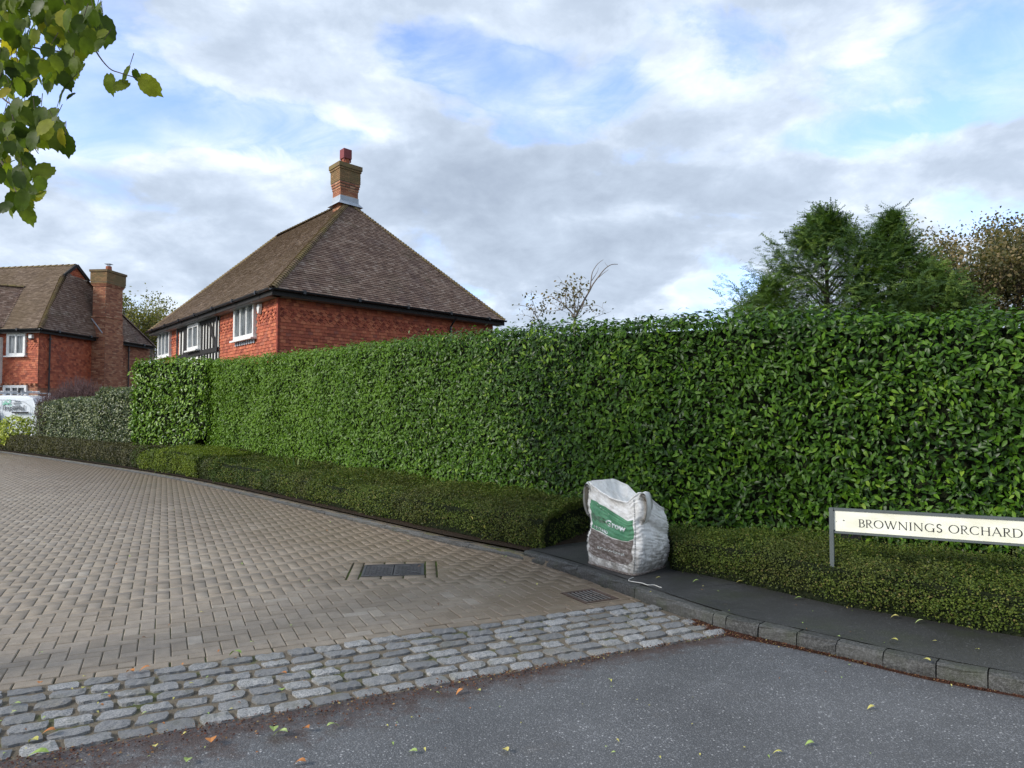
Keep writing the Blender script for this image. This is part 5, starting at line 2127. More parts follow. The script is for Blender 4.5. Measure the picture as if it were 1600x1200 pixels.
def conifer(name, label, base, H, R0, n, lean=(0, 0), size=.42, seed=0, z0=.6, group=None, power=.75, slope=1.1, leaders=()):
    o = empty(name, (base.x, base.y, .08))
    tag(o, label, 'conifer', group)
    b = MB()
    b.tube([(base.x, base.y, .05), (base.x + lean[0] * .5, base.y, H * .5), (base.x + lean[0], base.y + lean[1], H * .96)], [.16, .09, .015], 7)
    b.build('trunk', MATS['bark'], o)
    rg = np.random.default_rng(seed)
    nb = n // 22
    P, Dr, S = [], [], []
    PP, PD, PS = [], [], []
    bb = MB()
    for i in range(nb):
        f = rg.random() ** .95
        zb = z0 + (H - z0) * f
        az = rg.uniform(0, 2 * math.pi)
        rr = min(R0, slope * max(0, H - zb - .25)) * rg.uniform(.62, 1.06) * (1 + .16 * math.sin(3 * az + seed + zb * .8)) + .10
        up = rg.uniform(.35, .85) + .5 * f
        d = np.array([math.cos(az), math.sin(az), up])
        d /= np.linalg.norm(d)
        L_ = rr / max(.35, math.hypot(d[0], d[1]))
        L_ = min(L_, rr * 1.5 + .2)
        p0 = np.array([base.x + lean[0] * f, base.y + lean[1] * f, zb - .35 * rr])
        tip = p0 + d * L_
        if i % 3 == 0:
            bb.tube([p0, p0 + (tip - p0) * .3, p0 + (tip - p0) * .55], [.03, .02, .006], 4, cap=False)
        for q_ in range(4):
            PP.append(p0 + (tip - p0) * rg.uniform(.60, .86) + rg.normal(0, .10, 3)); PD.append(unit(d + np.array([0, 0, .15]) + rg.normal(0, .28, 3))); PS.append(rg.uniform(.35, .75))
        m_ = 22
        for k in range(m_):
            t = .35 + .65 * (k + rg.random()) / m_
            sag = np.array([0, 0, -.18 * L_ * (t - t * t)])
            p = p0 + d * (L_ * t) + sag + rg.normal(0, .07 + .12 * (1 - t), 3)
            side = np.array([-math.sin(az), math.cos(az), 0]) * (1 if k % 2 else -1)
            dd_ = unit(d * (.5 + t) + side * rg.uniform(.1, 1.1) * (1.15 - t) + np.array([0, 0, .12]) + rg.normal(0, .22, 3))
            P.append(p); Dr.append(dd_); S.append(size * rg.uniform(.55, 1.1) * (1.1 - .35 * t))
    # leader
    for k in range(26):
        f = k / 26
        az = rg.uniform(0, 6.28)
        P.append(np.array([base.x + lean[0], base.y + lean[1], H * .90 + (H * .10) * f]))
        Dr.append(unit(np.array([math.cos(az) * (1.1 - f), math.sin(az) * (1.1 - f), .75 + f])))
        S.append(size * (.9 - .35 * f))
    for (lx, ly, lz) in leaders:
        for k in range(260):
            f = rg.random()
            az = rg.uniform(0, 6.28)
            r_ = .52 * (1 - f) ** .8 * rg.random() ** .5
            P.append(np.array([base.x + lx + math.cos(az) * r_, base.y + ly + math.sin(az) * r_, lz - 1.5 * (1 - f) - .1]))
            Dr.append(unit(np.array([math.cos(az) * (1.2 - f), math.sin(az) * (1.2 - f), .7 + f])))
            S.append(size * rg.uniform(.5, .85) * (1.05 - .45 * f))
    P, Dr, S = np.array(P), np.array(Dr), np.array(S)
    nn = unit(np.array([0, 0, 1.0]) + rg.normal(0, .55, (len(P), 3)))
    R_ = np.clip(rg.random(len(P)) * .6 + .2 + np.array([mnoise.noise(Vector(p) * 1.1) for p in P]) * .55, 0, .999)
    me = scatter_mesh('crown', SPRAY[0], SPRAY[1], P, frames(nn, Dr), S, R_, MATS['conifer_spray'], world_loc(o))
    c_ = bpy.data.objects.new('crown', me); COL.objects.link(c_); c_.parent = o; c_['kind'] = 'stuff'
    PP, PD, PS = np.array(PP), np.array(PD), np.array(PS)
    me = scatter_mesh('plumes', PLUME[0], PLUME[1], PP, frames(unit(np.array([0, -.5, 1.0]) + rg.normal(0, .6, (len(PP), 3))), PD), PS, np.clip(rg.random(len(PP)) * .6 + .35, 0, .999), MATS['conifer_spray'], world_loc(o))
    c_ = bpy.data.objects.new('plumes', me); COL.objects.link(c_); c_.parent = o; c_['kind'] = 'stuff'
    bb.build('limbs', MATS['bark'], o)
    return o


def zat(px, py, y):
    return at(px, py, y).z


Yc = 21.0
conifer('conifer_tree', 'dark green feathery conifer with the taller left hand tip above the laurel', YP(1295, Yc), zat(1300, 338, Yc), 3.0, 10800, seed=3, size=.37, slope=1.0, leaders=((-.85, .1, zat(1256, 352, Yc)), (-1.55, -.3, zat(1222, 388, Yc))))
conifer('conifer_tree', 'dark green feathery conifer with a narrow tip, between its taller twin and the brown tree', YP(1396, Yc + .6), zat(1392, 342, Yc + .6), 2.4, 7600, seed=5, size=.35, slope=.66, leaders=((.75, -.2, zat(1434, 388, Yc)),))
conifer('conifer_tree', 'lower rounded conifer tucked between the twin tips and the brown tree', YP(1462, Yc - .5), zat(1462, 424, Yc - .5), 1.7, 3900, seed=9, size=.34, slope=1.1)
conifer('conifer_tree', 'small conifer shoulder at the left foot of the conifer clump', YP(1205, Yc - .8), zat(1205, 448, Yc - .8), 1.5, 3600, seed=12, size=.32, slope=1.1)


def grow(base, H, spread, depth, rg, r0, lean=(0, 0), first=.28):
    """skeleton: list of (points, radii) and tip points"""
    limbs, tips = [], []

    def rec(p, d, L_, r, lv):
        pts_ = [p]
        q_ = p.copy()
        dd_ = d.copy()
        for k in range(4):
            dd_ = unit(dd_ + rg.normal(0, .13, 3) + np.array([0, 0, .06]))
            q_ = q_ + dd_ * L_ / 4
            pts_.append(q_)
        limbs.append((pts_, [r * (1 - .13 * k) for k in range(5)]))
        if lv >= depth:
            tips.append(q_)
            tips.append(pts_[2])
            return
        nch = rg.integers(3, 5)
        for k in range(nch):
            az = rg.uniform(0, 6.28)
            s_ = rg.uniform(.45, .95) * spread
            o_ = np.array([math.cos(az), math.sin(az), 0])
            nd = unit(dd_ + (o_ - dd_ * (o_ @ dd_)) * s_)
            st_ = pts_[int(rg.integers(2, 5))]
            rec(np.array(st_), nd, L_ * rg.uniform(.62, .82), r * .58, lv + 1)
    rec(np.array([base.x, base.y, .05]), unit(np.array([lean[0], lean[1], 1.0])), H * first, r0, 0)
    return limbs, tips


def leafy_tree(name, label, base, H, spread, depth, nleaf, size, m, seed, r0=.14, sigma=.28, first=.36, cat='tree', mb='bark', tpl=QUAD, fit=None):
    rg = np.random.default_rng(seed)
    limbs, tips = grow(base, H, spread, depth, rg, r0, first=first)
    top = max(t[2] for t in tips)
    k = H / top
    o = empty(name, (base.x, base.y, .08))
    tag(o, label, cat)
    sc_xy = fit or 1.0
    def T_(p):
        return np.array([base.x + (p[0] - base.x) * sc_xy, base.y + (p[1] - base.y) * sc_xy, p[2] * k])
    b = MB(); t_b = MB()
    for i, (pts_, rr) in enumerate(limbs):
        (t_b if i == 0 else b).tube([T_(p) for p in pts_], rr, 6 if rr[0] > .03 else 4, cap=False)
    t_b.build('trunk', MATS[mb], o)
    b.build('limbs', MATS[mb], o)
    tips = np.array([T_(t) for t in tips])
    w = RNG.integers(0, len(tips), nleaf)
    P = tips[w] + rg.normal(0, sigma, (nleaf, 3)) * np.array([1, 1, .8])
    Fm = orient(P, unit(rg.normal(0, 1, (nleaf, 3))), .4, .7, .5)
    R_ = np.clip(rg.random(nleaf) * .6 + .2 + np.array([mnoise.noise(Vector(p) * .9) for p in P]) * .5, 0, .999)
    me = scatter_mesh('crown', tpl[0], tpl[1], P, Fm, rg.uniform(.6, 1.3, nleaf) * size, R_, MATS[m], world_loc(o))
    c_ = bpy.data.objects.new('crown', me); COL.objects.link(c_); c_.parent = o; c_['kind'] = 'stuff'
    return o


leafy_tree('autumn_tree', 'brown leaved autumn tree with gaps in its crown behind the right end of the hedge', YP(1568, 25.0), zat(1560, 304, 25), 1.0, 5, 50000, .13, 'autumn_leaf', 21, r0=.22, sigma=.36, first=.28, fit=1.45)
leafy_tree('birch_tree', 'loose yellow green tree between the two houses', YP(248, 50), zat(250, 456, 50), .75, 5, 6500, .17, 'birch_leaf', 8, r0=.16, sigma=.30, fit=.8, mb='pale_twig')
leafy_tree('birch_tree', 'lower wispy yellow green tree beside the far house roof', YP(205, 52), zat(205, 464, 52), .7, 5, 3600, .17, 'birch_leaf', 31, r0=.12, sigma=.30, fit=.65, mb='pale_twig')

# ---- sparse sapling behind the laurel, limbs bare on its right
YS = 13.2
o = empty('sapling', tuple(YP(897, YS)))
tag(o, 'thin half bare sapling with long leafless limbs rising right above the laurel', 'tree')
def cp(x, y, dy=0.0):
    return at(800 + x / 8.89, 400 + y / 8.89, YS + dy)
br = [([(868, 900), (900, 820), (1000, 620), (1080, 480), (1120, 400), (1200, 290), (1290, 180), (1380, 120), (1470, 115)], .022, 0),
      ([(1080, 480), (1100, 330), (1120, 220), (1190, 110), (1270, 50)], .013, 0), ([(1110, 340), (1180, 230), (1205, 160)], .008, 0),
      ([(1200, 300), (1270, 240), (1340, 190)], .009, 0), ([(1340, 150), (1300, 110), (1290, 80)], .004, 0), ([(1000, 640), (960, 760), (900, 840)], .012, 0),
      ([(868, 880), (830, 790), (760, 720), (690, 650), (600, 600), (550, 560), (470, 580), (420, 630)], .016, 26),
      ([(760, 720), (740, 560), (760, 450), (710, 380)], .010, 26), ([(868, 860), (870, 650), (850, 500), (810, 380)], .012, 34),
      ([(900, 800), (930, 600), (960, 400), (950, 330)], .010, 20), ([(690, 640), (640, 520), (580, 480)], .006, 10),
      ([(860, 700), (900, 560), (910, 440)], .007, 26), ([(850, 760), (800, 640), (790, 520)], .007, 24), ([(760, 720), (620, 760), (500, 760)], .007, 18),
      ([(380, 900), (330, 830), (280, 750), (200, 700), (80, 680)], .009, 14), ([(330, 830), (320, 720), (280, 600), (265, 470)], .007, 16), ([(360, 860), (420, 760), (480, 740)], .006, 24),
      ([(960, 710), (1100, 680), (1220, 700), (1300, 770)], .006, 8), ([(900, 880), (1000, 800), (1090, 740), (1150, 760)], .005, 14), ([(1130, 860), (1250, 810), (1380, 770)], .005, 2),
      ([(330, 880), (220, 830), (110, 810)], .005, 10)]
b = MB()
LP = []
rg = np.random.default_rng(4)
for pts_, r, nl in br:
    dy = rg.uniform(-.25, .25)
    p3 = [cp(x, y, dy * i / len(pts_)) for i, (x, y) in enumerate(pts_)]
    sp_ = smooth_path(p3, 3)
    b.tube(sp_, list(np.linspace(r, r * .25, len(sp_))), 5, cap=False)
    for _ in range(nl):
        i = rg.integers(len(sp_) // 4, len(sp_))
        e = sp_[i] + Vector((rg.normal(0, .09), rg.normal(0, .09), rg.normal(.02, .08)))
        if rg.random() < .5:
            b.tube([sp_[i], e], [.003, .0015], 3, cap=False)
        LP.append(tuple(e)); 
        if rg.random() < .6:
            LP.append(tuple(e + Vector(rg.normal(0, .035, 3))))
b.tube([(cp(868, 900).x, YS, .05), cp(868, 900)], [.045, .024], 6)
b.tube([(cp(868, 900).x - .1, YS, .05), cp(380, 900)], [.03, .012], 6)
b.build('limbs', MATS['pale_twig'], o)
LP = np.array(LP)
Fm = orient(LP, unit(rg.normal(0, 1, (len(LP), 3))), .2, .7, .6)
me = scatter_mesh('leaves', QUAD[0], QUAD[1], LP, Fm, rg.uniform(.04, .075, len(LP)), rg.random(len(LP)), MATS['sapling_leaf'], world_loc(o))
l = bpy.data.objects.new('leaves', me); COL.objects.link(l); l.parent = o; l['kind'] = 'stuff'

# ================================================================== overhanging tree at the top left
def broad_leaf(seed, n=26):
    rd = random.Random(seed)
    out = []
    for i in range(n):
        t = i / n * 2 * math.pi
        # heart-round outline with a drawn-out tip at +y
        r = .5 * (1 + .10 * math.cos(2 * t)) * (1 + (.055 if i % 2 else -.035) + rd.uniform(-.03, .03))
        x, y = r * math.sin(t), .5 - r * math.cos(t)
        if i == n // 2:
            y += .14
        if i == 0:
            y += .07
        x *= .92
        out.append((x, y))
    vs = [(0, y_, -.25 * (y_ - .4) ** 2 - .02) for y_ in (0.08, .35, .65)]
    k = len(vs)
    for x, y in out:
        z = .20 * abs(x) - .30 * x * x - .25 * (y - .4) ** 2 + rd.uniform(-.02, .02)
        vs.append((x, y, z))
    fs = []
    h = n // 2
    def mid_of(i):
        y = out[i][1]
        return 0 if y < .25 else (1 if y < .6 else 2)
    for i in range(n):
        j = (i + 1) % n
        a, c = mid_of(i), mid_of(j)
        fs.append((a, k + i, k + j) if a == c else (a, k + i, k + j, c))
    return vs, fs


lime = empty('overhanging_tree', (-5.0, 3.4, 0))
tag(lime, 'broad leaved tree whose green branches hang into the top left corner', 'tree')
bm_ = []
for sd in range(6):
    v_, f_ = broad_leaf(sd)
    b = MB(); b.add(v_, f_, r=0); bm_.append(b.mesh('leaf', MATS['lime_leaf'], smooth=True))
b = MB()
b.tube([(-5.0, 3.4, -.05), (-4.95, 3.42, .4), (-4.9, 3.4, 2.0), (-4.8, 3.3, 3.4), (-4.9, 3.4, 5.2), (-5.1, 3.5, 7.0)], [.26, .19, .16, .13, .09, .03], 12)
b.build('trunk', MATS['bark'], lime)
rg = np.random.default_rng(11)
clus = [((40, 25), 68, 44, 84, 2.5), ((122, 42), 44, 42, 50, 2.35), ((28, 108), 38, 46, 50, 2.5), ((82, 112), 34, 16, 14, 2.4), ((45, 195), 48, 38, 54, 2.45), ((84, 205), 20, 24, 12, 2.35), ((105, 95), 26, 14, 8, 2.4),
        ((18, 255), 32, 40, 38, 2.5), ((54, 296), 14, 16, 6, 2.4), ((28, 322), 24, 12, 8, 2.4), ((108, 70), 40, 22, 10, 2.4), ((-60, 120), 60, 170, 90, 2.7)]
limb_px = [[(-900, -200, 3.2), (-420, -120, 2.9), (-120, -60, 2.6), (40, -25, 2.45), (100, 5, 2.4), (135, 45, 2.35), (150, 80, 2.35), (170, 106, 2.35), (188, 114, 2.35), (215, 122, 2.35), (232, 126, 2.35)],
           [(-600, -150, 3.0), (-250, -40, 2.8), (-60, 40, 2.6), (10, 70, 2.5), (45, 100, 2.45), (90, 118, 2.4)],
           [(-600, -60, 3.0), (-250, 60, 2.8), (-40, 130, 2.6), (20, 165, 2.5), (70, 190, 2.45), (104, 226, 2.4)],
           [(-250, 60, 2.8), (-60, 200, 2.6), (0, 250, 2.5), (20, 290, 2.45), (40, 325, 2.4)],
           [(20, -30, 2.5), (30, 30, 2.5), (10, 90, 2.5), (-10, 150, 2.5)], [(60, -20, 2.5), (80, 15, 2.45), (78, 50, 2.4), (95, 80, 2.4)], [(20, 165, 2.5), (40, 210, 2.45), (60, 240, 2.45)]]
b = MB()
for l_ in limb_px:
    p3 = [at(x, y, d_) for x, y, d_ in l_]
    sp_ = smooth_path(p3, 4)
    r0 = .022 if l_[0][0] < -200 else .005
    b.tube(sp_, [.0015 + (r0 - .0015) * (1 - i / (len(sp_) - 1)) ** 3 for i in range(len(sp_))], 6, cap=False)
st_ = [Vector((-4.85, 3.35, 3.2)), Vector((-4.8, 3.3, 2.7))]
for l_, s0 in zip(limb_px[:3], (Vector((-4.85, 3.35, 3.7)), Vector((-4.85, 3.35, 3.3)), Vector((-4.85, 3.35, 2.9)))):
    b.tube([s0, (s0 + at(*l_[0])) / 2 + Z3 * .1, at(*l_[0])], [.06, .04, .023], 8, cap=False)
limbs_hi, tips_hi = grow(Vector((-5.0, 3.4, 0)), 5.5, .9, 4, np.random.default_rng(2), .10, first=.5)
leafpts = []
for (c_, rx, ry, n, dep) in clus:
    for _ in range(n):
        a, r = rg.uniform(0, 6.28), math.sqrt(rg.random())
        leafpts.append((c_[0] + rx * r * math.cos(a), c_[1] + ry * r * math.sin(a), dep + rg.uniform(-.28, .35)))
singles = [(172, 130, 2.35, .062), (190, 133, 2.35, .055), (197, 115, 2.35, .058), (213, 117, 2.36, .04), (233, 133, 2.35, .075), (99, 142, 2.38, .07), (111, 149, 2.4, .035), (120, 108, 2.4, .07), (104, 226, 2.4, .065), (68, 268, 2.4, .075), (42, 333, 2.4, .07),
           (164, 45, 2.35, .09), (150, 20, 2.35, .085)]
twig = b
rows_ = [(x, y, d_, rg.uniform(.038, .066)) for x, y, d_ in leafpts] + singles
for k, (x, y, d_, sz) in enumerate(rows_):
    p = at(x, y, d_)
    hang = Vector((rg.normal(0, .45), rg.normal(0, .45), -1.0)).normalized()
    nrm = Vector((rg.normal(.1, .55), -1.0 + rg.normal(0, .4), rg.normal(.35, .45)))
    nrm = (nrm - hang * nrm.dot(hang)).normalized()
    xx = hang.cross(nrm)
    R3 = Matrix((xx, hang, nrm)).transposed().to_4x4()
    base = p - hang * sz * .5
    child_at('leaf', bm_[k % 6], lime, Matrix.Translation(base) @ R3 @ Matrix.Diagonal((sz * rg.uniform(.85, 1.1), sz, sz, 1)))
    if k % 3 == 0:
        twig.tube([base, base - hang * .03 + Vector((rg.normal(0, .01), 0, .015))], [.0012, .0015], 3, cap=False)
b.build('branches', MATS['twig'], lime)
b = MB()
for pts_, rr in limbs_hi[1:]:
    b.tube(pts_, [max(.006, r) for r in rr], 6, cap=False)
b.build('upper_limbs', MATS['bark'], lime)
tips_hi = np.array(tips_hi)
nl = 5200
w = rg.integers(0, len(tips_hi), nl)
P = tips_hi[w] + rg.normal(0, .35, (nl, 3))
P[:, 2] = np.maximum(P[:, 2], 2.5)
px_, py_ = project_np(P)
keep = (px_ < -70) | (P[:, 1] < .3)
P = P[keep]
Fm = orient(P, unit(rg.normal(0, 1, (len(P), 3))), .5, .5, .9)
v_, f_ = broad_leaf(3, 10)
me = scatter_mesh('crown', v_, f_, P, Fm, rg.uniform(.07, .11, len(P)), rg.random(len(P)), MATS['lime_leaf'], world_loc(lime))
c_ = bpy.data.objects.new('crown', me); COL.objects.link(c_); c_.parent = lime; c_['kind'] = 'stuff'
# ================================================================== text
def text_geo(s, size=1.0, bold=0.0, spacing=1.0, res=3):
    cu = bpy.data.curves.new('lettering', 'FONT')
    cu.body = s
    cu.size = size
    cu.space_character = spacing
    cu.resolution_u = res
    cu.offset = bold
    ob = bpy.data.objects.new('lettering', cu)
    me = bpy.data.meshes.new_from_object(ob)
    vs = [tuple(v.co) for v in me.vertices]
    fs = [tuple(p.vertices) for p in me.polygons]
    bpy.data.objects.remove(ob)
    bpy.data.meshes.remove(me)
    return vs, fs


# ================================================================== VAN
van = empty('van', (0, 0, 0))
vr = at(57.5, 640, 29.5)              # rear right end of the roof side as drawn
van.location = (vr.x, vr.y, .09)
tag(van, 'white panel van with roof rack and green logo parked in front of the far house', 'van')
VZ = Vector((vr.x, vr.y, .09))
vx = Vector((-1, .10, 0)).normalized()     # towards the nose
vy = Vector((vx.y, -vx.x, 0))              # towards us?
if vy.y > 0:
    vy = -vy
VH = at(20, 618, 29.5).z - .09
prof = [(0.06, .34), (.0, .60), (.01, 1.25), (.05, 1.62), (.12, VH - .28), (.26, VH - .09), (.50, VH - .01), (1.4, VH + .02), (3.0, VH), (3.55, VH - .06), (3.9, VH - .22), (4.45, 1.42), (4.6, 1.30), (5.15, 1.12), (5.32, .92), (5.36, .60), (5.30, .34)]
b = MB()
WD = 1.95
def vp(x, y, z):
    return VZ + vx * x - vy * (y) + Z3 * z        # y=0 side facing us
crs = [(0.0, .0), (.03, .03), (.10, .05)]
ys = [0, .05, .16, WD / 2, WD - .16, WD - .05, WD]
vs = []
for (x, z) in prof:
    for y in ys:
        e = min(y, WD - y)
        zi = max(0, (z - 1.1) / (VH - 1.1))
        yy = y + (1 if y < WD / 2 else -1) * (.10 * zi ** 2 if e < WD / 2 - .01 else 0)
        dz = (.07 if e < .01 else .02 if e < .06 else 0) * (1 if z > VH - .35 else 0)
        vs.append(vp(x, yy, z - dz))
m_ = len(ys)
fs = []
for i in range(len(prof) - 1):
    for j in range(m_ - 1):
        fs.append((i * m_ + j, i * m_ + j + 1, (i + 1) * m_ + j + 1, (i + 1) * m_ + j))
fs.append(tuple(i * m_ for i in range(len(prof))))
fs.append(tuple(i * m_ + m_ - 1 for i in range(len(prof)))[::-1])
fs.append(tuple(range(m_))[::-1])
b.add(vs, fs)
body = b.build('body', MATS['van_white'], van)
def vbox(name, m, x, y, z, sx, sy, sz, par=van):
    b = MB()
    b.box(vp(x, y, z), (sx, sy, sz), ax=(vx, vy, Z3))
    return b.build(name, MATS[m], par)
zt_v = at(39, 644.5, 29.5).z - .09
vbox('trim_strip', 'van_trim', (26 / 57 * 0 + .72), -.02, zt_v, 1.15 * .62, .05, .06)
vbox('bumper', 'van_trim', -.03, WD / 2, .48, .12, WD - .1, .28)
vbox('bumper', 'van_trim', 5.36, WD / 2, .42, .12, WD - .1, .28)
for x in (.95, 4.35):
    for y in (.12, WD - .12):
        b = MB()
        c = vp(x, y, .33)
        b.tube([c - vy * .11, c - vy * .09, c + vy * .09, c + vy * .11], [.27, .33, .33, .27], 24)
        w_ = b.build('wheel', MATS['black_rubber'], van)
        b = MB()
        b.tube([c - vy * .12, c + vy * .12], [.19, .19], 16)
        b.build('rim', MATS['steel'], w_)
vbox('side_window', 'window_glass', 3.45, -.012 + .05, 1.55, .85, .05, .42)
vbox('side_window', 'window_glass', 3.45, WD - .045, 1.55, .85, .05, .42)
b = MB()
b.add([vp(3.97, .18, VH - .30), vp(3.97, WD - .18, VH - .30), vp(4.44, WD - .12, 1.48), vp(4.44, .12, 1.48)], [(0, 1, 2, 3)])
me_ = b
for v in range(4):
    b.v[v] = tuple(Vector(b.v[v]) + vx * .03 + Z3 * .02)
b.build('windscreen', MATS['window_glass'], van)
for y in (.25, WD - .25):
    vbox('headlight', 'steel', 5.28, y, .98, .1, .30, .16)
    vbox('tail_light', 'red_cowl', .0, y - .12 if y < 1 else y + .12, 1.25, .05, .1, .5)
for y in (.5, WD - .5):
    vbox('rear_window', 'window_glass', .045, y, 1.55, .05, .6, .5)
# panel lines
b = MB()
arc = [(.28, .95), (.28, zt_v + .18), (.36, VH - .42), (.62, VH - .26), (1.1, VH - .18), (2.9, VH - .16)]
b.tube([vp(x, .10 * max(0, (z - 1.1) / (VH - 1.1)) ** 2 - .004, z) for x, z in arc], .006, 4)
b.tube([vp(1.62, .09 * max(0, (z - 1.1) / (VH - 1.1)) ** 2 - .004, z) for z in (.7, 1.4, VH - .2)], .005, 4)
b.build('panel_line', MATS['soffit_grey'], van)
# roof rack
for x in (.85, 1.9, 2.95):
    b = MB()
    b.box(vp(x, WD / 2, VH + .13), (.05, WD - .3, .04), ax=(vx, vy, Z3))
    for y in (.2, WD - .2):
        b.box(vp(x, y, VH + .05), (.06, .05, .16), ax=(vx, vy, Z3))
    b.build('rack_bar', MATS['steel'], van)
for y in (.35, .75):
    b = MB()
    b.tube([vp(.5, y, VH + .18), vp(3.4, y, VH + .18)], .025, 6)
    b.build('ladder_rail', MATS['steel'], van)
vbox('rack_clamp', 'van_trim', 1.02, .25, VH + .22, .07, .06, .2)
# lettering and leaf logo on the side
def side_text(s, x_left, z0, size, m, bold=0):
    vs, fs = text_geo(s, size, bold)
    # reading direction runs from the nose (left) to the tail (right): +x_text = -vx
    out = []
    for (tx, ty, _) in vs:
        z = z0 + ty
        e = .10 * max(0, (z - 1.1) / (VH - 1.1)) ** 2
        out.append(vp(x_left - tx, e - .012, z))
    b = MB()
    b.add(out, fs)
    return b.build('lettering', MATS[m], van)
xl = (VZ - at(8, 640, 29.5)).dot(-vx)
side_text('Imperial', xl + .24, at(10, 641, 29.5).z - .09, .30, 'print_dark', .006)
rgv = random.Random(5)
b = MB()
for k in range(34):
    a = rgv.uniform(0, 6.28); r = rgv.uniform(0, .26)
    x, z = xl + .02 + r * math.cos(a), at(10, 630, 29.5).z - .09 + .6 * r * math.sin(a)
    s_ = rgv.uniform(.02, .05)
    b.add([vp(x - s_, .05, z), vp(x, .05, z - s_ * .6), vp(x + s_, .05, z), vp(x, .05, z + s_ * .7)], [(0, 1, 2, 3)])
for i in range(len(b.v)):
    p = Vector(b.v[i]); z = p.z - .09
    e = .10 * max(0, (z - 1.1) / (VH - 1.1)) ** 2
    b.v[i] = tuple(p + vy * (.05 - e + .012))
b.build('tree_logo', MATS['logo_green'], van)
for k in range(5):
    vbox('small_print', 'soffit_grey', .95, .0 + .055, zt_v + .18 + .075 * k, .36 if k % 2 else .26, .06, .010)

# ================================================================== STREET NAME SIGN
Y0 = 5.62
s0 = at(1296, 793, Y0)
# plate runs away to the right and slightly towards the camera
Y1 = 4.97
s1_ = at(1600, 809.5, Y1)
s1_.z = s1_.z
sd = Vector((s1_.x - s0.x, s1_.y - s0.y, 0)).normalized()
slope = (s1_.z - s0.z) / (Vector((s1_.x - s0.x, s1_.y - s0.y, 0)).length)
su = Vector((sd.x, sd.y, slope)).normalized()
sn = Vector((sd.y, -sd.x, 0))
sv = sn.cross(su)
sv = sv if sv.z > 0 else -sv
if sn.y > 0:
    sn = -sn
HB = s0.z - at(1296, 832, Y0).z
print('sign height', HB, 'len to edge', (s1_ - s0).length, s0, s1_)
SL = (s1_ - s0).length + .16
sign = empty('street_name_sign', (s0.x, s0.y, .1))
tag(sign, 'white street name plate on grey posts standing in the low hedge', 'street sign')
def sp(x, y, o=0.0):
    """x along the plate, y down from its top edge"""
    return s0 + su * x - sv * y + sn * o
AXS = (su, sn, sv)
b = MB()
b.box(sp(SL / 2, .008, -.004), (SL, .034, .016), ax=AXS)
b.box(sp(SL / 2, HB - .007, -.004), (SL, .034, .014), ax=AXS)
b.box(sp(SL - .007, HB / 2, -.004), (.014, .034, HB - .032), ax=AXS)
b.box(sp(SL / 2, HB / 2, -.016), (SL - .03, .006, HB - .032), ax=AXS)
b.build('frame', MATS['grey_post'], sign)
b = MB()
c1, c2, c3, c4 = sp(.026, .018, .0), sp(SL - .016, .018, 0), sp(SL - .016, HB - .016, 0), sp(.026, HB - .016, 0)
k = .010
# clipped corners like the photographed plate
pl = [sp(.026 + k, .018), sp(SL - .016, .018), sp(SL - .016, HB - .016), sp(.026 + k, HB - .016), sp(.026, HB - .016 - k), sp(.026, .018 + k)]
vs = [p + sn * .001 for p in pl] + [p - sn * .011 for p in pl]
b.add(vs, [tuple(range(6)), tuple(range(11, 5, -1))] + [(i, 6 + i, 6 + (i + 1) % 6, (i + 1) % 6) for i in range(6)])
b.build('plate', MATS['sign_plate'], sign)
for x in (.014, SL - .10):
    b = MB()
    top = sp(x, 0.0)
    b.box(Vector((top.x, top.y, (top.z + .0) / 2)) - sn * .0 + (sn * -.0), (.030, .045, top.z - .0), ax=(sd, Vector((sn.x, sn.y, 0)).normalized(), Z3))
    if x > .1:
        b = MB()
        b.box(Vector((top.x, top.y, top.z / 2)) - sn * .045, (.030, .045, top.z - .02), ax=(sd, Vector((sn.x, sn.y, 0)).normalized(), Z3))
    b.build('post', MATS['grey_post'], sign)
for (x, y) in ((.034, .022), (.034, HB - .022)):
    b = MB()
    b.tube([sp(x, y, .001), sp(x, y, .004)], [.004, .0035], 8)
    b.build('screw', MATS['grey_post'], sign)
for i in range(9):
    b = MB()
    x = .10 + i * .15
    if x < SL - .03:
        b.box(sp(x, HB - .013, .006), (.007, .008, .009), ax=AXS)
        b.box(sp(x, .014, .006), (.006, .008, .006), ax=AXS)
        b.build('clip', MATS['grey_post'], sign)
for (x, y, r) in ((.047, HB * .55, .003), (.098, HB * .48, .0045), (.104, HB * .49, .003)):
    b = MB()
    b.tube([sp(x, y, .0012), sp(x, y, .0022)], r, 8)
    b.build('mark', MATS['letter_black'], sign)

# --- letters drawn as pen strokes with small serifs (cap height 1)
THK, THN = .115, .058
def arc_(cx_, cy_, rx, ry, a0, a1, n=14):
    return [(cx_ + rx * math.cos(math.radians(a0 + (a1 - a0) * i / n)), cy_ + ry * math.sin(math.radians(a0 + (a1 - a0) * i / n))) for i in range(n + 1)]


def stroke(pts_, w0, w1=None):
    """w0..w1 widths; curved strokes get thick sides and thin tops"""
    n = len(pts_)
    L, R = [], []
    for i, (x, y) in enumerate(pts_):
        a, c = pts_[max(i - 1, 0)], pts_[min(i + 1, n - 1)]
        dx, dy = c[0] - a[0], c[1] - a[1]
        l = math.hypot(dx, dy) or 1
        nx, ny = -dy / l, dx / l
        if w1 == 'mod':
            w = THN + (w0 - THN) * (abs(dy) / l) ** 1.3
        else:
            w = w0 if w1 is None else w0 + (w1 - w0) * i / (n - 1)
        L.append((x + nx * w / 2, y + ny * w / 2)); R.append((x - nx * w / 2, y - ny * w / 2))
    vs = L + R
    fs = [(i, i + 1, n + i + 1, n + i) for i in range(n - 1)]
    return vs, fs


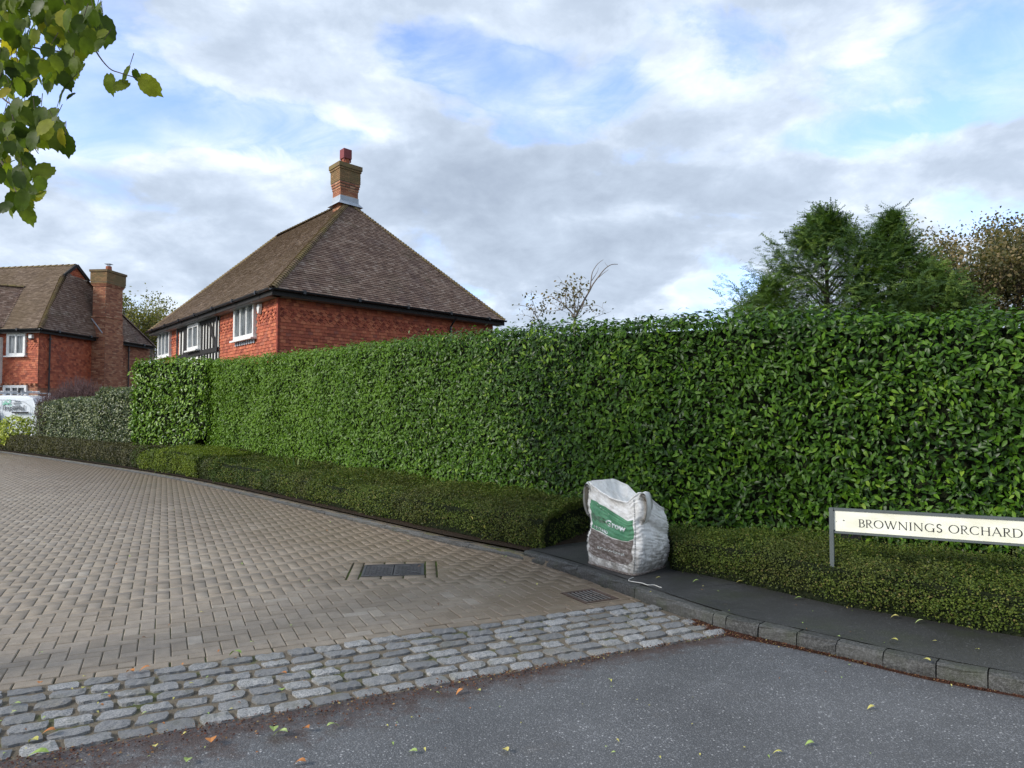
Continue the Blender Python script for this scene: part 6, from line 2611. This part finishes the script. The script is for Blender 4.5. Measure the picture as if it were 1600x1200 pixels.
def serif(x, y, w, up=1):
    h = .035
    return [(x - w / 2, y), (x + w / 2, y), (x + w * .16, y + up * h * 1.7), (x - w * .16, y + up * h * 1.7), (x - w / 2, y + up * h * .5), (x + w / 2, y + up * h * .5)], [(0, 1, 5, 4), (4, 5, 2, 3)]


V = lambda x, a=0, c=1, w=THK: [stroke([(x, a), (x, c)], w), serif(x, a, w * 2.3, 1), serif(x, c, w * 2.3, -1)]
G = {}
G['B'] = (.60, V(.12) + [stroke([(.12, .975)] + arc_(.28, .755, .22, .22, 90, -90) + [(.12, .535)], THK, 'mod'), stroke([(.12, .535)] + arc_(.30, .28, .26, .255, 90, -90) + [(.12, .025)], THK, 'mod')])
G['R'] = (.68, V(.12) + [stroke([(.12, .975)] + arc_(.29, .74, .23, .235, 90, -90) + [(.12, .505)], THK, 'mod'), stroke([(.28, .505), (.42, .27), (.56, .07), (.72, -.04)], THK, .05)])
G['O'] = (.98, [stroke(arc_(.49, .5, .42, .475, 80, 440, 32), THK * 1.05, 'mod')])
G['W'] = (1.18, [stroke([(.06, 1), (.34, 0)], THK), stroke([(.34, 0), (.60, .98)], THN), stroke([(.56, 1), (.84, 0)], THK), stroke([(.84, 0), (1.12, 1)], THN), serif(.06, 1, .2, -1), serif(1.12, 1, .18, -1), serif(.58, 1, .18, -1)])
G['N'] = (.94, [stroke([(.14, 0), (.14, 1)], THN * 1.15), stroke([(.10, 1), (.80, 0)], THK), stroke([(.80, 0), (.80, 1)], THN * 1.15), serif(.14, 0, .2, 1), serif(.80, 1, .2, -1), serif(.10, 1, .16, -1)])
G['I'] = (.30, V(.15))
G['G'] = (.96, [stroke(arc_(.49, .5, .42, .475, 48, 330, 26), THK, 'mod'), stroke([(.82, -.02), (.82, .44)], THK), serif(.82, .45, .26, -1), stroke([(.84, .78), (.80, .94)], .04)])
G['S'] = (.58, [stroke(arc_(.29, .74, .19, .235, 35, 235, 14)[:-1] + [(.29, .50)][:0] + [(.19, .56), (.30, .49), (.40, .42)] + arc_(.28, .26, .21, .235, 45, -150, 14), THK, None), stroke([(.46, .80), (.45, .93)], .04), stroke([(.08, .20), (.07, .06)], .04)])
G['C'] = (.86, [stroke(arc_(.49, .5, .42, .475, 48, 312, 26), THK, 'mod'), stroke([(.79, .76), (.77, .93)], .04), stroke([(.79, .24), (.77, .10)], .035)])
G['H'] = (.86, V(.14) + V(.72) + [stroke([(.14, .52), (.72, .52)], THN)])
G['A'] = (.84, [stroke([(.06, 0), (.41, 1.0)], THN), stroke([(.38, 1.03), (.78, 0)], THK), stroke([(.20, .36), (.64, .36)], THN * .9), serif(.06, 0, .18, 1), serif(.78, 0, .22, 1)])
G['D'] = (.88, V(.12) + [stroke([(.12, .975), (.34, .975)] + arc_(.34, .5, .44, .475, 90, -90, 18) + [(.12, .025)], THK * 1.05, 'mod')])
WORDS = 'BROWNINGS ORCHARD'
tot = sum((.42 if ch == ' ' else G[ch][0] + .10) for ch in WORDS) - .10
def s_on_sign(px, py=830):
    p = on_plane(px, py, s0, sn)
    return (p - s0).dot(su)
x0t, x1t = s_on_sign(1342), s_on_sign(1598.5)
CAP = (HB - .034) * .375
kx = (x1t - x0t) / tot
print('cap', CAP, 'kx', kx)
x = x0t
base_y = .018 + (HB - .034) * .745
for ch in WORDS:
    if ch == ' ':
        x += .42 * kx
        continue
    w, strokes = G[ch]
    b = MB()
    off = .0022
    for (vs, fs) in strokes:
        off += .00012
        vv = [sp(x + vx_ * kx, base_y - vy_ * CAP, off) for vx_, vy_ in vs]
        b.add(vv, fs)
    b.build('letter', MATS['letter_black'], sign)
    x += (w + .10) * kx

# ================================================================== BULK BAG
bl_ = ground(911, 880, .1); bmid = ground(991, 903, .1); brt = ground(1046, 884, .1)
fx = (bmid - bl_); FW = fx.length; fx.normalize()
ry = (brt - bmid); RW = ry.length; ry.normalize()
print('bag', FW, RW, fx.dot(ry), bl_, bmid, brt)
bc_ = (bl_ + brt) / 2
bag = empty('bulk_bag', (bc_.x, bc_.y, .1))
tag(bag, 'dirty white woven bulk bag with green and brown printed front slumped on the footway', 'bag')
HT = at(960, 757, bc_.y).z - .1
print('bag height', HT)
U_, Vv_ = bl_ - bmid, brt - bmid      # from the near corner: along the front to the left, along the right side


def bag_xy(a):
    """a in 0..4 round the footprint: 0..1 front (left to near corner), 1..2 right side, 2..3 back, 3..4 left side -> (p,q) in [-1,1]^2"""
    a = a % 4
    k = int(a); f = a - k
    t = -1 + 2 * f
    return [(t, -1), (1, t), (-t, 1), (-1, -t)][k]


def bag_pt(a, v, off=0.0, wr=1.0):
    p, q_ = bag_xy(a)
    n = 7.0
    r = (abs(p) ** n + abs(q_) ** n) ** (1 / n)
    p, q_ = p / r, q_ / r
    # slump: slightly swollen low down, drawn in at mid-height on the left, leaning back at the top
    bulge = .97 + .05 * math.sin(math.pi * min(1, v * 1.15)) - .03 * v * v
    sx, sy = FW / 2 * bulge, RW / 2 * bulge
    if p < 0:
        p2 = p * (1 - .17 * math.exp(-((v - .50) / .17) ** 2))
    else:
        p2 = p * (1 + .04 * math.sin(3 * v))
    q2 = q_ * (1 - (.05 + .10 * max(0, v - .55)) * (q_ < 0))
    # right side swells
    p2 *= 1 + (.05 * math.sin(math.pi * v) if p > .8 else 0) * (1 - abs(q_) * .5)
    rim = rim_h(a)
    z = .1 + rim * v
    c = bc_ + fx * (p2 * sx) + ry * (q2 * sy)
    nrm = (fx * p + ry * q_).normalized()
    # creases
    w = 0
    P3 = Vector((p * 1.4, q_ * 1.4, v * 2.2))
    w += .020 * mnoise.noise(P3 * 1.1 + Vector((3, 1, 2)))
    cr = mnoise.noise(Vector((p * 1.0 + 5, q_ * 1.4, v * 24 + 2.5 * p)))
    w += .0075 * (1 - abs(cr) * 3.0)
    cr2 = mnoise.noise(Vector((p * 3.2 + v * 3, q_ * 3.2 + 9, v * 4.5)))
    w += .005 * (1 - abs(cr2) * 2.5)
    aa = a % 4
    ws = min(1, max(0, (aa - 1.0) * 7)) * min(1, max(0, (2.0 - aa) * 7))
    wf = min(1, max(0, (1.0 - aa) * 7)) * min(1, max(0, aa * 7)) if aa < 1 else 0
    if ws > 0:
        w += ws * ( .035 * math.exp(-((v - .80) / .14) ** 2) - .030 * math.exp(-((v - .62 + .05 * q_) / .035) ** 2) + .030 * math.exp(-((v - .35) / .22) ** 2))
    if wf > 0:
        w += wf * (.010 * math.sin(v * 38 + p * 5) * max(0, v - .78) * 4 - .03 * math.exp(-((v - .93) / .05) ** 2) * (1 - p * p))
    w += .005 * mnoise.noise(Vector((p * 9, q_ * 9, v * 30)))
    edge = min(1, v * 8)
    c = c + nrm * (w * wr * edge + off)
    c.z = z + .015 * mnoise.noise(Vector((p * 2, q_ * 2, 4))) * v
    return c


def rim_h(a):
    xs = [0, .12, .5, .86, 1.0, 1.12, 1.3, 1.6, 2.0, 2.5, 2.8, 3.2, 3.6, 4.0]
    hs = [.88, .84, .75, .72, .80, .84, .81, .69, .58, .66, .80, .87, .88, .88]
    k = HT / .86
    return float(np.interp(a % 4, xs, hs)) * k


NA, NV = 200, 84
b = MB()
vs, fs = [], []
for j in range(NV + 1):
    for i in range(NA):
        vs.append(bag_pt(4 * i / NA, j / NV))
# folded-in top
NT_ = 9
cen = bc_ + Vector((0, 0, .1 + HT * .62))
for j in range(1, NT_ + 1):
    f = j / NT_
    for i in range(NA):
        r = bag_pt(4 * i / NA, 1.0)
        p = r * (1 - f) + cen * f
        p.z = r.z * (1 - f) + (cen.z) * f - .05 * math.sin(math.pi * f) + .035 * mnoise.noise(Vector((p.x * 9, p.y * 9, 1))) * math.sin(math.pi * min(1, f * 1.2))
        if j == 1:
            p = r * .94 + cen * .06
            p.z = r.z - .004
        vs.append(p)
rows = NV + 1 + NT_
for j in range(rows - 1):
    for i in range(NA):
        i2 = (i + 1) % NA
        fs.append((j * NA + i, j * NA + i2, (j + 1) * NA + i2, (j + 1) * NA + i))
fs.append(tuple(range(NA))[::-1])
b.add(vs, fs, r=.5)
b.build('bag_body', MATS['woven_white'], bag, smooth=True)


def patch(name, m, a0, a1, v0, v1, off, na=36, nv=30, shape=None):
    b = MB()
    vs, fs = [], []
    for j in range(nv + 1):
        for i in range(na + 1):
            fu, fv = i / na, j / nv
            a, v = a0 + (a1 - a0) * fu, v0 + (v1 - v0) * fv
            if shape:
                a, v = shape(a, v, fu, fv)
            vs.append(bag_pt(a, v, off))
    for j in range(nv):
        for i in range(na):
            k = j * (na + 1) + i
            fs.append((k, k + 1, k + na + 2, k + na + 1))
    b.add(vs, fs, r=.5)
    return b.build(name, MATS[m], bag, smooth=True)


# printed front: brown lower field, green upper field with a wavy upper edge
def brown_shape(a, v, fu, fv):
    return a + .015 * math.sin(fv * 9), v + (.05 * (1 - fv) * (abs(fu - .5) * 2) ** 6) + .012 * math.sin(fu * 7) * fv
def green_shape(a, v, fu, fv):
    top = .05 * math.sin(fu * 3.4 + .5) - .04 * fu
    return a + .012 * math.sin(fv * 6) - .03 * (fv > .9) * 0, v + fv * top + (1 - fv) * .012 * math.sin(fu * 7)
patch('brown_print', 'bag_brown', .10, .93, .13, .465, .0035, shape=brown_shape)
patch('green_print', 'bag_green', .12, .95, .475, .80, .0035, shape=green_shape)


def bag_text(name, s, m, a0, v0, h, width, bold=.0, tilt=0.0, off=.007, cut=None):
    vs, fs = text_geo(s, 1.0, bold, res=2)
    xs = [v[0] for v in vs]
    x0, x1 = min(xs), max(xs)
    out = []
    for (x, y, z) in vs:
        f = (x - x0) / (x1 - x0)
        out.append(bag_pt(a0 + width * f, v0 + y * h + tilt * f, off))
    b = MB()
    b.add(out, fs, r=.5)
    return b.build(name, MATS[m], bag)


bag_text('lettering', 'Grow', 'bag_white_print', .44, .605, .115, .38, bold=.035, tilt=-.012)
bag_text('lettering', 'Turf', 'bag_faded_print', .16, .625, .10, .25, bold=.02, tilt=-.01) if False else None
bag_text('lettering', 'ANDARD', 'bag_white_print', .20, .505, .055, .30, bold=.02, tilt=-.01)
bag_text('lettering', 'growbag', 'bag_white_print', .30, .265, .055, .50, bold=.0, tilt=.0)
# grime that hides the first half of the name
b = MB()
rg = random.Random(3)
for k in range(60):
    a, v, s_ = rg.uniform(.15, .42), rg.uniform(.60, .68), rg.uniform(.010, .03)
    b.add([bag_pt(a - s_, v, .0065), bag_pt(a, v - s_ * .4, .0065), bag_pt(a + s_, v, .0065), bag_pt(a, v + s_ * .5, .0065)], [(0, 1, 2, 3)])
b.build('faded_lettering', MATS['bag_faded_print'], bag)
# stitched corner seams
for a in (.985, 1.985, 2.985, 3.985):
    b = MB()
    for k in range(44):
        v0, v1 = k / 44 * .97, (k + .6) / 44 * .97
        b.tube([bag_pt(a, v0, .006), bag_pt(a, v1, .006)], .0035, 4)
    b.build('seam', MATS['grey_post'], bag)
b = MB()
b.tube([bag_pt(x, 0.015, .004) for x in np.linspace(0.02, 2.0, 60)], .010, 5)
b.build('base_hem', MATS['bag_brown'], bag)
b = MB()
b.tube([bag_pt(x, .995, .002) for x in np.linspace(0, 4, 120)], .009, 5)
b.build('top_hem', MATS['woven_white'], bag, smooth=True)


def sleeve(pc, zc_, hw, hh, depth, tiltv, ang):
    """open corner sleeve of the lifting strap: a standing loop of cloth with the beige inside showing"""
    d = Vector((math.cos(ang), math.sin(ang), 0))           # direction the opening faces
    s_ = Vector((-d.y, d.x, 0))
    n = 28
    vs, fs = [], []
    for ring, (dp, k) in enumerate(((0.0, 1.0), (-depth * .5, 1.06), (-depth, .98), (-depth * .9, .80), (.004, .86))):
        for i in range(n):
            t = 2 * math.pi * i / n
            x, z = math.cos(t) * hw * k, math.sin(t) * hh * k
            wob = .006 * mnoise.noise(Vector((x * 20, z * 14, ring)))
            p = pc + s_ * (x + tiltv * z + wob) + Z3 * (zc_ + z + wob) + d * dp
            vs.append(p)
    for r_ in range(4):
        for i in range(n):
            i2 = (i + 1) % n
            fs.append((r_ * n + i, r_ * n + i2, (r_ + 1) * n + i2, (r_ + 1) * n + i))
    b = MB(); b.add(vs, fs, r=.5)
    o = b.build('lifting_sleeve', MATS['woven_white'], bag, smooth=True)
    vs = [pc + Z3 * zc_ + d * -depth * .55]
    for i in range(n):
        t = 2 * math.pi * i / n
        x, z = math.cos(t) * hw * .9, math.sin(t) * hh * .92
        vs.append(pc + s_ * (x + tiltv * z) + Z3 * (zc_ + z) + d * -depth * .35)
    b = MB(); b.add(vs, [(0, 1 + i, 1 + (i + 1) % n) for i in range(n)], r=.5)
    b.build('sleeve_lining', MATS['woven_inside'], o)


yl = bl_.y - .02
pL = at(918, 781, yl)
sleeve(Vector((pL.x, pL.y, 0)), pL.z, .045, .160, .16, -.06, math.radians(-108))
yr = bmid.y + .06
pR = at(1003, 795, yr)
sleeve(Vector((pR.x, pR.y, 0)), pR.z, .050, .140, .16, .05, math.radians(-118))
b = MB()
cpts = [ground(x, y, .105) for x, y in ((990, 902), (985, 904), (982, 907), (990, 909), (1003, 911), (1012, 914), (1022, 914), (1030, 917), (1034, 918))]
b.tube(smooth_path(cpts, 3), .0035, 5)
b.build('loose_cord', MATS['cord_white'], bag)

# ================================================================== FALLEN LEAVES AND LITTER
for nm, st_ in (('leaf_fresh', [(0, (.20, .30, .06)), (1, (.36, .44, .17))]), ('leaf_yellow', [(0, (.42, .40, .10)), (1, (.55, .48, .16))]), ('leaf_orange', [(0, (.34, .12, .03)), (1, (.52, .22, .07))]), ('leaf_brown', [(0, (.14, .07, .035)), (1, (.24, .12, .06))])):
    leaf_mat('fallen_' + nm, st_, rough=.55, spec=.3, trans=.1)


def ground_leaf(px, py, length, colr, label, ang=None, z=0.004, width=.5, curl=.5, group=None):
    p = ground(px, py, z)
    v_, f_ = leaf_template(5, width, .12, curl)
    b = MB()
    rd = random.Random(int(px * 13 + py))
    b.add([(x * length, (y - .5) * length, (zz_ + .5 * curl * .12 + .02 * rd.random()) * length * (1 if z else 1)) for x, y, zz_ in v_], f_, r=rd.random())
    zmin = min(v[2] for v in b.v)
    b.v = [(v[0], v[1], v[2] - zmin) for v in b.v]
    me = b.mesh('fallen_leaf', MATS['fallen_leaf_' + colr])
    o = bpy.data.objects.new('fallen_leaf', me)
    COL.objects.link(o)
    o.location = p
    o.rotation_euler = (rd.uniform(-.08, .08), rd.uniform(-.1, .1), ang if ang is not None else rd.uniform(0, 6.28))
    tag(o, label, 'leaf', group)
    return o


# hand placed, as seen
GL = [(330, 1163, .085, 'orange', 'largest orange brown curled leaf on the tarmac by the cobbles', .4, .6), (75, 1148, .06, 'orange', 'orange brown leaf lying on the cobbles above the pale green leaf', 1.9, .8),
      (52, 1162, .07, 'yellow', 'pale yellow leaf on the cobbles near the left edge', 1.2, .5), (57, 1189, .115, 'fresh', 'long pale green leaf at the bottom left corner', 1.65, .35),
      (203, 1053, .07, 'orange', 'left one of the two orange leaves at the top of the cobbles', 1.1, .5), (226, 1049, .065, 'orange', 'curled orange leaf right beside another at the top of the cobbles', 2.1, .6),
      (63, 1069, .045, 'orange', 'small rust red leaf at the top left of the cobbles', .3, .7), (427, 1145, .085, 'fresh', 'upper of the two overlapping pale green leaves on the dirt', .3, .5),
      (438, 1151, .08, 'fresh', 'lower of the two overlapping pale green leaves on the dirt', 1.3, .5), (478, 1141, .05, 'orange', 'small russet leaf right of the overlapping green leaves', .9, .7),
      (441, 1056, .055, 'orange', 'orange leaf in the middle of the cobble strip', 1.4, .6), (441, 1081, .05, 'fresh', 'rounded pale green leaf on the cobbles below the orange one', .2, .8),
      (367, 1028, .125, 'fresh', 'long green laurel leaf across the upper edge of the cobbles', 1.0, .3), (521, 1139, .075, 'fresh', 'slim pale green leaf on tarmac near the foot of the cobbles', -.8, .42),
      (294, 1192, .06, 'fresh', 'grey green leaf on the tarmac at the bottom edge', .1, .6), (468, 1196, .06, 'orange', 'orange leaf cut by the bottom edge', 1.4, .6),
      (719, 1084, .055, 'orange', 'orange yellow leaf at the foot of the cobble strip', 2.2, .6), (748, 1081, .04, 'yellow', 'small yellow leaf beside the orange one at the foot of the cobbles', .6, .5),
      (790, 1175, .05, 'yellow', 'pale yellow leaf pair on the open tarmac', .5, .6), (645, 1177, .045, 'fresh', 'small green leaf alone on the tarmac', 1.3, .6), (243, 1169, .045, 'yellow', 'yellow leaf in the dirt below the last cobbles', .5, .6),
      (163, 1087, .04, 'fresh', 'small pale green leaf between the upper cobbles', 1.5, .6), (130, 1077, .04, 'yellow', 'faded leaf between cobbles near the left', .2, .5), (25, 1103, .05, 'fresh', 'pale green leaf on cobbles at the left edge', 1.6, .4),
      (1361, 1108, .045, 'yellow', 'yellow leaf on the tarmac below the kerb at the right', 1.7, .5), (1265, 1165, .045, 'fresh', 'greenish leaf on the tarmac low right', 1.5, .6), (1215, 1179, .045, 'yellow', 'white looking leaf on the tarmac low right', 1.2, .4)]
for x, y, l, c_, lab, an, w_ in GL:
    z = .012 if 1040 < y and x < 480 and y < 1150 else .004
    ground_leaf(x, y, l, c_, lab, an, z, w_)
FL = [(1398, 966, .055, 'yellow', 'rounded yellow leaf on the footway at the foot of the low hedge', 1.1, .6), (1437, 974, .065, 'fresh', 'slim leaf on the footway just right of the rounded yellow one', 1.5, .3),
      (1396, 1003, .055, 'yellow', 'curled yellow leaf in the middle of the footway', .8, .6), (1447, 1034, .055, 'yellow', 'yellow leaf on the footway near the kerb stones', .5, .5), (1527, 1016, .03, 'yellow', 'small yellow leaf far right on the footway', .3, .5),
      (1247, 937, .06, 'fresh', 'pale leaf on the footway below the sign post', 1.3, .35), (1155, 911, .055, 'yellow', 'pale leaf against the hedge foot right of the bag', 1.2, .45), (1087, 910, .055, 'fresh', 'green leaf on the footway right of the bag', 1.5, .45),
      (1028, 905, .05, 'yellow', 'pale leaf lying against the right foot of the bag', 1.4, .5), (1310, 996, .03, 'fresh', 'small leaf on the footway behind the kerb joints', .7, .5), (1460, 1003, .03, 'yellow', 'thin pale leaf on the footway at the right', .9, .3)]
for x, y, l, c_, lab, an, w_ in FL:
    ground_leaf(x, y, l, c_, lab, an, .104, w_)
rg = np.random.default_rng(77)
def small_leaves(boxes, n, z, lab, grp, lens=(.018, .035), cols=('yellow', 'fresh', 'brown', 'orange')):
    for _ in range(n):
        x0, y0, x1, y1 = boxes[int(rg.integers(len(boxes)))]
        px, py = rg.uniform(x0, x1), rg.uniform(y0, y1)
        p = ground(px, py, z)
        ks = kerb_side(p.x, p.y)
        if (z < .05) != (ks > .02):
            continue
        ground_leaf(px, py, rg.uniform(*lens), str(rg.choice(cols, p=[.4, .25, .2, .15])), lab, z=z, width=rg.uniform(.35, .7), group=grp)
small_leaves([(0, 740, 800, 900), (100, 880, 900, 1000), (0, 950, 500, 1040), (500, 810, 860, 890)], 42, .003, 'scrap of fallen leaf scattered on the herringbone paving', 'leaf scraps on the brick paving', (.02, .04))
small_leaves([(200, 1110, 760, 1190), (900, 1020, 1500, 1190), (500, 1100, 1100, 1190)], 46, .003, 'scrap of fallen leaf scattered on the speckled tarmac', 'leaf scraps on the tarmac', (.010, .024))
small_leaves([(1000, 900, 1300, 990), (1100, 930, 1600, 1050)], 34, .103, 'scrap of fallen leaf scattered on the dark footway', 'leaf scraps on the footway', (.010, .022))
small_leaves([(60, 1050, 900, 1110), (0, 1090, 300, 1180)], 30, .010, 'scrap of fallen leaf caught among the cobbles', 'leaf scraps on the cobbles', (.015, .03))
# pale leaves dropped on the hedge tops
for (x, y, yy, l, lab) in ((1396, 870, 5.75, .05, 'pale leaf standing on the low hedge below the street name'), (737, 808, 8.4, .06, 'white looking leaf lying on top of the long low hedge'), (1433, 909, 5.3, .06, 'straw coloured blade caught in the low hedge under the sign'), (757, 822, 8.0, .05, 'small pale leaf on the low hedge left of the bag')):
    p = at(x, y, yy)
    v_, f_ = leaf_template(5, .5, .12, .3)
    b = MB(); b.add([(vx_ * l, (vy_ - .5) * l, vz_ * l) for vx_, vy_, vz_ in v_], f_, r=.8)
    o = b.build('fallen_leaf', MATS['fallen_leaf_yellow'])
    o.location = p; o.rotation_euler = (1.1, .2, .3 + x)
    tag(o, lab, 'leaf')

# dirt drift and brown litter: along the foot of the setts and of the kerb
def drift(name, pts_in, pts_out, z=.003, label=None):
    vs, fs = [], []
    n = len(pts_in)
    for i in range(n):
        a, c = Vector(pts_in[i]), Vector(pts_out[i])
        for j in range(5):
            f = j / 4
            if j == 4:
                f += .35 * mnoise.noise(Vector((i * .37, 3, 0)))
            p = a * (1 - f) + c * f
            vs.append((p.x, p.y, z + .010 * (1 - f) * (1 + .5 * mnoise.noise(Vector((i * .5, j, 0)))) if j < 4 else z - .003))
    for i in range(n - 1):
        for j in range(4):
            fs.append((i * 5 + j, (i + 1) * 5 + j, (i + 1) * 5 + j + 1, i * 5 + j + 1))
    b = MB(); b.add(vs, fs, r=.5)
    o = b.build(name, MATS['dirt_drift'])
    tag(o, label, None, None, 'stuff')
    return o


us = np.linspace(-6.0, 1.25, 120)
wd_ = lambda u: (.02 + .07 * max(0, min(1, (-.9 - u) / 2.2))) * (1 + .5 * mnoise.noise(Vector((u * 2.3, 1, 1))))
s_e = s_of_px(1085)
sk = np.linspace(s_e, Kd[-1] - .8, 110)
wk = lambda s_: (.022 + .07 * math.exp(-((s_ - s_e - .25) / .45) ** 2)) * (1 + .7 * mnoise.noise(Vector((s_ * 2.1, 5, 1))))
drift('dirt_drift', [kerb_at(s_, .004)[0] for s_ in sk], [kerb_at(s_, -wk(s_))[0] for s_ in sk], label='rusty brown litter lying along the foot of the kerb')
P, S = [], []
for _ in range(3600):
    u = rg.uniform(-5.5, 1.2)
    if rg.random() < .35:
        u = rg.uniform(-5.5, -1.0)
    d_ = abs(rg.normal(0, 1)) * wd_(u) * 1.5
    p = sa(u, -STRIP_W - d_ + .02)
    P.append((p.x, p.y, .006 + rg.uniform(0, .006))); S.append(rg.uniform(.006, .018))
for _ in range(3200):
    s_ = s_e + abs(rg.normal(0, 1)) * 1.2 if rg.random() < .6 else rg.uniform(s_e, Kd[-1] - .8)
    if s_ > Kd[-1] - .8:
        continue
    p = kerb_at(s_, -abs(rg.normal(0, 1)) * wk(s_) * .7)[0]
    P.append((p.x, p.y, .006 + rg.uniform(0, .008))); S.append(rg.uniform(.005, .016))
P = np.array(P); S = np.array(S)
nn = unit(np.array([0, 0, 1.0]) + rg.normal(0, .35, (len(P), 3)))
me = scatter_mesh('leaf_litter', QUAD[0], QUAD[1], P, frames(nn, rg.normal(0, 1, (len(P), 3))), S, rg.random(len(P)), MATS['litter'])
o = link('leaf_litter', me)
tag(o, 'fine red brown leaf crumbs along the cobble foot and the kerb', None, None, 'stuff')
print('objects', len(bpy.data.objects))
